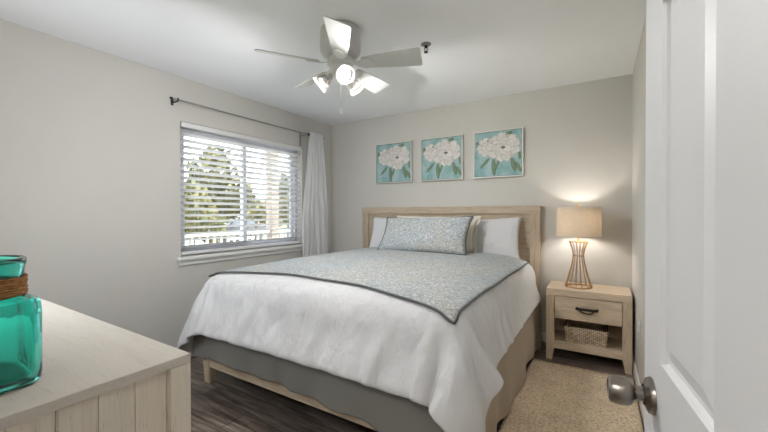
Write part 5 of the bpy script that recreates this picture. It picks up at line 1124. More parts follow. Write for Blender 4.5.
    0,1,-1,0,0,0,0,1,0,0,0,0,-1,0,1,0,0,-1,0,0,0,0,0,0,-1,1,-1,0,0,0,-1,0,-1,0,0,0,-2,4,-7,2,0,1,0,-1,1,0,0,0,0,8,-1,-2,0,0,-1,0,0,0,-5,0,2,-1,2,0,0,1,-1,1,0,
    1,0,-1,0,2,-1,0,1,0,0,0,0,0,0,0,0,0,-1,1,0,0,0,0,0,0,0,0,0,0,0,0,0,0,0,0,-1,1,0,0,0,-1,1,0,0,-1,1,-1,0,1,-1,-1,0,1,-1,0,-1,1,-1,0,-1,0,-1,1,0,-1,-1,1,0,0,
    -1,1,0,0,1,1,3,-2,-2,0,1,0,-1,3,0,-4,1,0,0,1,0,1,0,0,0,1,0,0,-1,1,0,0,0,0,0,0,1,-1,0,0,1,0,-1,0,0,1,0,0,0,0,0,0,0,0,0,0,-1,0,0,1,0,0,-1,0,1,-1,0,0,1,-1,0,
    0,-1,0,1,0,-1,0,0,0,-1,0,-1,0,-1,0,-1,1,1,0,0,0,-1,1,-1,0,0,-5,0,1,1,3,-1,-2,1,1,-1,0,3,0,0,0,1,0,0,0,1,0,-1,1,0,1,0,0,-1,0,1,-1,1,-1,1,0,0,0,0,0,0,0,-1,
    1,0,0,0,0,0,0,0,0,-1,1,0,0,0,0,-1,1,0,-1,1,-1,1,-1,0,1,0,0,-1,0,-1,1,0,-1,0,0,0,-1,0,0,-1,1,-1,-1,1,0,0,1,0,1,-1,0,-2,-1,-1,0,-1,1,2,0,0,3,0,-1,1,0,1,-1,
    1,0,0,0,0,1,0,0,-1,1,0,0,1,-1,1,-1,1,-1,0,1,-1,0,0,1,0,0,-1,0,0,0,0,0,0,0,0,1,0,0,-1,0,0,1,-1,0,1,-1,1,-1,0,0,0,0,-1,1,0,0,-1,0,1,-1,0,-1,0,0,0,-1,0,0,1,
    -1,0,1,-1,0,-1,0,1,0,1,-1,-1,0,1,0,0,1,-1,0,1,-1,1,0,0,0,0,1,0,0,0,0,1,0,-1,0,1,-1,1,-1,1,-1,1,0,0,0,0,0,0,0,0,0,0,0,0,1,-1,0,0,0,0,0,0,0,0,0,0,0,0,-1,1,
    -1,1,0,0,-1,0,1,0,-1,1,-1,0,-1,0,0,0,1,-1,-1,1,-1,1,-1,1,-1,0,0,1,-1,1,-1,1,-1,1,0,0,0,-1,0,0,0,0,1,0,-1,0,2,-1,1,0,0,0,0,0,0,0,0,1,-1,0,0,1,-1,1,0,0,-1,
    1,0,0,0,-1,1,0,0,0,0,-1,1,0,0,0,0,0,-1,1,0,0,-1,1,0,0,0,0,-1,0,1,0,-1,0,0,0,-1,2,-1,0,0,-1,1,-1,-1,1,-1,2,-2,1,-1,1,0,1,-2,3,0,1,1,-1,0,2,-1,-1,2,-1,-1,1,
    0,-1,0,1,1,-2,2,-1,0,0,1,0,0,0,0,0,0,1,0,-1,0,1,-1,0,0,1,-1,0,0,0,1,-1,0,0,0,1,0,0,0,-1,0,0,0,1,-1,0,0,1,-1,0,0,0,0,0,1,-1,0,1,-1,0,0,0,-1,0,1,-1,1,-1,-1,
    1,-1,1,-1,1,0,0,0,-1,0,1,-3,0,-1,0,2,-1,-1,1,0,-1,1,0,-1,0,0,1,-1,0,1,0,0,1,0,-1,0,1,-1,1,0,0,0,-1,1,0,0,0,0,0,-1,1,0,1,-1,0,0,0,0,0,0,0,0,0,0,0,0,0,0,1,
    -1,0,0,0,0,0,0,0,0,-1,0,1,-1,1,-1,1,0,-1,1,-1,0,0,-1,1,0,0,0,0,0,-1,0,1,0,0,-1,1,-1,1,0,0,1,0,-1,1,0,0,-1,1,0,0,-1,0,0,1,-1,1,0,0,0,1,-1,1,0,0,-1,0,1,0,0,
    -1,1,0,0,0,0,0,-1,1,0,0,0,0,0,-1,1,-1,0,1,0,0,0,0,-1,1,0,-1,1,0,0,-1,1,0,0,0,-1,1,-1,1,-1,0,0,0,0,1,-1,0,0,-1,0,0,0,0,0,1,-1,0,0,1,-1,1,-1,1,-1,-1,1,1,0,
    -1,0,1,-1,0,1,-1,1,0,0,0,0,0,0,1,-1,0,0,0,0,1,0,0,0,-1,1,0,-1,1,0,-1,1,0,-1,0,1,0,0,0,0,-1,1,0,0,0,0,-1,0,1,0,-1,1,0,-1,1,0,-1,1,0,0,0,-1,1,-1,0,0,1,-1,0,
    -1,0,1,-1,0,1,0,-1,0,1,-1,0,1,-1,0,1,-1,1,0,1,0,-1,0,0,1,-1,0,1,0,-1,1,0,-1,0,1,0,0,0,0,0,0,0,0,0,0,0,0,0,1,-1,0,1,-1,0,1,-1,0,1,0,-1,0,0,0,1,0,0,-1,0,0,
    0,1,0,-1,0,1,-1,0,1,-1,0,1,-1,0,0,0,0,0,0,0,0,0,0,0,0,0,-1,1,0,-1,0,1,0,-1,0,1,-1,0,0,0,2,-1,1,-1,1,0,0,0,0,1,-1,0,0,0,0,-1,1,0,0,0,-1,1,0,0,0,0,0,1,-1,0,
    0,0,0,1,-1,0,0,1,-1,0,1,-1,0,0,0,1,0,-1,0,0,1,0,-1,0,0,0,1,-1,0,1,-1,0,0,1,-1,0,0,0,0,1,-1,0,0,0,0,0,-1,1,0,0,-1,0,1,0,-1,0,1,0,-1,1,0,0,-1,-1,4,6,1,-1,
    -1,-2,0,-1,0,0,-2,0,0,0,0,0,1,-1,0,1,-1,0,1,0,0,0,-1,1,0,0,0,0,0,0,0,0,0,0,0,0,0,0,0,1,-1,0,0,0,0,0,0,1,-1,0,0,0,0,0,0,0,0,0,0,0,0,0,0,0,-1,1,0,0,0,-1,0,
    1,-1,0,1,0,-1,0,0,1,0,-1,1,1,0,0,0,-1,-1,-4,-4,1,1,2,2,-1,-1,-2,1,2,0,-1,0,1,0,-1,1,0,0,0,0,0,0,0,0,0,0,0,0,0,0,-1,1,0,0,0,0,0,0,0,0,0,0,0,0,0,0,0,0,0,-1,
    1,0,0,0,0,0,0,0,0,0,-1,1,0,0,0,0,0,0,0,0,-1,1,0,0,0,0,-1,-1,2,-1,0,0,0,2,-1,0,0,1,0,2,0,0,2,-5,0,-1,1,0,1,2,0,-1,0,1,0,0,0,0,0,0,0,1,0,-1,1,0,-1,1,-1,1,0,
    0,0,0,0,0,0,-1,1,0,-1,1,0,0,-1,1,0,0,0,0,0,0,0,0,0,0,-1,1,0,-1,1,-1,1,0,0,0,0,0,-1,1,-1,1,-1,1,-1,1,-1,0,0,0,1,-1,0,1,-1,1,-2,0,-1,0,0,0,0,0,-1,-3,5,-2,0,
    -1,0,1,0,0,0,0,0,0,0,0,0,0,1,0,-1,0,1,-1,0,1,0,0,-1,0,0,0,1,0,-1,1,0,0,0,0,0,0,0,0,-1,0,1,0,0,-1,0,1,0,0,-1,1,0,0,0,0,0,0,0,-1,0,0,0,1,0,0,-1,1,0,0,-1,1,
    0,-1,1,-1,0,1,-1,1,-2,1,0,-1,0,0,0,-1,1,2,-1,-1,2,0,0,1,0,0,-1,1,-1,1,0,-1,1,0,0,-1,0,1,0,-1,1,0,0,-1,1,0,0,0,0,0,-1,1,-1,1,-1,1,0,-1,0,1,0,0,0,-1,0,0,1,
    0,0,0,-1,2,-1,0,-1,1,-1,1,-1,1,0,0,0,0,0,-1,1,0,0,1,-1,0,-1,0,1,-1,0,0,0,0,0,1,-1,0,1,-1,0,0,1,-1,0,1,-1,0,0,0,0,0,-1,1,-1,2,-1,0,0,0,0,0,0,0,0,0,1,-1,0,
    0,1,-1,0,0,0,0,0,1,-1,1,-1,1,-1,0,1,0,-1,0,0,1,0,0,0,0,0,-1,0,1,-1,2,-2,1,-1,1,-1,1,-1,0,0,1,-1,0,1,-1,0,0,-1,1,0,0,0,0,0,1,-1,0,0,0,1,0,0,1,1,-2,0,0,0,0,
    0,1,-1,0,0,0,0,0,0,1,-1,0,0,1,-2,1,0,1,0,-1,0,0,1,0,0,-1,1,0,0,0,0,0,-1,1,-1,1,-1,1,0,-1,1,0,0,0,-1,0,0,0,0,0,1,0,-1,0,-1,2,-1,1,-1,1,-1,1,0,0,-1,1,0,-1,
    0,0,0,0,0,0,1,0,-1,0,0,1,-1,0,0,-1,3,1,0,-1,2,-1,0,-1,-2,4,0,-1,-3,1,-1,0,1,0,-1,0,0,0,0,1,-1,1,-1,0,1,0,-1,0,0,0,0,0,0,0,0,0,0,1,-1,1,-1,1,-1,0,1,-1,0,0,
    0,1,0,0,0,0,-1,0,0,1,0,-1,0,1,-1,1,-1,1,-1,0,0,0,0,0,0,1,0,0,-1,1,0,-1,0,1,-1,0,0,0,1,0,0,-2,-1,0,2,1,1,0,1,1,-2,-1,1,2,-1,1,0,0,0,0,0,1,-1,0,0,1,-1,0,0,
    0,0,1,-1,0,0,1,-1,1,0,0,0,-1,0,1,-1,1,-1,0,1,-1,0,1,0,0,-1,0,0,0,0,1,0,0,-1,0,1,-1,0,1,-1,1,-1,0,1,0,0,0,-1,1,-1,0,0,1,-1,0,0,0,0,1,-1,0,1,-1,0,0,-1,1,-1,
    -1,-1,0,1,-1,-1,-1,0,1,1,0,0,0,0,-1,1,-1,0,0,0,1,-1,0,0,0,0,0,0,0,0,0,0,1,-1,0,0,0,1,-1,0,1,-1,0,1,-1,0,1,-1,0,0,1,-1,1,0,-1,0,0,0,1,-1,0,1,0,-1,1,-1,0,1,
    -1,0,0,0,1,-1,0,0,0,0,0,0,0,0,0,0,0,0,-1,1,0,0,1,-1,0,-1,0,-1,-1,2,1,0,1,-1,1,0,-1,0,0,1,-1,1,-1,1,-1,-1,1,0,1,0,-1,0,0,1,0,0,-1,0,0,0,0,0,0,1,-1,0,0,1,
    -1,0,1,-1,0,0,1,-1,1,-1,0,1,0,-1,0,0,1,-1,0,0,0,0,0,1,-1,0,0,0,0,0,0,1,0,0,-1,0,0,1,0,-1,0,0,0,1,-1,0,0,-1,0,0,1,-1,1,0,0,0,0,1,1,0,0,1,-1,0,-1,0,-1,0,-1,
    1,0,0,0,0,0,0,1,-1,0,0,0,1,-1,0,1,0,0,-1,0,1,-1,1,-1,0,1,-1,0,0,1,-1,0,0,0,0,0,0,1,-1,0,1,0,-1,0,1,-1,1,-1,0,0,1,-1,0,0,1,-1,0,0,0,1,-1,0,0,0,0,0,0,0,0,0,
    0,0,0,1,-1,0,0,0,0,0,3,0,0,-1,0,-3,1,-1,0,0,2,-1,1,-1,1,-1,0,0,0,1,-1,0,0,0,0,0,0,1,-1,0,0,1,-1,0,0,0,0,1,-1,0,0,1,-1,0,0,0,0,0,0,0,0,1,1,-3,1,1,-1,0,0,0,
    0,0,1,-1,1,0,-1,0,0,0,0,0,0,1,-1,0,0,0,0,0,0,0,0,0,1,0,-1,0,1,-1,0,1,-1,-3,0,1,0,1,0,0,1,0,0,-1,1,0,0,-1,1,0,0,0,0,0,1,-1,1,-1,0,0,0,0,0,0,0,0,0,0,0,0,0,
    0,0,1,-1,0,0,1,0,0,0,0,-1,0,0,-1,2,-1,0,0,0,1,-1,1,0,-1,0,0,0,0,0,0,0,0,1,-1,0,0,0,0,0,1,-1,0,0,0,0,0,-1,1,0,-1,1,1,-2,1,0,-2,-1,0,0,3,-1,0,1,0,0,0,0,0,0,
    0,0,0,0,0,0,0,0,-1,1,0,1,-1,0,0,0,0,1,-1,1,-1,1,-1,0,1,-1,0,0,1,-1,0,0,0,0,0,0,0,0,0,0,0,1,-1,0,0,0,0,0,0,0,0,1,-1,0,0,0,0,0,0,0,0,0,0,0,0,0,0,0,0,-1,1,
    -1,1,1,-1,-1,2,1,0,1,-1,0,-1,-1,1,0,0,1,0,0,0,0,0,0,1,-1,1,-1,0,0,0,1,0,-1,0,0,0,0,0,0,0,0,0,0,1,-1,0,0,0,0,0,0,0,0,0,0,0,1,-1,0,0,0,0,0,0,0,0,0,0,0,0,0,
    0,0,0,0,1,0,-1,0,0,0,0,0,1,-1,0,1,-1,0,0,0,1,0,0,-1,-1,1,0,-1,-1,0,-1,1,-1,1,1,0,-1,0,0,0,0,0,0,1,-1,0,0,-1,1,0,0,1,-1,0,0,0,0,0,0,0,0,0,0,0,1,-2,1,1,-1,
    0,0,1,-1,0,0,0,0,0,0,1,-1,0,0,1,-1,0,1,-1,0,0,0,0,1,-1,0,0,0,0,0,1,-1,0,0,0,0,0,0,0,-1,1,0,0,0,0,0,0,0,1,0,-1,0,0,1,2,-1,-1,-1,0,0,0,0,0,0,0,0,0,0,1,-1,0,
    0,0,0,0,0,0,0,0,0,0,0,1,-1,0,0,1,0,-1,1,-1,0,0,0,0,0,0,0,0,0,0,0,0,0,0,0,0,0,0,0,0,0,1,-1,0,0,0,0,0,0,0,0,0,0,0,0,1,-1,2,-2,0,0,1,-1,0,0,0,0,0,0,0,0,0,1,
    0,0,4,-2,0,1,-2,0,0,0,0,-1,0,0,0,1,-1,-1,1,0,1,-1,0,0,0,0,0,1,-1,0,1,-1,0,0,0,0,-1,1,-1,1,0,0,0,1,-1,0,0,0,0,0,0,0,0,1,-1,0,0,1,-1,0,0,0,0,0,1,-1,1,0,-1,
    1,-1,0,0,0,0,-1,3,-4,2,1,-2,0,1,0,1,-1,0,0,1,1,-1,4,0,0,0,-5,2,1,1,2,-1,-1,1,0,0,0,0,0,-1,1,1,-1,0,0,0,0,0,0,0,0,0,0,0,0,0,1,0,-1,0,0,0,0,0,0,0,0,0,0,0,0,
    0,0,0,0,0,0,0,0,0,0,0,0,0,0,0,0,0,0,0,0,-1,1,0,0,0,0,0,0,0,-1,2,-1,0,1,-1,0,1,-2,1,0,1,-1,-1,2,-5,0,-1,1,0,-1,0,0,0,1,0,0,0,0,1,-1,0,1,-1,-1,1,0,0,0,0,0,
    0,0,0,0,0,1,-1,0,0,-1,1,0,0,0,0,0,0,0,1,-1,0,0,0,0,0,0,0,0,0,0,0,0,0,-1,1,0,0,0,0,0,-1,1,-1,1,0,0,0,0,0,0,0,0,0,-1,1,0,0,1,-1,0,1,0,-1,-1,0,0,-2,1,2,0,-1,
    1,-1,0,0,0,0,0,0,0,0,-1,2,-1,0,0,1,-1,0,-1,1,0,0,0,0,0,-1,1,-1,0,0,0,1,0,-1,1,0,0,0,0,0,-1,0,1,0,0,0,0,0,0,0,0,-1,1,1,-1,0,0,0,0,0,0,0,0,-1,1,0,0,0,0,0,0,
    0,0,0,-1,1,0,0,0,0,0,0,0,-1,1,0,0,0,1,-1,-1,0,1,0,0,0,0,0,0,0,0,0,1,-1,-1,1,-1,1,-1,1,0,0,0,0,0,-1,1,0,0,0,0,0,0,0,0,0,0,0,-1,1,0,0,0,0,0,-1,1,0,0,0,0,0,
    0,0,0,0,-1,1,0,0,-1,1,-1,1,0,0,0,0,0,0,-1,1,0,-1,1,0,0,0,0,0,0,0,-1,1,0,0,0,0,0,0,0,0,1,-1,0,0,0,1,0,0,0,0,0,0,0,-1,0,0,0,1,-1,0,0,0,0,0,0,0,0,0,-1,1,0,0,
    0,0,0,0,0,0,0,0,0,0,1,-1,0,0,0,-1,1,0,0,0,0,0,-1,1,0,0,-1,1,0,0,0,0,0,0,0,0,0,0,0,0,0,0,0,0,0,0,0,0,0,-1,2,-1,0,0,0,1,-1,1,0,0,0,0,-1,0,-1,3,-1,0,0,0,-2,
    0,-1,0,1,0,1,-1,0,0,1,-1,1,0,-1,1,-1,1,-1,1,0,-1,1,0,0,0,0,-1,1,0,0,-1,1,-2,1,1,0,0,2,-3,1,0,0,0,-1,1,0,0,-1,1,0,-1,1,0,0,-1,1,0,0,0,0,-1,1,-1,0,1,0,0,-1,
    1,0,-1,1,-2,2,-1,0,-1,0,1,0,0,1,0,-1,1,-1,0,-4,1,0,0,0,2,1,1,0,-2,1,-1,1,0,0,0,0,0,0,1,-1,1,-1,0,0,0,1,-1,0,0,0,0,0,0,0,0,1,-1,0,1,1,-2,1,-3,3,-1,0,0,0,0,
    0,0,0,1,0,-1,3,-3,0,0,0,0,0,0,0,0,0,0,0,0,0,0,0,0,0,0,0,0,0,0,0,0,0,0,0,-1,0,0,-1,1,-1,2,0,0,0,-1,1,0,0,-1,0,0,1,0,0,0,0,0,0,0,0,0,-1,1,0,0,0,0,0,0,0,0,0,
    0,0,0,0,0,0,0,0,0,0,-2,2,-1,2,-1,0,0,0,0,0,0,0,0,0,-1,2,-3,2,0,0,1,-1,0,1,-1,0,1,-1,0,0,0,0,0,0,0,0,0,0,0,0,0,0,0,0,0,0,0,-1,1,-1,1,2,2,1,-1,0,0,0,-1,1,0,
    0,0,1,-1,0,-1,1,0,0,0,0,1,-1,-1,1,0,0,0,0,0,0,0,0,0,1,-1,0,0,0,0,1,-1,0,0,0,0,0,0,0,0,0,0,0,0,0,0,0,-1,1,0,0,0,0,0,0,-1,1,0,0,0,0,0,0,0,0,1,-1,0,0,0,0,0,
    0,0,0,0,-1,0,0,1,-1,1,1,-3,-1,0,0,1,-1,-1,1,0,-1,1,0,0,1,-1,1,-1,0,0,0,0,0,0,1,-1,0,0,0,0,0,0,0,0,0,0,0,0,0,0,0,-1,1,0,0,0,-1,1,0,0,0,0,1,-1,0,0,0,0,0,0,
    0,0,0,0,0,0,0,0,0,0,0,0,0,1,-1,0,0,0,0,0,0,0,0,0,0,0,0,1,-1,0,0,0,0,0,0,0,0,0,1,-1,2,-1,-1,1,-1,0,0,0,0,0,0,1,-1,0,0,0,0,0,0,0,0,0,0,0,0,0,0,0,0,0,0,0,0,
    0,0,0,0,0,0,1,-1,0,0,0,0,0,0,0,0,0,0,0,0,0,0,0,0,0,0,0,0,0,0,0,0,0,-1,1,0,0,0,0,0,0,0,0,0,0,1,-1,0,1,0,-1,1,-1,0,0,0,0,2,-3,2,-1,1,0,0,0,-1,0,0,0,0,0,-1,
    1,0,0,0,0,0,0,0,0,0,0,0,0,0,0,0,0,2,-2,0,0,0,0,0,0,0,0,0,0,0,0,0,0,0,1,-1,0,0,0,0,0,0,0,0,0,0,0,0,0,0,0,0,0,0,0,0,0,-1,1,0,0,0,0,0,0,0,0,1,0,0,0,1,-1,0,1,
    1,-1,2,-4,2,-1,1,-1,1,0,-1,1,0,0,0,0,0,0,0,0,0,0,0,0,0,0,0,0,0,0,0,0,0,0,0,-2,2,0,0,0,1,-1,1,-1,0,0,0,0,0,0,0,0,-1,1,0,0,0,0,0,0,0,0,0,0,0,0,0,0,0,0,0,1,
    -1,0,0,1,-1,0,0,0,1,-1,0,0,0,-1,0,1,0,-1,2,1,-3,-2,1,-2,3,-1,1,-2,1,0,-1,1,1,-1,0,0,0,0,0,0,0,0,0,0,0,0,0,0,0,0,0,0,0,0,0,0,0,0,0,0,0,-1,1,-1,1,0,0,0,0,0,
    0,0,0,1,1,-2,0,0,0,0,0,0,0,0,0,0,0,0,0,0,0,0,-1,1,0,0,0,0,0,0,0,-1,1,0,0,0,1,-1,-1,0,1,-2,0,1,1,0,4,-1,-1,-3,1,0,0,0,0,0,0,0,0,0,0,0,0,0,0,0,0,0,0,0,0,0,
    0,0,0,0,0,0,0,1,-1,0,0,0,0,0,0,0,0,0,0,0,0,0,0,0,-1,-1,2,0,0,0,0,0,0,0,0,0,0,0,0,0,0,0,1,-1,0,0,0,0,0,0,0,0,0,0,0,0,0,0,0,0,0,-1,1,-1,1,0,0,-4,1,1,2,0,0,
    0,1,-1,0,0,0,0,0,0,0,0,0,0,0,0,0,0,0,0,0,0,0,0,0,0,0,0,-1,1,0,0,0,0,0,0,0,0,0,0,0,0,0,0,0,0,0,1,-1,1,-1,0,0,1,-1,0,0,0,0,0,0,0,0,-1,1,0,0,0,0,0,0,0,0,1,
    -1,0,0,-1,0,1,0,0,0,-1,2,0,-1,3,0,-1,1,0,1,0,0,-1,1,-1,0,0,0,0,0,0,0,0,0,0,0,0,0,0,0,0,0,0,0,0,0,0,0,0,0,0,0,0,0,0,0,0,0,0,0,0,0,0,0,0,0,0,-1,1,-1,2,-1,0,
    -1,1,0,0,0,0,0,0,0,0,1,-1,0,0,0,0,0,0,0,0,-1,1,0,0,1,-1,0,0,1,0,0,-1,-1,4,-5,0,1,1,0,-1,-1,-2,1,0,1,0,0,0,0,0,0,0,0,0,0,0,0,1,0,-1,0,0,0,0,1,-1,0,0,0,0,0,
    0,0,0,0,0,0,0,0,0,0,0,0,0,0,0,0,0,0,1,-2,1,0,0,0,0,0,0,0,0,0,0,0,-1,1,0,0,0,0,0,0,0,0,0,0,0,0,-1,1,0,0,-1,1,1,-1,0,-3,2,-1,0,-2,0,1,0,2,0,0,0,0,0,0,0,0,0,
    0,0,0,0,0,0,-1,1,0,0,0,0,0,-1,1,0,0,0,0,1,-1,0,1,-1,1,-1,1,-1,0,0,0,0,0,0,1,0,-1,0,0,0,0,0,0,2,-2,0,0,0,0,0,0,0,0,1,-1,0,0,0,0,0,0,0,0,0,0,0,0,0,0,0,1,-1,
    0,0,0,0,0,3,-2,0,-1,0,0,0,0,0,0,0,0,0,0,0,0,0,0,0,1,-1,0,1,-1,0,1,-1,0,0,0,0,0,0,0,0,-1,1,0,-1,1,-1,1,-1,1,0,0,0,0,0,0,-1,0,2,-1,0,0,0,2,-2,-2,2,0,0,0,0,
    0,0,0,0,-1,1,0,0,0,0,0,0,0,0,0,0,0,1,-1,0,1,-1,0,-1,1,1,0,-1,-2,1,1,0,0,1,0,-1,1,-1,0,0,0,0,0,0,0,0,0,-1,1,0,-1,1,0,-1,1,0,0,1,-1,0,0,0,0,0,0,0,1,-1,0,0,
    2,-2,0,0,0,0,0,0,1,-1,-1,1,0,0,0,-2,2,0,0,0,0,0,0,0,0,0,0,1,-1,0,0,0,0,0,0,0,0,0,0,0,0,1,-1,-1,1,0,0,0,-1,3,1,0,1,-1,2,-1,-1,0,1,-1,0,0,0,1,-1,0,0,0,0,0,
    0,0,0,0,0,1,-1,0,0,1,-2,2,-1,0,0,0,0,0,0,0,0,0,0,-2,2,0,0,0,0,0,0,-1,2,-1,0,0,0,0,3,-3,0,0,0,0,0,0,0,0,0,0,0,0,0,0,0,0,0,0,0,1,-1,0,0,0,0,0,0,-1,1,0,0,1,
    -3,-1,4,-1,-1,-1,0,0,0,-1,0,0,0,0,0,0,0,0,0,0,0,0,0,0,0,0,0,0,0,0,-1,3,-3,1,0,0,0,0,0,0,0,0,0,0,0,0,0,0,0,0,0,0,0,-1,1,0,0,0,0,-3,3,0,0,0,0,0,0,0,0,0,1,
    -2,1,0,0,0,1,-1,0,0,-1,1,1,-1,0,0,0,0,1,-1,0,0,-1,1,0,-1,1,2,-1,-1,1,-1,1,-1,0,0,0,0,0,0,0,0,0,0,0,0,0,0,0,0,2,-2,0,0,-2,2,0,0,0,0,0,0,0,0,0,0,0,1,-1,0,0,
    0,0,0,0,1,-1,0,0,0,0,0,1,-1,0,0,0,0,0,0,0,0,1,-2,2,-1,0,0,0,-1,1,0,0,0,0,0,0,0,0,1,0,-1,0,0,0,1,0,-1,-3,1,0,1,2,-1,-1,0,1,0,0,0,0,0,0,0,1,-1,0,0,0,0,0,0,
    0,-2,2,0,0,0,0,0,0,0,0,0,0,0,0,0,0,0,-1,1,0,0,0,0,0,1,-2,2,-1,0,0,0,0,-1,1,0,0,0,1,-1,0,0,0,-1,3,-2,0,0,0,0,0,0,0,0,0,0,-1,1,0,0,0,0,0,0,1,0,-2,0,1,-1,-1,
    -1,1,-1,0,3,0,0,0,0,0,0,0,0,0,-1,1,0,0,0,0,0,0,-1,1,0,0,0,0,0,0,0,1,-1,1,-1,0,0,0,0,0,1,-1,0,0,0,0,0,-1,4,-4,1,0,0,0,0,0,0,0,0,0,-1,1,0,0,0,0,-1,1,0,0,0,
    0,0,0,0,0,0,0,0,0,0,0,0,0,0,0,0,0,0,-1,1,0,1,0,-2,0,1,-1,0,1,0,0,0,0,0,0,0,0,0,0,0,0,0,0,0,1,-1,0,1,-1,0,0,0,0,-1,1,-1,1,0,0,0,0,0,0,0,0,0,0,0,0,0,-2,2,0,
    0,0,0,0,0,0,0,0,0,0,0,0,0,0,0,0,0,0,0,0,0,0,0,0,0,0,0,1,-1,0,0,0,0,0,0,-1,0,1,0,0,1,-2,0,1,0,1,0,0,-1,0,0,0,-1,1,1,-1,0,0,0,0,0,0,0,0,0,0,0,-1,1,0,0,0,0,
    0,0,0,0,0,0,0,0,0,0,0,0,0,2,-2,2,-2,0,0,0,0,0,0,0,1,-1,1,-1,0,0,1,-1,0,0,1,-1,0,1,-1,0,0,0,0,0,0,1,-1,0,0,0,0,0,0,0,0,0,0,2,1,0,0,1,0,1,0,-2,0,0,0,0,0,0,
    1,-1,-1,1,1,-1,0,0,0,0,1,-1,0,0,0,0,0,0,0,0,0,0,0,0,0,0,0,0,0,0,0,0,0,0,-2,2,-2,2,0,0,0,0,0,0,0,-1,1,-1,1,0,2,-3,1,0,0,-1,1,0,-1,1,0,0,0,0,0,0,-1,1,0,0,0,
    0,0,0,0,0,1,-1,0,-2,0,1,0,0,-1,1,0,0,0,0,0,0,-1,0,0,0,0,-1,1,1,-1,0,0,-1,1,0,0,0,0,2,-2,0,0,1,-1,0,0,0,0,0,0,0,2,-2,0,0,1,-1,0,0,0,0,0,0,0,0,0,0,0,0,1,-1,
    0,-2,2,0,0,0,0,0,0,0,0,0,0,0,0,0,0,0,0,0,0,1,-1,0,0,0,0,0,1,-2,2,-1,2,-2,1,0,-1,0,0,0,0,0,0,1,-1,0,0,1,-1,2,-3,1,0,0,0,0,0,0,0,0,-2,3,-1,0,-1,1,0,0,0,0,0,
    0,0,-2,2,0,1,-2,1,0,0,0,0,0,0,0,0,0,0,0,0,-1,1,0,1,-1,0,1,-1,0,0,0,0,0,0,0,0,0,0,0,1,-1,0,0,0,1,-1,0,0,0,1,-1,2,-1,0,0,1,0,-1,0,0,0,0,0,0,0,0,0,0,0,-1,1,
    -2,2,0,0,0,0,0,0,0,0,0,1,-2,1,0,0,0,0,0,0,0,0,0,0,0,0,0,-1,1,0,0,0,0,0,0,0,0,0,0,0,0,0,0,0,0,-1,1,0,-1,1,0,-1,0,1,0,0,0,0,0,0,1,-2,1,0,1,-1,0,1,0,-1,0,-1,
    2,-1,0,1,
)
CN = (81, 93)
acc = np.moveaxis(np.array(COMFORTER, dtype=np.int64).reshape(3, CN[0], CN[1]), 0, 2)
acc = np.cumsum(np.cumsum(acc, axis=0), axis=1)
P = acc.astype(float) / 1000.0
du = np.gradient(P, axis=1)
dv = np.gradient(P, axis=0)
Nn = np.cross(du, dv)
Nn /= np.linalg.norm(Nn, axis=2, keepdims=True) + 1e-9
PT = P + Nn * 0.026
b = new_bm()
gridmesh(b, [[tuple(P[j, i]) for i in range(CN[1])] for j in range(CN[0])])
obj.keep = True
com = obj('comforter', b, M['comforter'], None, True)
obj.keep = False
tag(com, 'white comforter draped over the bed, hanging past the foot and sides', 'comforter')
md = com.modifiers.new('filling', 'SOLIDIFY')
md.thickness = 0.026
md.offset = 1.0
md = com.modifiers.new('soft', 'SUBSURF')
md.levels = md.render_levels = 1

# quilt on top of the comforter
bt = new_bm()
gridmesh(bt, [[tuple(PT[j, i]) for i in range(CN[1])] for j in range(CN[0])])
tree = BVHTree.FromBMesh(bt)
bt.free()
def cz(x, y):
    h = tree.ray_cast(Vector((x, y, 2.0)), Vector((0, 0, -1)))
    return h[0].z if h[0] is not None else .70
QX0, QX1, QY0, QY1 = 0.610, 2.568, -2.150, -.33
nqx, nqy = 84, 80
qz = [[0] * (nqx + 1) for _ in range(nqy + 1)]
def qxy(u, v):
    x = QX0 + (QX1 - QX0) * u + 0.015 * (v - .5) * (u - .5)
    y = QY0 + (QY1 - QY0) * v + .006 * math.sin(u * 21) * (1 - v) + .012 * (1 - v) * math.sin(u * 5 + 1) + (1 - v) ** 2 * (.125 * math.sin(PI * min(1, u * 1.02)) ** .8 - .045 * u ** 6)
    x += .002 * math.sin(v * 17 + u)
    return x, y
Q = [[None] * (nqx + 1) for _ in range(nqy + 1)]
for j in range(nqy + 1):
    for i in range(nqx + 1):
        x, y = qxy(i / nqx, j / nqy)
        Q[j][i] = [x, y, cz(x, y)]
for it in range(3):
    Z = [[q[2] for q in r] for r in Q]
    for j in range(nqy + 1):
        for i in range(nqx + 1):
            nb = [Z[jj][ii] for jj, ii in ((j - 1, i), (j + 1, i), (j, i - 1), (j, i + 1)) if 0 <= jj <= nqy and 0 <= ii <= nqx]
            Q[j][i][2] = max(Z[j][i], .5 * Z[j][i] + .5 * sum(nb) / len(nb))
for r in Q:
    for q in r:
        q[2] += .004
b = new_bm()
gridmesh(b, [[tuple(q) for q in r] for r in Q])
obj.keep = True
ql = obj('quilt', b, M['paisley'], None, True)
obj.keep = False
tag(ql, 'blue grey paisley quilt with dark piped edge spread over the white comforter', 'quilt')
md = ql.modifiers.new('filling', 'SOLIDIFY')
md.thickness = 0.010
md.offset = 1.0
edge = [Q[nqy - k][0] for k in range(nqy)] + [Q[0][i] for i in range(nqx)] + [Q[k][nqx] for k in range(nqy + 1)]
b = new_bm()
tube(b, [(p[0], p[1], p[2] + .006) for p in edge], 0.0070, 8)
pp = obj('piping', b, M['piping'], ql, True)
tag(pp, 'charcoal piping along the quilt edge')

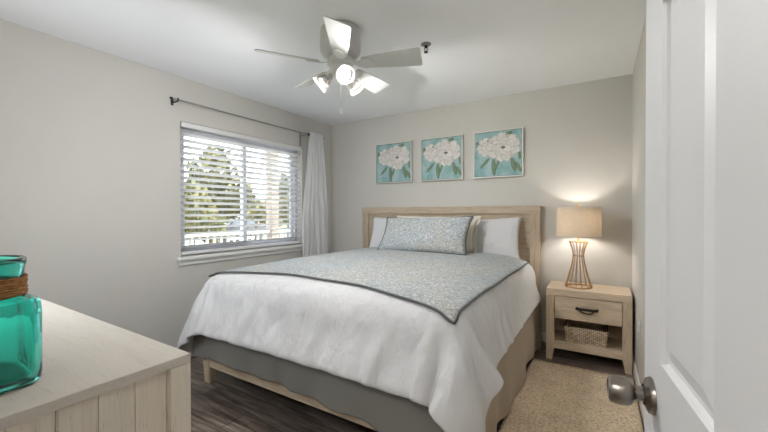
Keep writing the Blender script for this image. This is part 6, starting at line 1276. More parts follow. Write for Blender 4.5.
# pillows
def pillow(name, label, w, h, th, centre, rot, mat, pip=None, flange=0.0, seed=0, group=None):
    n = 26
    R_ = Euler(rot, 'XYZ').to_matrix()
    c = Vector(centre)
    def pt(u, v, side):
        # u,v in -1..1
        pu = 1 - .065 * (1 - v * v) * abs(u) ** 4 * 1.0
        pv = 1 - .085 * (1 - u * u) * abs(v) ** 4
        x, y = u * w / 2 * pu, v * h / 2 * pv
        th_ = th / 2 * max(0, (1 - abs(u) ** 3.2)) ** .6 * max(0, (1 - abs(v) ** 3.0)) ** .6
        th_ *= 1 + .10 * pnoise(Vector((u * 2 + seed * 3.1, v * 2, seed)))
        th_ += .006 * pnoise(Vector((u * 6 + seed, v * 6, 4.0 + side))) * (1 - u ** 4) * (1 - v ** 4)
        sag = -.03 * (1 - v) / 2 * 0
        return c + R_ @ Vector((x, y + sag, side * th_))
    b = new_bm()
    for side in (1, -1):
        gridmesh(b, [[pt(-1 + 2 * i / n, -1 + 2 * j / n, side) for i in range(n + 1)] for j in range(n + 1)])
    bmesh.ops.remove_doubles(b, verts=b.verts, dist=1e-4)
    lo = min(vv.co.z for vv in b.verts)
    o = obj(name, b, mat, None, True, loc=(c.x, c.y, lo))
    tag(o, label, 'pillow', group)
    ring = [(-1 + 2 * i / n, -1) for i in range(n)] + [(1, -1 + 2 * i / n) for i in range(n)] + [(1 - 2 * i / n, 1) for i in range(n)] + [(-1, 1 - 2 * i / n) for i in range(n + 1)]
    if pip:
        b = new_bm()
        tube(b, [pt(u, v, 0) for u, v in ring], 0.006, 6, cap=False)
        tag(obj('piping', b, pip, o, True), 'charcoal piping around the pillow')
    if flange:
        b = new_bm()
        rows = [[pt(u, v, 0) for u, v in ring], [pt(u, v, 0) + R_ @ Vector((u * flange, v * flange, .004 * math.sin(k * .9))) for k, (u, v) in enumerate(ring)]]
        gridmesh(b, rows)
        f = obj('flange', b, M['cream'], o, True)
        f.modifiers.new('cloth', 'SOLIDIFY').thickness = .004
        tag(f, 'flat cream border of the pillow')
    return o
pillow('pillow', 'plain white pillow leaning on the headboard at the window end', .80, .44, .13, (1.155, -.165, .995), (math.radians(71), 0, math.radians(1)), M['pillowcase'], seed=1)
pillow('pillow', 'plain white pillow leaning on the headboard at the lamp end', .80, .43, .13, (2.085, -.180, .995), (math.radians(69), math.radians(-2), math.radians(-1)), M['pillowcase'], seed=2)
pillow('pillow', 'cream bordered pillow mostly hidden behind the blue grey patterned pillow', .90, .34, .09, (1.655, -.335, 1.040), (math.radians(66), 0, math.radians(0)), M['cream'], flange=.026, seed=3)
pillow('pillow', 'blue grey paisley pillow with dark piping, in front of the white pillows', .95, .41, .15, (1.630, -.545, 1.035), (math.radians(57), math.radians(-1), math.radians(0)), M['paisley'], pip=M['piping'], seed=4)

# ------------------------------------------------------------------ pictures
def painting(seed):
    n = 110
    rnd = random.Random(11)
    U, V = np.meshgrid(np.linspace(0, 1, n), np.linspace(0, 1, n))
    nz = np.zeros((n, n))
    nz2 = np.zeros((n, n))
    for j in range(n):
        for i in range(n):
            nz[j, i] = pnoise(Vector((U[j, i] * 4 + seed, V[j, i] * 4, .3))) + .5 * pnoise(Vector((U[j, i] * 11, V[j, i] * 9 + seed, 1.3)))
            nz2[j, i] = pnoise(Vector((U[j, i] * 22, V[j, i] * 22, 5.1 + seed)))
    C = np.zeros((n, n, 3))
    a = np.array([0.20, 0.46, 0.46]); bb = np.array([0.42, 0.62, 0.62]); cc = np.array([0.30, 0.50, 0.60])
    f = np.clip(nz * .9 + .45, 0, 1)[..., None]
    C[:] = a * (1 - f) + bb * f
    m = np.clip((nz2 * 1.2 + .3 - V * .5), 0, 1)[..., None] * .6
    C = C * (1 - m) + cc * m
    def blend(mask, col):
        nonlocal C
        mask = np.clip(mask, 0, 1)[..., None]
        C = C * (1 - mask) + np.array(col) * mask
    def ell(x, y, rx, ry, ang, soft=.12):
        ca, sa = math.cos(ang), math.sin(ang)
        dx, dy = U - x, V - y
        e = ((dx * ca + dy * sa) / rx) ** 2 + ((-dx * sa + dy * ca) / ry) ** 2
        return np.clip((1 + nz2 * .3 - e) / soft, 0, 1)
    for x, y, rx, ry, an in ((.23, .31, .035, .15, -.75), (.42, .20, .05, .20, .05), (.50, .27, .03, .14, -.35), (.83, .24, .05, .17, .25), (.93, .18, .04, .13, .5), (.07, .72, .04, .10, .2), (.73, .93, .09, .04, .3), (.95, .45, .03, .12, .1)):
        blend(ell(x, y, rx, ry, an) * .9, (.13, .22, .11))
        blend(ell(x - .01, y + .01, rx * .45, ry * .8, an) * .7, (.24, .33, .18))
    def peony(x, y, r, sq):
        blend(ell(x, y, r, r * sq, 0, .1), (.62, .57, .53))
        for ring, cnt in ((.72, 9), (.45, 7), (.22, 5)):
            for k in range(cnt):
                an = 2 * PI * k / cnt + ring * 3 + rnd.random() * .3
                px, py = x + math.cos(an) * r * ring, y + math.sin(an) * r * ring * sq
                s = r * (.36 if ring > .6 else .30)
                sh = .92 + .16 * rnd.random()
                blend(ell(px, py, s * 1.1, s, an, .25) * .8, (.56 * sh, .50 * sh, .46 * sh))
                blend(ell(px + math.cos(an) * s * .12, py + math.sin(an) * s * .12, s * .9, s * .8, an, .3) * .9, (.76 * sh, .73 * sh, .69 * sh))
    peony(.27, .66, .20, 1.05)
    blend(ell(.29, .80, .018, .022, 0), (.16, .18, .13))
    peony(.62, .64, .33, .86)
    blend(ell(.62, .63, .05, .03, 0, .4), (.14, .15, .10))
    C = np.clip(C * (1 + .12 * nz2[..., None]) * .86, 0, 1)
    g_ = C.mean(axis=2, keepdims=True)
    C = g_ + (C - g_) * .74
    return n, C
t = NT('flower_painting_canvas')
at = t.n('Attribute', attribute_name='paint')
nz = t.n('TexNoise', Scale=140.0, Detail=3.0)
t.l(t.coords(), nz.inputs['Vector'])
t.principled(at.outputs['Color'], 0.7, 0, t.bump(nz.outputs[0], 0.25, 0.002), 0.25)
M['painting'] = t.m
M['frame_silver'] = plain('silver_frame_paint', (0.62, 0.60, 0.57), 0.4, 0.2, var=0.03)

PW, PZ0, PZ1 = 0.495, 1.611, 2.092
def picture(x0, seed, label):
    p = thing('flower_picture', label, 'picture', (x0 + PW / 2, 0, PZ0), 'flower pictures above the headboard')
    n, C = painting(seed)
    b = new_bm()
    m_ = .012
    y = -.034
    vs = gridmesh(b, [[(x0 + m_ + (PW - 2 * m_) * i / (n - 1), y, PZ0 + m_ + (PZ1 - PZ0 - 2 * m_) * j / (n - 1)) for i in range(n)] for j in range(n)])
    cv = obj('canvas', b, M['painting'], p)
    ca = cv.data.color_attributes.new('paint', 'FLOAT_COLOR', 'POINT')
    flat = np.ones((n * n, 4))
    flat[:, :3] = C.reshape(-1, 3)
    ca.data.foreach_set('color', flat.ravel())
    tag(cv, 'white peonies with green leaves painted on teal')
    b = new_bm()
    f = .0105
    for a in ((x0, x0 + f, PZ0, PZ1), (x0 + PW - f, x0 + PW, PZ0, PZ1), (x0 + f, x0 + PW - f, PZ0, PZ0 + f), (x0 + f, x0 + PW - f, PZ1 - f, PZ1)):
        box(b, a[0], a[1], -.042, -.001, a[2], a[3], .0015)
    obj('frame', b, M['frame_silver'], p)
    b = new_bm()
    g = .0135
    for a in ((x0 + f, x0 + g, PZ0 + f, PZ1 - f), (x0 + PW - g, x0 + PW - f, PZ0 + f, PZ1 - f), (x0 + g, x0 + PW - g, PZ0 + f, PZ0 + g), (x0 + g, x0 + PW - g, PZ1 - g, PZ1 - f)):
        box(b, a[0], a[1], -.037, -.005, a[2], a[3])
    obj('shadow_liner', b, M['bronze'], p)  # dark strips draw the shadow line along the canvas edge
picture(0.751, 0, 'teal and white flower picture nearest the curtain, first of the three')
picture(1.366, 0.4, 'teal and white flower picture in the middle of the three')
picture(1.980, 0.8, 'teal and white flower picture closest to the lamp side, last of three')

# ------------------------------------------------------------------ nightstand
ns = thing('nightstand', 'washed oak nightstand with one drawer and an open shelf', 'nightstand', (3.03, -.22, 0))
NX0, NX1, NY0, NY1, NZ_ = 2.730, 3.336, -.413, -.035, .606
PT_ = .062
for x0, x1, inn in ((NX0, NX0 + PT_, 1), (NX1 - PT_, NX1, -1)):
    for y0, y1 in ((NY0, NY0 + .055), (NY1 - .055, NY1)):
        b = new_bm()
        box(b, x0, x1, y0, y1, 0, .5478)
        for vv in b.verts:
            if vv.co.z < .01:
                if inn > 0 and vv.co.x > x0 + .01:
                    vv.co.x -= .018
                if inn < 0 and vv.co.x < x1 - .01:
                    vv.co.x += .018
        cutz = .10
        bmesh.ops.bisect_plane(b, geom=list(b.verts) + list(b.edges) + list(b.faces), plane_co=(0, 0, cutz), plane_no=(0, 0, 1))
        for vv in b.verts:
            if abs(vv.co.z - cutz) < 1e-4:
                if inn > 0 and vv.co.x > x0 + .01:
                    vv.co.x = x0 + PT_
                if inn < 0 and vv.co.x < x1 - .01:
                    vv.co.x = x1 - PT_
        obj('leg', b, M['oak_z'], ns)
bx('top', M['oak_x'], ns, NX0, NX1, NY0, NY1, .548, NZ_, bev=.004)
for x0, x1 in ((NX0 + .012, NX0 + .032), (NX1 - .032, NX1 - .012)):
    bx('side_panel', M['oak_y'], ns, x0, x1, NY0 + .055, NY1 - .055, .10, .548, bev=.001)
bx('back_panel', M['oak_x'], ns, NX0 + PT_, NX1 - PT_, NY1 - .025, NY1 - .012, .10, .548, bev=.001)
bx('shelf', M['oak_x'], ns, NX0 + .034, NX1 - .034, NY0 + .008, NY1 - .026, .098, .158, bev=.002)
dr = bx('drawer', M['oak_x'], ns, NX0 + PT_ + .004, NX1 - PT_ - .004, NY0 + .004, NY1 - .06, .357, .543, bev=.003)
b = new_bm()
hx0, hx1 = 2.962, 3.104
hz_ = .462
tube(b, [(hx0, NY0 + .004, hz_), (hx0, NY0 - .020, hz_), (hx0 + .010, NY0 - .027, hz_), (hx1 - .010, NY0 - .027, hz_), (hx1, NY0 - .020, hz_), (hx1, NY0 + .004, hz_)], .0108, 8)
arc = []
for i in range(17):
    a_ = PI * i / 16
    arc.append(((hx0 + hx1) / 2 - .048 * math.cos(a_), NY0 - .027, hz_ - .006 - .024 * math.sin(a_)))
tube(b, arc, .0052, 8)
h = obj('handle', b, M['bronze'], dr, True)
tag(h, 'dark bronze bail pull')

# wicker basket on the shelf
bk = thing('wicker_basket', 'low woven seagrass basket on the open nightstand shelf', 'basket', (3.023, -.25, .158))
b = new_bm()
x0, x1, y0, y1, z0, z1 = 2.868, 3.180, -.375, -.125, .1585, .286
def rrect(x0, x1, y0, y1, z, r, n=6):
    out = []
    for cx, cy, a0 in ((x1 - r, y1 - r, 0), (x0 + r, y1 - r, PI / 2), (x0 + r, y0 + r, PI), (x1 - r, y0 + r, 3 * PI / 2)):
        for k in range(n + 1):
            a = a0 + PI / 2 * k / n
            out.append((cx + r * math.cos(a), cy + r * math.sin(a), z))
    return out
def loopskin(b, loops, cap0=True, cap1=False):
    vs = [[b.verts.new(p) for p in l] for l in loops]
    for a, c in zip(vs, vs[1:]):
        for k in range(len(a)):
            b.faces.new((a[k], a[(k + 1) % len(a)], c[(k + 1) % len(a)], c[k]))
    if cap0:
        b.faces.new(vs[0][::-1])
    if cap1:
        b.faces.new(vs[-1])
loops = []
for k in range(25):
    f = k / 24
    bul = .003 * abs(math.sin(f * PI * 11))
    loops.append(rrect(x0 + .006 * (1 - f) - bul, x1 - .006 * (1 - f) + bul, y0 + .006 * (1 - f) - bul, y1 - .006 * (1 - f) + bul, z0 + (z1 - z0) * f, .02))
loops.append(rrect(x0 + .01, x1 - .01, y0 + .01, y1 - .01, z1, .018))
loops.append(rrect(x0 + .014, x1 - .014, y0 + .014, y1 - .014, z0 + .01, .016))
loopskin(b, loops, True, True)
obj('body', b, M['wicker'], bk, 40)
b = new_bm()
tube(b, rrect(x0 + .004, x1 - .004, y0 + .004, y1 - .004, z1 - .002, .02) + [rrect(x0 + .004, x1 - .004, y0 + .004, y1 - .004, z1 - .002, .02)[0]], .007, 8)
obj('rim', b, M['wicker'], bk, True)

# ------------------------------------------------------------------ table lamp
LX, LY, LZ = 2.963, -.235, .606
lp = thing('table_lamp', 'gold wire hourglass table lamp with lit linen drum shade on the nightstand', 'lamp', (LX, LY, LZ))
b = new_bm()
prof = [(0.100, 0.008), (0.078, 0.09), (0.056, 0.18), (0.043, 0.255), (0.044, 0.30), (0.055, 0.345), (0.071, 0.392)]
def smoothp(p, n=40):
    out = []
    for k in range(n + 1):
        z = p[0][1] + (p[-1][1] - p[0][1]) * k / n
        # catmull in z
        for a in range(len(p) - 1):
            if p[a][1] <= z <= p[a + 1][1] + 1e-9:
                p0, p1, p2, p3 = p[max(a - 1, 0)], p[a], p[a + 1], p[min(a + 2, len(p) - 1)]
                tt = (z - p1[1]) / (p2[1] - p1[1])
                r = .5 * (2 * p1[0] + (p2[0] - p0[0]) * tt + (2 * p0[0] - 5 * p1[0] + 4 * p2[0] - p3[0]) * tt ** 2 + (3 * p1[0] - p0[0] - 3 * p2[0] + p3[0]) * tt ** 3)
                out.append((r, z))
                break
    return out
sp = smoothp(prof)
for k in range(14):
    a = 2 * PI * k / 14 + .1
    tube(b, [(LX + r * math.cos(a), LY + r * math.sin(a), LZ + z) for r, z in sp], .0034, 6)
for r, z, tr in ((.100, .006, .006), (.071, .392, .004), (.0435, .27, .003)):
    ring = [(LX + r * math.cos(2 * PI * k / 40), LY + r * math.sin(2 * PI * k / 40), LZ + z) for k in range(41)]
    tube(b, ring, tr, 6)
for k in range(3):
    a = 2 * PI * k / 3
    tube(b, [(LX, LY, LZ + .392), (LX + .071 * math.cos(a), LY + .071 * math.sin(a), LZ + .392)], .003, 6)
obj('wire_base', b, M['gold'], lp, True)
b = new_bm()
lathe(b, [(.0, .385), (.012, .385), (.012, .40), (.008, .405), (.008, .44), (.016, .445), (.017, .49), (.012, .495)], (LX, LY, LZ), seg=20)
obj('socket', b, M['gold'], lp, 40)
SZ0, SZ1, SR0, SR1 = 1.050, 1.292, .172, .168
b = new_bm()
lathe(b, [(SR0, SZ0), (SR1, SZ1)], (LX, LY, 0), seg=56)
lathe(b, [(SR1 - .0022, SZ1), (SR0 - .0022, SZ0)], (LX, LY, 0), seg=56)
shd = obj('lamp_shade', b, M['linen_shade'], lp, True)
tag(shd, 'natural linen drum shade glowing warm')
for z, r in ((SZ0, SR0 - .001), (SZ1, SR1 - .001)):
    b = new_bm()
    tube(b, [(LX + r * math.cos(2 * PI * k / 56), LY + r * math.sin(2 * PI * k / 56), z) for k in range(57)], .0028, 6)
    obj('shade_trim', b, M['cream'], shd, True)
b = new_bm()
for k in range(3):
    a = 2 * PI * k / 3 + .4
    tube(b, [(LX, LY, SZ1 - .012), (LX + (SR1 - .003) * math.cos(a), LY + (SR1 - .003) * math.sin(a), SZ1 - .006)], .0016, 6)
tube(b, [(LX + .012, LY, LZ + .49), (LX + .034, LY, LZ + .54), (LX + .036, LY, LZ + .62), (LX + .012, LY, SZ1 - .014), (LX, LY, SZ1 - .012)], .002, 6)
tube(b, [(LX - .012, LY, LZ + .49), (LX - .034, LY, LZ + .54), (LX - .036, LY, LZ + .62), (LX - .012, LY, SZ1 - .014), (LX, LY, SZ1 - .012)], .002, 6)
obj('harp', b, M['gold'], lp, True)
b = new_bm()
lathe(b, [(.004, SZ1 - .014), (.007, SZ1 - .002), (.012, SZ1 + .006), (.013, SZ1 + .016), (.009, SZ1 + .026), (.004, SZ1 + .031), (.0, SZ1 + .032)], (LX, LY, 0), seg=20)
obj('finial', b, M['gold'], lp, True)
b = new_bm()
lathe(b, [(.0, .0), (.013, .002), (.014, .02), (.022, .04), (.029, .062), (.027, .08), (.016, .094), (.0, .099)], (LX, LY, LZ + .49), seg=24)
tag(obj('bulb', b, M['lampbulb'], lp, True), 'lit bulb inside the shade')

# ------------------------------------------------------------------ rug
b = new_bm()
nrx, nry = 40, 60
rx0, rx1, ry0, ry1 = 2.64, 3.335, -3.10, -.525
gridmesh(b, [[(rx0 + (rx1 - rx0) * i / nrx, ry0 + (ry1 - ry0) * j / nry + .003 * math.sin(i * 1.7), .010 + .0015 * pnoise(Vector((i * .7, j * .7, 0)))) for i in range(nrx + 1)] for j in range(nry + 1)])
rug = obj('rug', b, M['jute'], None, True, loc=((rx0 + rx1) / 2, (ry0 + ry1) / 2, 0))
md = rug.modifiers.new('pile', 'SOLIDIFY')
md.thickness = .0085
md.offset = -1
tag(rug, 'tan woven jute rug on the plank floor beside the bed', 'rug')

# ------------------------------------------------------------------ wall outlet
ou = thing('wall_outlet', 'white wall outlet low on the wall beside the nightstand', 'outlet', (XR, -.76, .40))
bx('cover_plate', M['outlet'], ou, XR - .006, XR - .0005, -.795, -.725, .385, .505, bev=.002)
for z in (.420, .470):
    fo = bx('socket_face', M['outlet'], ou, XR - .0085, XR - .005, -.777, -.743, z - .014, z + .014, bev=.0015)
    for dy in (-.007, .007):
        bx('slot', M['black'], fo, XR - .0088, XR - .008, -.76 + dy - .0012, -.76 + dy + .0012, z - .004, z + .007, bev=0)

# ------------------------------------------------------------------ dresser
ds = thing('dresser', 'whitewashed plank dresser with thick top, seen from its end', 'dresser', (1.45, -3.39, 0))
EX0, EX1, EY0, EY1, EZ = 0.72, 2.131, -3.645, -3.147, .85
bx('top', M['white_x'], ds, EX0, EX1, EY0, EY1, EZ - .026, EZ, bev=.0025)
for x0, x1 in ((EX0, EX0 + .055), (EX1 - .055, EX1)):
    for y0, y1 in ((EY0, EY0 + .055), (EY1 - .055, EY1)):
        bx('leg', M['white_z'], ds, x0, x1, y0, y1, 0.0, EZ - .0262, bev=.003)
for x0, x1 in ((EX0 + .022, EX0 + .036), (EX1 - .036, EX1 - .022)):
    b = new_bm()
    npl = 5
    pw = (EY1 - EY0 - .11) / npl
    for k in range(npl):
        y0 = EY0 + .055 + k * pw
        box(b, x0, x1, y0 + .0005, y0 + pw - .0005, .14, EZ - .027, .0018)
    obj('end_panel', b, M['white_z'], ds)
bx('back_panel', M['white_x'], ds, EX0 + .055, EX1 - .055, EY0 + .008, EY0 + .02, .14, EZ - .027, bev=.001)
bx('bottom_rail', M['white_x'], ds, EX0 + .055, EX1 - .055, EY1 - .04, EY1 - .012, .10, .16, bev=.002)
for c in range(3):
    for r in range(3):
        wx = (EX1 - EX0 - .11) / 3
        x0 = EX0 + .055 + c * wx
        z0 = .165 + r * .22
        d = bx('drawer', M['white_x'], ds, x0 + .003, x0 + wx - .003, EY1 - .35, EY1 - .008, z0 + .002, z0 + .216, bev=.003)
        b = new_bm()
        lathe(b, [(.006, 0), (.006, .012), (.013, .018), (.014, .024), (.0, .028)], (x0 + wx / 2, EY1 - .008, z0 + .11), (0, 1, 0), 16)
        obj('knob', b, M['bronze'], d, 40)

# ------------------------------------------------------------------ glass jar
JX, JY, JZ = 1.905, -3.526, .8503
jar = thing('glass_jar', 'square teal glass jar with a twine-wrapped neck on the dresser', 'jar', (JX, JY, JZ))
def sup(hw, p, n=64):
    out = []
    for k in range(n):
        a = 2 * PI * k / n + PI / 4
        ca, sa = math.cos(a), math.sin(a)
        r = hw / ((abs(ca) ** p + abs(sa) ** p) ** (1 / p))
        out.append((r * ca, r * sa))
    return out
outer = [(.088, 6, .000), (.098, 6, .003), (.104, 6.5, .010), (.105, 7, .03), (.105, 7, .10), (.105, 7, .178), (.104, 6.5, .191), (.101, 5.5, .198), (.096, 3.5, .2015), (.092, 2.2, .204), (.090, 2, .208), (.089, 2, .25), (.090, 2, .270), (.0925, 2, .279), (.0935, 2, .286), (.0925, 2, .293), (.089, 2, .295)]
inner = [(.086, 2, .292), (.083, 2, .280), (.083, 2, .21), (.086, 3, .199), (.097, 5, .190), (.098, 6, .16), (.098, 6, .10), (.098, 6, .03), (.094, 6, .016), (.080, 5, .012)]
b = new_bm()
loopskin(b, [[(JX + x, JY + y, JZ + z) for x, y in sup(h_, p_)] for h_, p_, z in outer + inner], True, True)
body = obj('glass_body', b, M['teal'], jar, True)
tag(body, 'clear teal glass')
b = new_bm()
for k in range(11):
    z = .207 + k * .0042
    r = .0915 + .0012 * math.sin(k * 2.1)
    tube(b, [(JX + r * math.cos(2 * PI * q / 48 + k), JY + r * math.sin(2 * PI * q / 48 + k), JZ + z + .0015 * math.sin(q * .26 + k)) for q in range(49)], .0030, 6)
tag(obj('twine_wrap', b, M['rope'], jar, True), 'brown twine wound around the neck')

# ------------------------------------------------------------------ ceiling fan
FX, FY, FZ = 1.685, -1.900, 2.205
fan = thing('ceiling_fan', 'white flush-mount ceiling fan with five blades and three lit glass lights', 'ceiling fan', (FX, FY, H))
b = new_bm()
lathe(b, [(.0, H - .0005), (.115, H - .0005), (.128, H - .010), (.132, H - .03), (.132, H - .125), (.128, H - .150), (.112, H - .172), (.085, H - .185), (.0, H - .187)], (FX, FY, 0), seg=48)
obj('motor_housing', b, M['fanmotor'], fan, 35)
b = new_bm()
lathe(b, [(.0, FZ + .045), (.080, FZ + .045), (.086, FZ + .030), (.086, FZ + .005), (.07, FZ - .005), (.0, FZ - .006)], (FX, FY, 0), seg=40)
obj('rotor', b, M['fanwhite'], fan, 35)
def blade(ang):
    d = Vector((math.cos(ang), math.sin(ang), 0))
    s = Vector((-math.sin(ang), math.cos(ang), 0))
    tl = math.tan(math.radians(19))
    def P_(r, q, dz=0):
        return Vector((FX, FY, FZ)) + d * r + s * q + Vector((0, 0, dz + .008 - q * tl))
    b = new_bm()
    stat = [(.145, .036), (.155, .042), (.29, .055), (.40, .063), (.508, .069), (.520, .066), (.525, .057)]
    up = [[P_(r, q * k / 3, .003) for k in range(-3, 4)] for r, q in stat]
    dn = [[P_(r, q * k / 3, -.003) for k in range(-3, 4)] for r, q in stat]
    va, vb = gridmesh(b, up), gridmesh(b, dn)
    for i in range(len(stat) - 1):
        for k in (0, 6):
            b.faces.new((va[i][k], va[i + 1][k], vb[i + 1][k], vb[i][k]))
    for i in (0, len(stat) - 1):
        for k in range(6):
            b.faces.new((va[i][k], va[i][k + 1], vb[i][k + 1], vb[i][k]))
    bl_ = obj('blade', b, M['fanwhite'], fan)
    b = new_bm()
    rows = []
    for r, q, dz in ((.075, .022, .012), (.105, .020, .0), (.135, .026, -.006), (.165, .040, -.006), (.20, .036, -.006), (.225, .012, -.006)):
        rows.append([P_(r, q * k / 2, dz) for k in range(-2, 3)])
    gridmesh(b, rows)
    br_ = obj('blade_bracket', b, M['fanwhite'], bl_)
    br_.modifiers.new('metal', 'SOLIDIFY').thickness = .005
    for r, q in ((.178, .02), (.178, -.02), (.205, 0)):
        b = new_bm()
        lathe(b, [(.0, -.011), (.0045, -.0105), (.005, -.007)], P_(r, q), seg=10)
        obj('screw', b, M['rodmetal'], bl_)
for k in range(5):
    blade(math.radians(-53.3 + 72 * k))
b = new_bm()
lathe(b, [(.0, FZ - .006), (.052, FZ - .006), (.056, FZ - .015), (.056, FZ - .05), (.045, FZ - .068), (.02, FZ - .076), (.0, FZ - .077)], (FX, FY, 0), seg=32)
obj('light_fitter', b, M['fanwhite'], fan, 35)
for ang in (-40, -160, 80):
    a = math.radians(ang)
    d = Vector((math.cos(a), math.sin(a), 0))
    ax = (d * .82 + Vector((0, 0, -.57))).normalized()
    o0 = Vector((FX, FY, FZ - .045)) + d * .050
    b = new_bm()
    lathe(b, [(.012, -.02), (.012, .012), (.022, .018), (.024, .045), (.020, .050)], o0, ax, 20)
    ho = obj('lamp_holder', b, M['fanwhite'], fan, 40)
    b = new_bm()
    pr = [(.024, .040), (.032, .050), (.040, .066), (.046, .086), (.051, .108), (.057, .122)]
    rings_ = [(r * 1.0, h_) for r, h_ in pr] + [(r - .003, h_) for r, h_ in reversed(pr)]
    lathe(b, rings_, o0, ax, 36)
    for f_ in b.verts:
        pass
    tag(obj('glass_shade', b, M['shade_glass'], ho, True), 'clear glass bell shade')
    b = new_bm()
    lathe(b, [(.0, .046), (.013, .048), (.014, .058), (.022, .072), (.0285, .090), (.0298, .107), (.0290, .107), (.0284, .092)], o0, ax, 24)
    bu = obj('bulb', b, M['porcelain'], ho, True)
    b = new_bm()
    lathe(b, [(.0284, .0895), (.0275, .097), (.022, .103), (.012, .106), (.0, .107)], o0, ax, 24)
    tag(obj('bulb_face', b, M['bulb'], ho, True), 'lit face of the reflector bulb')
b = new_bm()
cp = Vector((FX + .012, FY - .012, 0))
tube(b, [(cp.x, cp.y, FZ - .07), (cp.x, cp.y, 1.925)], .0014, 6)
pc = obj('pull_chain', b, M['fanmotor'], fan)
b = new_bm()
lathe(b, [(.0, 1.930), (.005, 1.927), (.008, 1.912), (.0095, 1.896), (.007, 1.886), (.0, 1.883)], (cp.x, cp.y, 0), seg=16)
tag(obj('fob', b, M['porcelain'], pc, True), 'small white pull on the chain')

# ------------------------------------------------------------------ fire sprinkler
PX, PY = 2.074, -1.428
spk = thing('fire_sprinkler', 'small dark metal sprinkler head on the white ceiling by a fan blade', 'sprinkler', (PX, PY, H))
b = new_bm()
lathe(b, [(.0, -.0005), (.036, -.0005), (.036, -.004), (.028, -.010), (.014, -.014), (.0, -.014)], (PX, PY, H), seg=28)
obj('escutcheon', b, M['nickel'], spk, 40)
b = new_bm()
lathe(b, [(.011, -.012), (.011, -.026), (.008, -.028)], (PX, PY, H), seg=14, cap1=True)
for s in (-1, 1):
    tube(b, [(PX + s * .008, PY, H - .024), (PX + s * .015, PY, H - .034), (PX + s * .010, PY, H - .048), (PX, PY, H - .056)], .0028, 6)
tube(b, [(PX, PY, H - .026), (PX, PY, H - .058)], .003, 6)
obj('sprinkler_frame', b, M['bronze'], spk, 40)
b = new_bm()
lathe(b, [(.0, -.057), (.015, -.058), (.015, -.060), (.0, -.061)], (PX, PY, H), seg=18)
obj('deflector', b, M['bronze'], spk, 40)

# ------------------------------------------------------------------ outside the window
GZ = -0.50
M['lawn'] = plain('dry_lawn', (0.25, 0.245, 0.13), 0.95, var=0.35, scale=1.2)
M['road'] = plain('pale_asphalt', (0.30, 0.30, 0.30), 0.9, var=0.06)
M['deck'] = plain('painted_porch_boards', (0.45, 0.43, 0.40), 0.7, var=0.05)
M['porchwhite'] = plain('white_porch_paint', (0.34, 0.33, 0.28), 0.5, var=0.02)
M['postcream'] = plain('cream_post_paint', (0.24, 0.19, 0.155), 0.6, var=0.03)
M['bark'] = plain('brown_bark', (0.09, 0.06, 0.05), 0.95, var=0.35, scale=12)
M['leaf_lime'] = plain('lime_leaves', (0.125, 0.11, 0.04), 0.7, var=0.45, scale=3)
M['leaf_green'] = plain('mid_green_leaves', (0.07, 0.075, 0.027), 0.7, var=0.45, scale=3)
M['leaf_dark'] = plain('dark_green_leaves', (0.035, 0.04, 0.022), 0.7, var=0.4, scale=3)
M['stucco'] = plain('pale_pink_stucco', (0.34, 0.29, 0.28), 0.9, var=0.04)
M['rooftile'] = plain('grey_shingles', (0.26, 0.24, 0.24), 0.9, var=0.12, scale=8)
M['darkglass'] = plain('dark_window_glass', (0.05, 0.06, 0.07), 0.1)
M['carblack'] = plain('black_car_paint', (0.03, 0.03, 0.035), 0.25)
M['carwhite'] = plain('white_car_paint', (0.75, 0.75, 0.76), 0.25, var=0.01)
M['tyre'] = plain('black_rubber', (0.025, 0.025, 0.025), 0.8)

lw = obj('lawn', box(new_bm(), -70, -T, -40, 60, GZ - .2, GZ), M['lawn'], None)
struct(lw, 'sunlit dry yellow-green lawn beyond the porch', 'lawn')
rd = obj('street', box(new_bm(), -24, -15.5, -40, 60, GZ + .002, GZ + .03), M['road'], None)
struct(rd, 'pale asphalt street beyond the lawn', 'street')
pf = obj('porch_floor', box(new_bm(), -2.02, -T, -6, 5, GZ, -.06), M['deck'], None)
struct(pf, 'painted porch floor outside the window', 'porch')

rl = thing('porch_railing', 'white porch railing with square balusters outside the window', 'railing', (-1.9, -.5, -.06))
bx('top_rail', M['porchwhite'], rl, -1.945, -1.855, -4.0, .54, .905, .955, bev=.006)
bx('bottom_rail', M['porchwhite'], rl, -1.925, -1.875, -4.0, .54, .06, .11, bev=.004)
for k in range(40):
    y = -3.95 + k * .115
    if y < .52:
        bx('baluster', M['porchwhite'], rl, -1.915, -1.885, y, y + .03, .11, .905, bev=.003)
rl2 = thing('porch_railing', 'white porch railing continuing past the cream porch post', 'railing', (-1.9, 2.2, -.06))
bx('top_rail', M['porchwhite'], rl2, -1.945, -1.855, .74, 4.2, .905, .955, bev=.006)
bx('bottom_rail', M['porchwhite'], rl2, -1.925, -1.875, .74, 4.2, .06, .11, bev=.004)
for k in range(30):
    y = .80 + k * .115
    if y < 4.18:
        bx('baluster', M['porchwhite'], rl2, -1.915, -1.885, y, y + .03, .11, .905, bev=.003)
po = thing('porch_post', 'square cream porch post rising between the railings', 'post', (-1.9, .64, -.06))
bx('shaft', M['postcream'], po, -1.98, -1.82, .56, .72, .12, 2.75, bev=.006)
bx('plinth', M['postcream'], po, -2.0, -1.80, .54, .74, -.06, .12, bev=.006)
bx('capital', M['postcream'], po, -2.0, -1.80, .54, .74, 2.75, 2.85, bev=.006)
struct(obj('porch_beam', box(new_bm(), -1.99, -1.81, -6, 5, 2.85, 3.05, .006), M['porchwhite'], None), 'white beam carried by the porch post', 'beam')

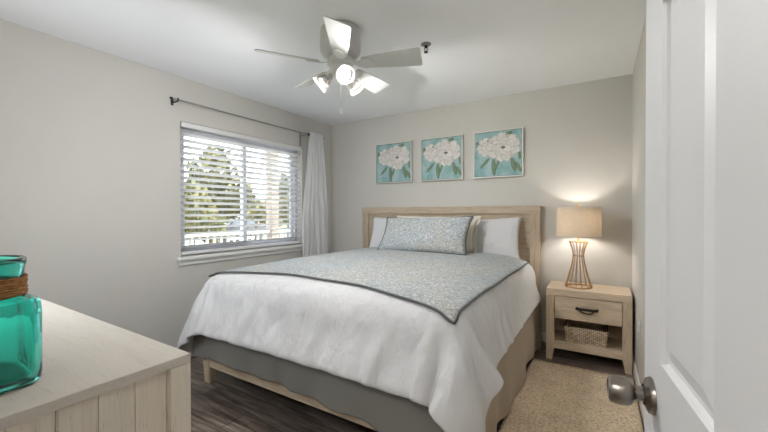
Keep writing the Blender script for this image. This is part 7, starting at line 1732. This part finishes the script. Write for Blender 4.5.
def plant(name, label, cat, x, y, base, trunk_h, trunk_r, blobs, mats, leaves, leaf, seed, group=None):
    r = random.Random(seed)
    o = thing(name, label, cat, (x, y, base), group)
    b = new_bm()
    tips = []
    tube(b, [(x, y, base - .05), (x + .05, y, base + trunk_h * .5), (x, y + .04, base + trunk_h)], [trunk_r * 1.25, trunk_r, trunk_r * .8], 9)
    for bx_, by_, bz_, br_ in blobs:
        tube(b, [(x, y + .04, base + trunk_h * .93), (x + bx_ * .5, y + by_ * .5, base + trunk_h + (bz_ - trunk_h) * .6), (x + bx_, y + by_, base + bz_)], [trunk_r * .5, trunk_r * .35, trunk_r * .15], 6)
    obj('trunk', b, M['bark'], o, True)
    b = new_bm()
    tot = sum(q[3] ** 2 for q in blobs)
    for bx_, by_, bz_, br_ in blobs:
        for k in range(int(leaves * br_ ** 2 / tot)):
            while True:
                p = Vector((r.uniform(-1, 1), r.uniform(-1, 1), r.uniform(-1, 1)))
                if .35 < p.length < 1:
                    break
            c = Vector((x + bx_, y + by_, base + bz_)) + Vector((p.x * br_, p.y * br_, p.z * br_ * .85))
            u = Vector((r.gauss(0, 1), r.gauss(0, 1), r.gauss(0, 1))).normalized()
            v_ = u.orthogonal().normalized()
            s = leaf * r.uniform(.6, 1.4)
            q = [c + u * s, c + v_ * s * .5, c - u * s, c - v_ * s * .5]
            b.faces.new([b.verts.new(e) for e in q])
    obj.keep = True
    cr = obj('foliage', b, mats[0], o)
    obj.keep = False
    for m_ in mats[1:]:
        cr.data.materials.append(m_)
    for pgn in cr.data.polygons:
        pgn.material_index = r.randrange(len(mats))
    return o
def along(u, dist):
    """ground point at a bearing (pixel column of the photo's horizon) and distance"""
    a = yaw + math.atan((u - 384) / 352.864)
    return 3.1284 + math.sin(a) * dist, -3.7135 + math.cos(a) * dist
x, y = along(213, 16)
plant('round_tree', 'round yellow-green tree with a brown trunk beyond the porch railing', 'tree', x, y, GZ, 1.9, .16,
      [(-.3, -.2, 2.6, .9), (.5, .5, 2.5, .9), (0, 0, 3.4, .95), (.1, -.9, 2.1, .75), (-.2, .9, 2.0, .75), (0, .2, 4.1, .55)], [M['leaf_lime'], M['leaf_green'], M['leaf_dark']], 2600, .13, 4)
x, y = along(191, 13)
plant('bushy_tree', 'low leafy tree seen through the blind at the window end away from the curtain', 'tree', x, y, GZ, 1.0, .10,
      [(0, 0, 1.7, .8), (.2, -.8, 1.5, .7), (0, .6, 1.3, .6), (0, -.1, 2.3, .6)], [M['leaf_lime'], M['leaf_green']], 1500, .12, 5)
x, y = along(288, 15)
plant('slender_tree', 'yellow-green tree seen past the cream porch post', 'tree', x, y, GZ, 1.4, .10,
      [(0, 0, 2.2, .75), (.2, .7, 1.9, .7), (0, -.6, 1.8, .6), (0, 0, 2.9, .55)], [M['leaf_lime'], M['leaf_green']], 1500, .12, 6)
x, y = along(256, 22)
plant('far_tree', 'small pale green tree far behind the middle of the window', 'tree', x, y, GZ, 1.3, .10,
      [(0, 0, 1.9, .7), (.2, .6, 1.6, .6)], [M['leaf_green'], M['leaf_lime']], 700, .13, 8)
shrub_spots = [(187, 7.2, .33, 'leaf_lime', 'lime shrub behind the porch railing, farthest from the porch post'),
               (209, 8.1, .30, 'leaf_green', 'green shrub behind the railing in front of the round tree trunk'),
               (241, 7.4, .33, 'leaf_lime', 'lime shrub behind the porch railing, in line with the middle stile of the window'),
               (284, 8.4, .42, 'leaf_dark', 'dark green shrub just past the cream porch post')]
for k, (u, d, r_, m_, lab) in enumerate(shrub_spots):
    x, y = along(u, d)
    plant('shrub', lab, 'shrub', x, y, GZ, .25, .03, [(0, 0, .5, r_), (.06, .10, .4, r_ * .8), (0, -.10, .42, r_ * .8)], [M[m_], M['leaf_green']], 420, .07, 20 + k, 'shrubs below the porch railing')

def car(u, d, paint, label, rot):
    x, y = along(u, d)
    o = bpy.data.objects.new('car', None)
    COL.objects.link(o)
    o['origin'] = (0, 0, 0)
    tag(o, label, 'car')
    side = [(-2.1, .35), (-2.15, .62), (-2.0, .80), (-1.15, .90), (-.55, 1.38), (.65, 1.42), (1.35, .98), (2.0, .86), (2.15, .6), (2.1, .35)]
    b = new_bm()
    lo = [[(px, s * (.88 if pz < 1.0 else .70), pz) for px, pz in side] for s in (-1, 1)]
    va = [[b.verts.new(p) for p in l] for l in lo]
    b.faces.new(va[0]); b.faces.new(va[1][::-1])
    for k in range(len(side)):
        k2 = (k + 1) % len(side)
        b.faces.new((va[0][k], va[0][k2], va[1][k2], va[1][k]))
    bmesh.ops.bevel(b, geom=list(b.edges), offset=.05, segments=2, affect='EDGES')
    obj('body', b, paint, o, 40)
    b = new_bm()
    for s in (-1, 1):
        gl = [(-.98, .96), (-.50, 1.32), (.60, 1.35), (1.15, 1.0)]
        b.faces.new([b.verts.new((px, s * (.885 - max(0, pz - .95) * .36), pz)) for px, pz in gl])
    for p0, p1 in (((-1.17, .93), (-.60, 1.36)), ((1.33, 1.02), (.70, 1.41))):
        b.faces.new([b.verts.new(q) for q in ((p0[0] * 1.015, -.62, p0[1]), (p0[0] * 1.015, .62, p0[1]), (p1[0] * 1.02, .58, p1[1] + .01), (p1[0] * 1.02, -.58, p1[1] + .01))])
    gg = obj('car_glass', b, M['darkglass'], o)
    gg.modifiers.new('glass', 'SOLIDIFY').thickness = .01
    for px in (-1.35, 1.35):
        for s in (-1, 1):
            b = new_bm()
            lathe(b, [(.0, -.1), (.30, -.1), (.33, -.06), (.33, .06), (.30, .1), (.17, .09), (.0, .08)], (px, s * .82, .33), (0, s, 0), 22)
            obj('wheel', b, M['tyre'], o, 40)
    o.location = (x, y, GZ + .03)
    o.rotation_euler = (0, 0, rot)
car(234, 24, M['carblack'], 'black parked car on the street behind the round tree', PI / 2 + .05)
car(192, 28, M['carblack'], 'black car on the street behind the low leafy tree', PI / 2)

x, y = along(226, 38)
hs = thing('house', 'pale stucco house with grey roof across the street', 'house', (x, y, GZ))
bx('wall', M['stucco'], hs, x - 3, x + 3, y - 4, y + 4, GZ, GZ + 2.9, bev=0)
b = new_bm()
rf = [(x + 3.4, y - 4.4, GZ + 2.9), (x + 3.4, y + 4.4, GZ + 2.9), (x - 3.4, y + 4.4, GZ + 2.9), (x - 3.4, y - 4.4, GZ + 2.9), (x, y - 3, GZ + 4.2), (x, y + 3, GZ + 4.2)]
vs = [b.verts.new(p) for p in rf]
for f_ in ((0, 1, 5, 4), (2, 3, 4, 5), (1, 2, 5), (3, 0, 4), (3, 2, 1, 0)):
    b.faces.new([vs[k] for k in f_])
obj('roof', b, M['rooftile'], hs)
for dy in (-2.4, 0, 2.4):
    bx('window', M['darkglass'], hs, x + 3.0, x + 3.04, y + dy - .5, y + dy + .5, GZ + 1.0, GZ + 2.2, bev=0)
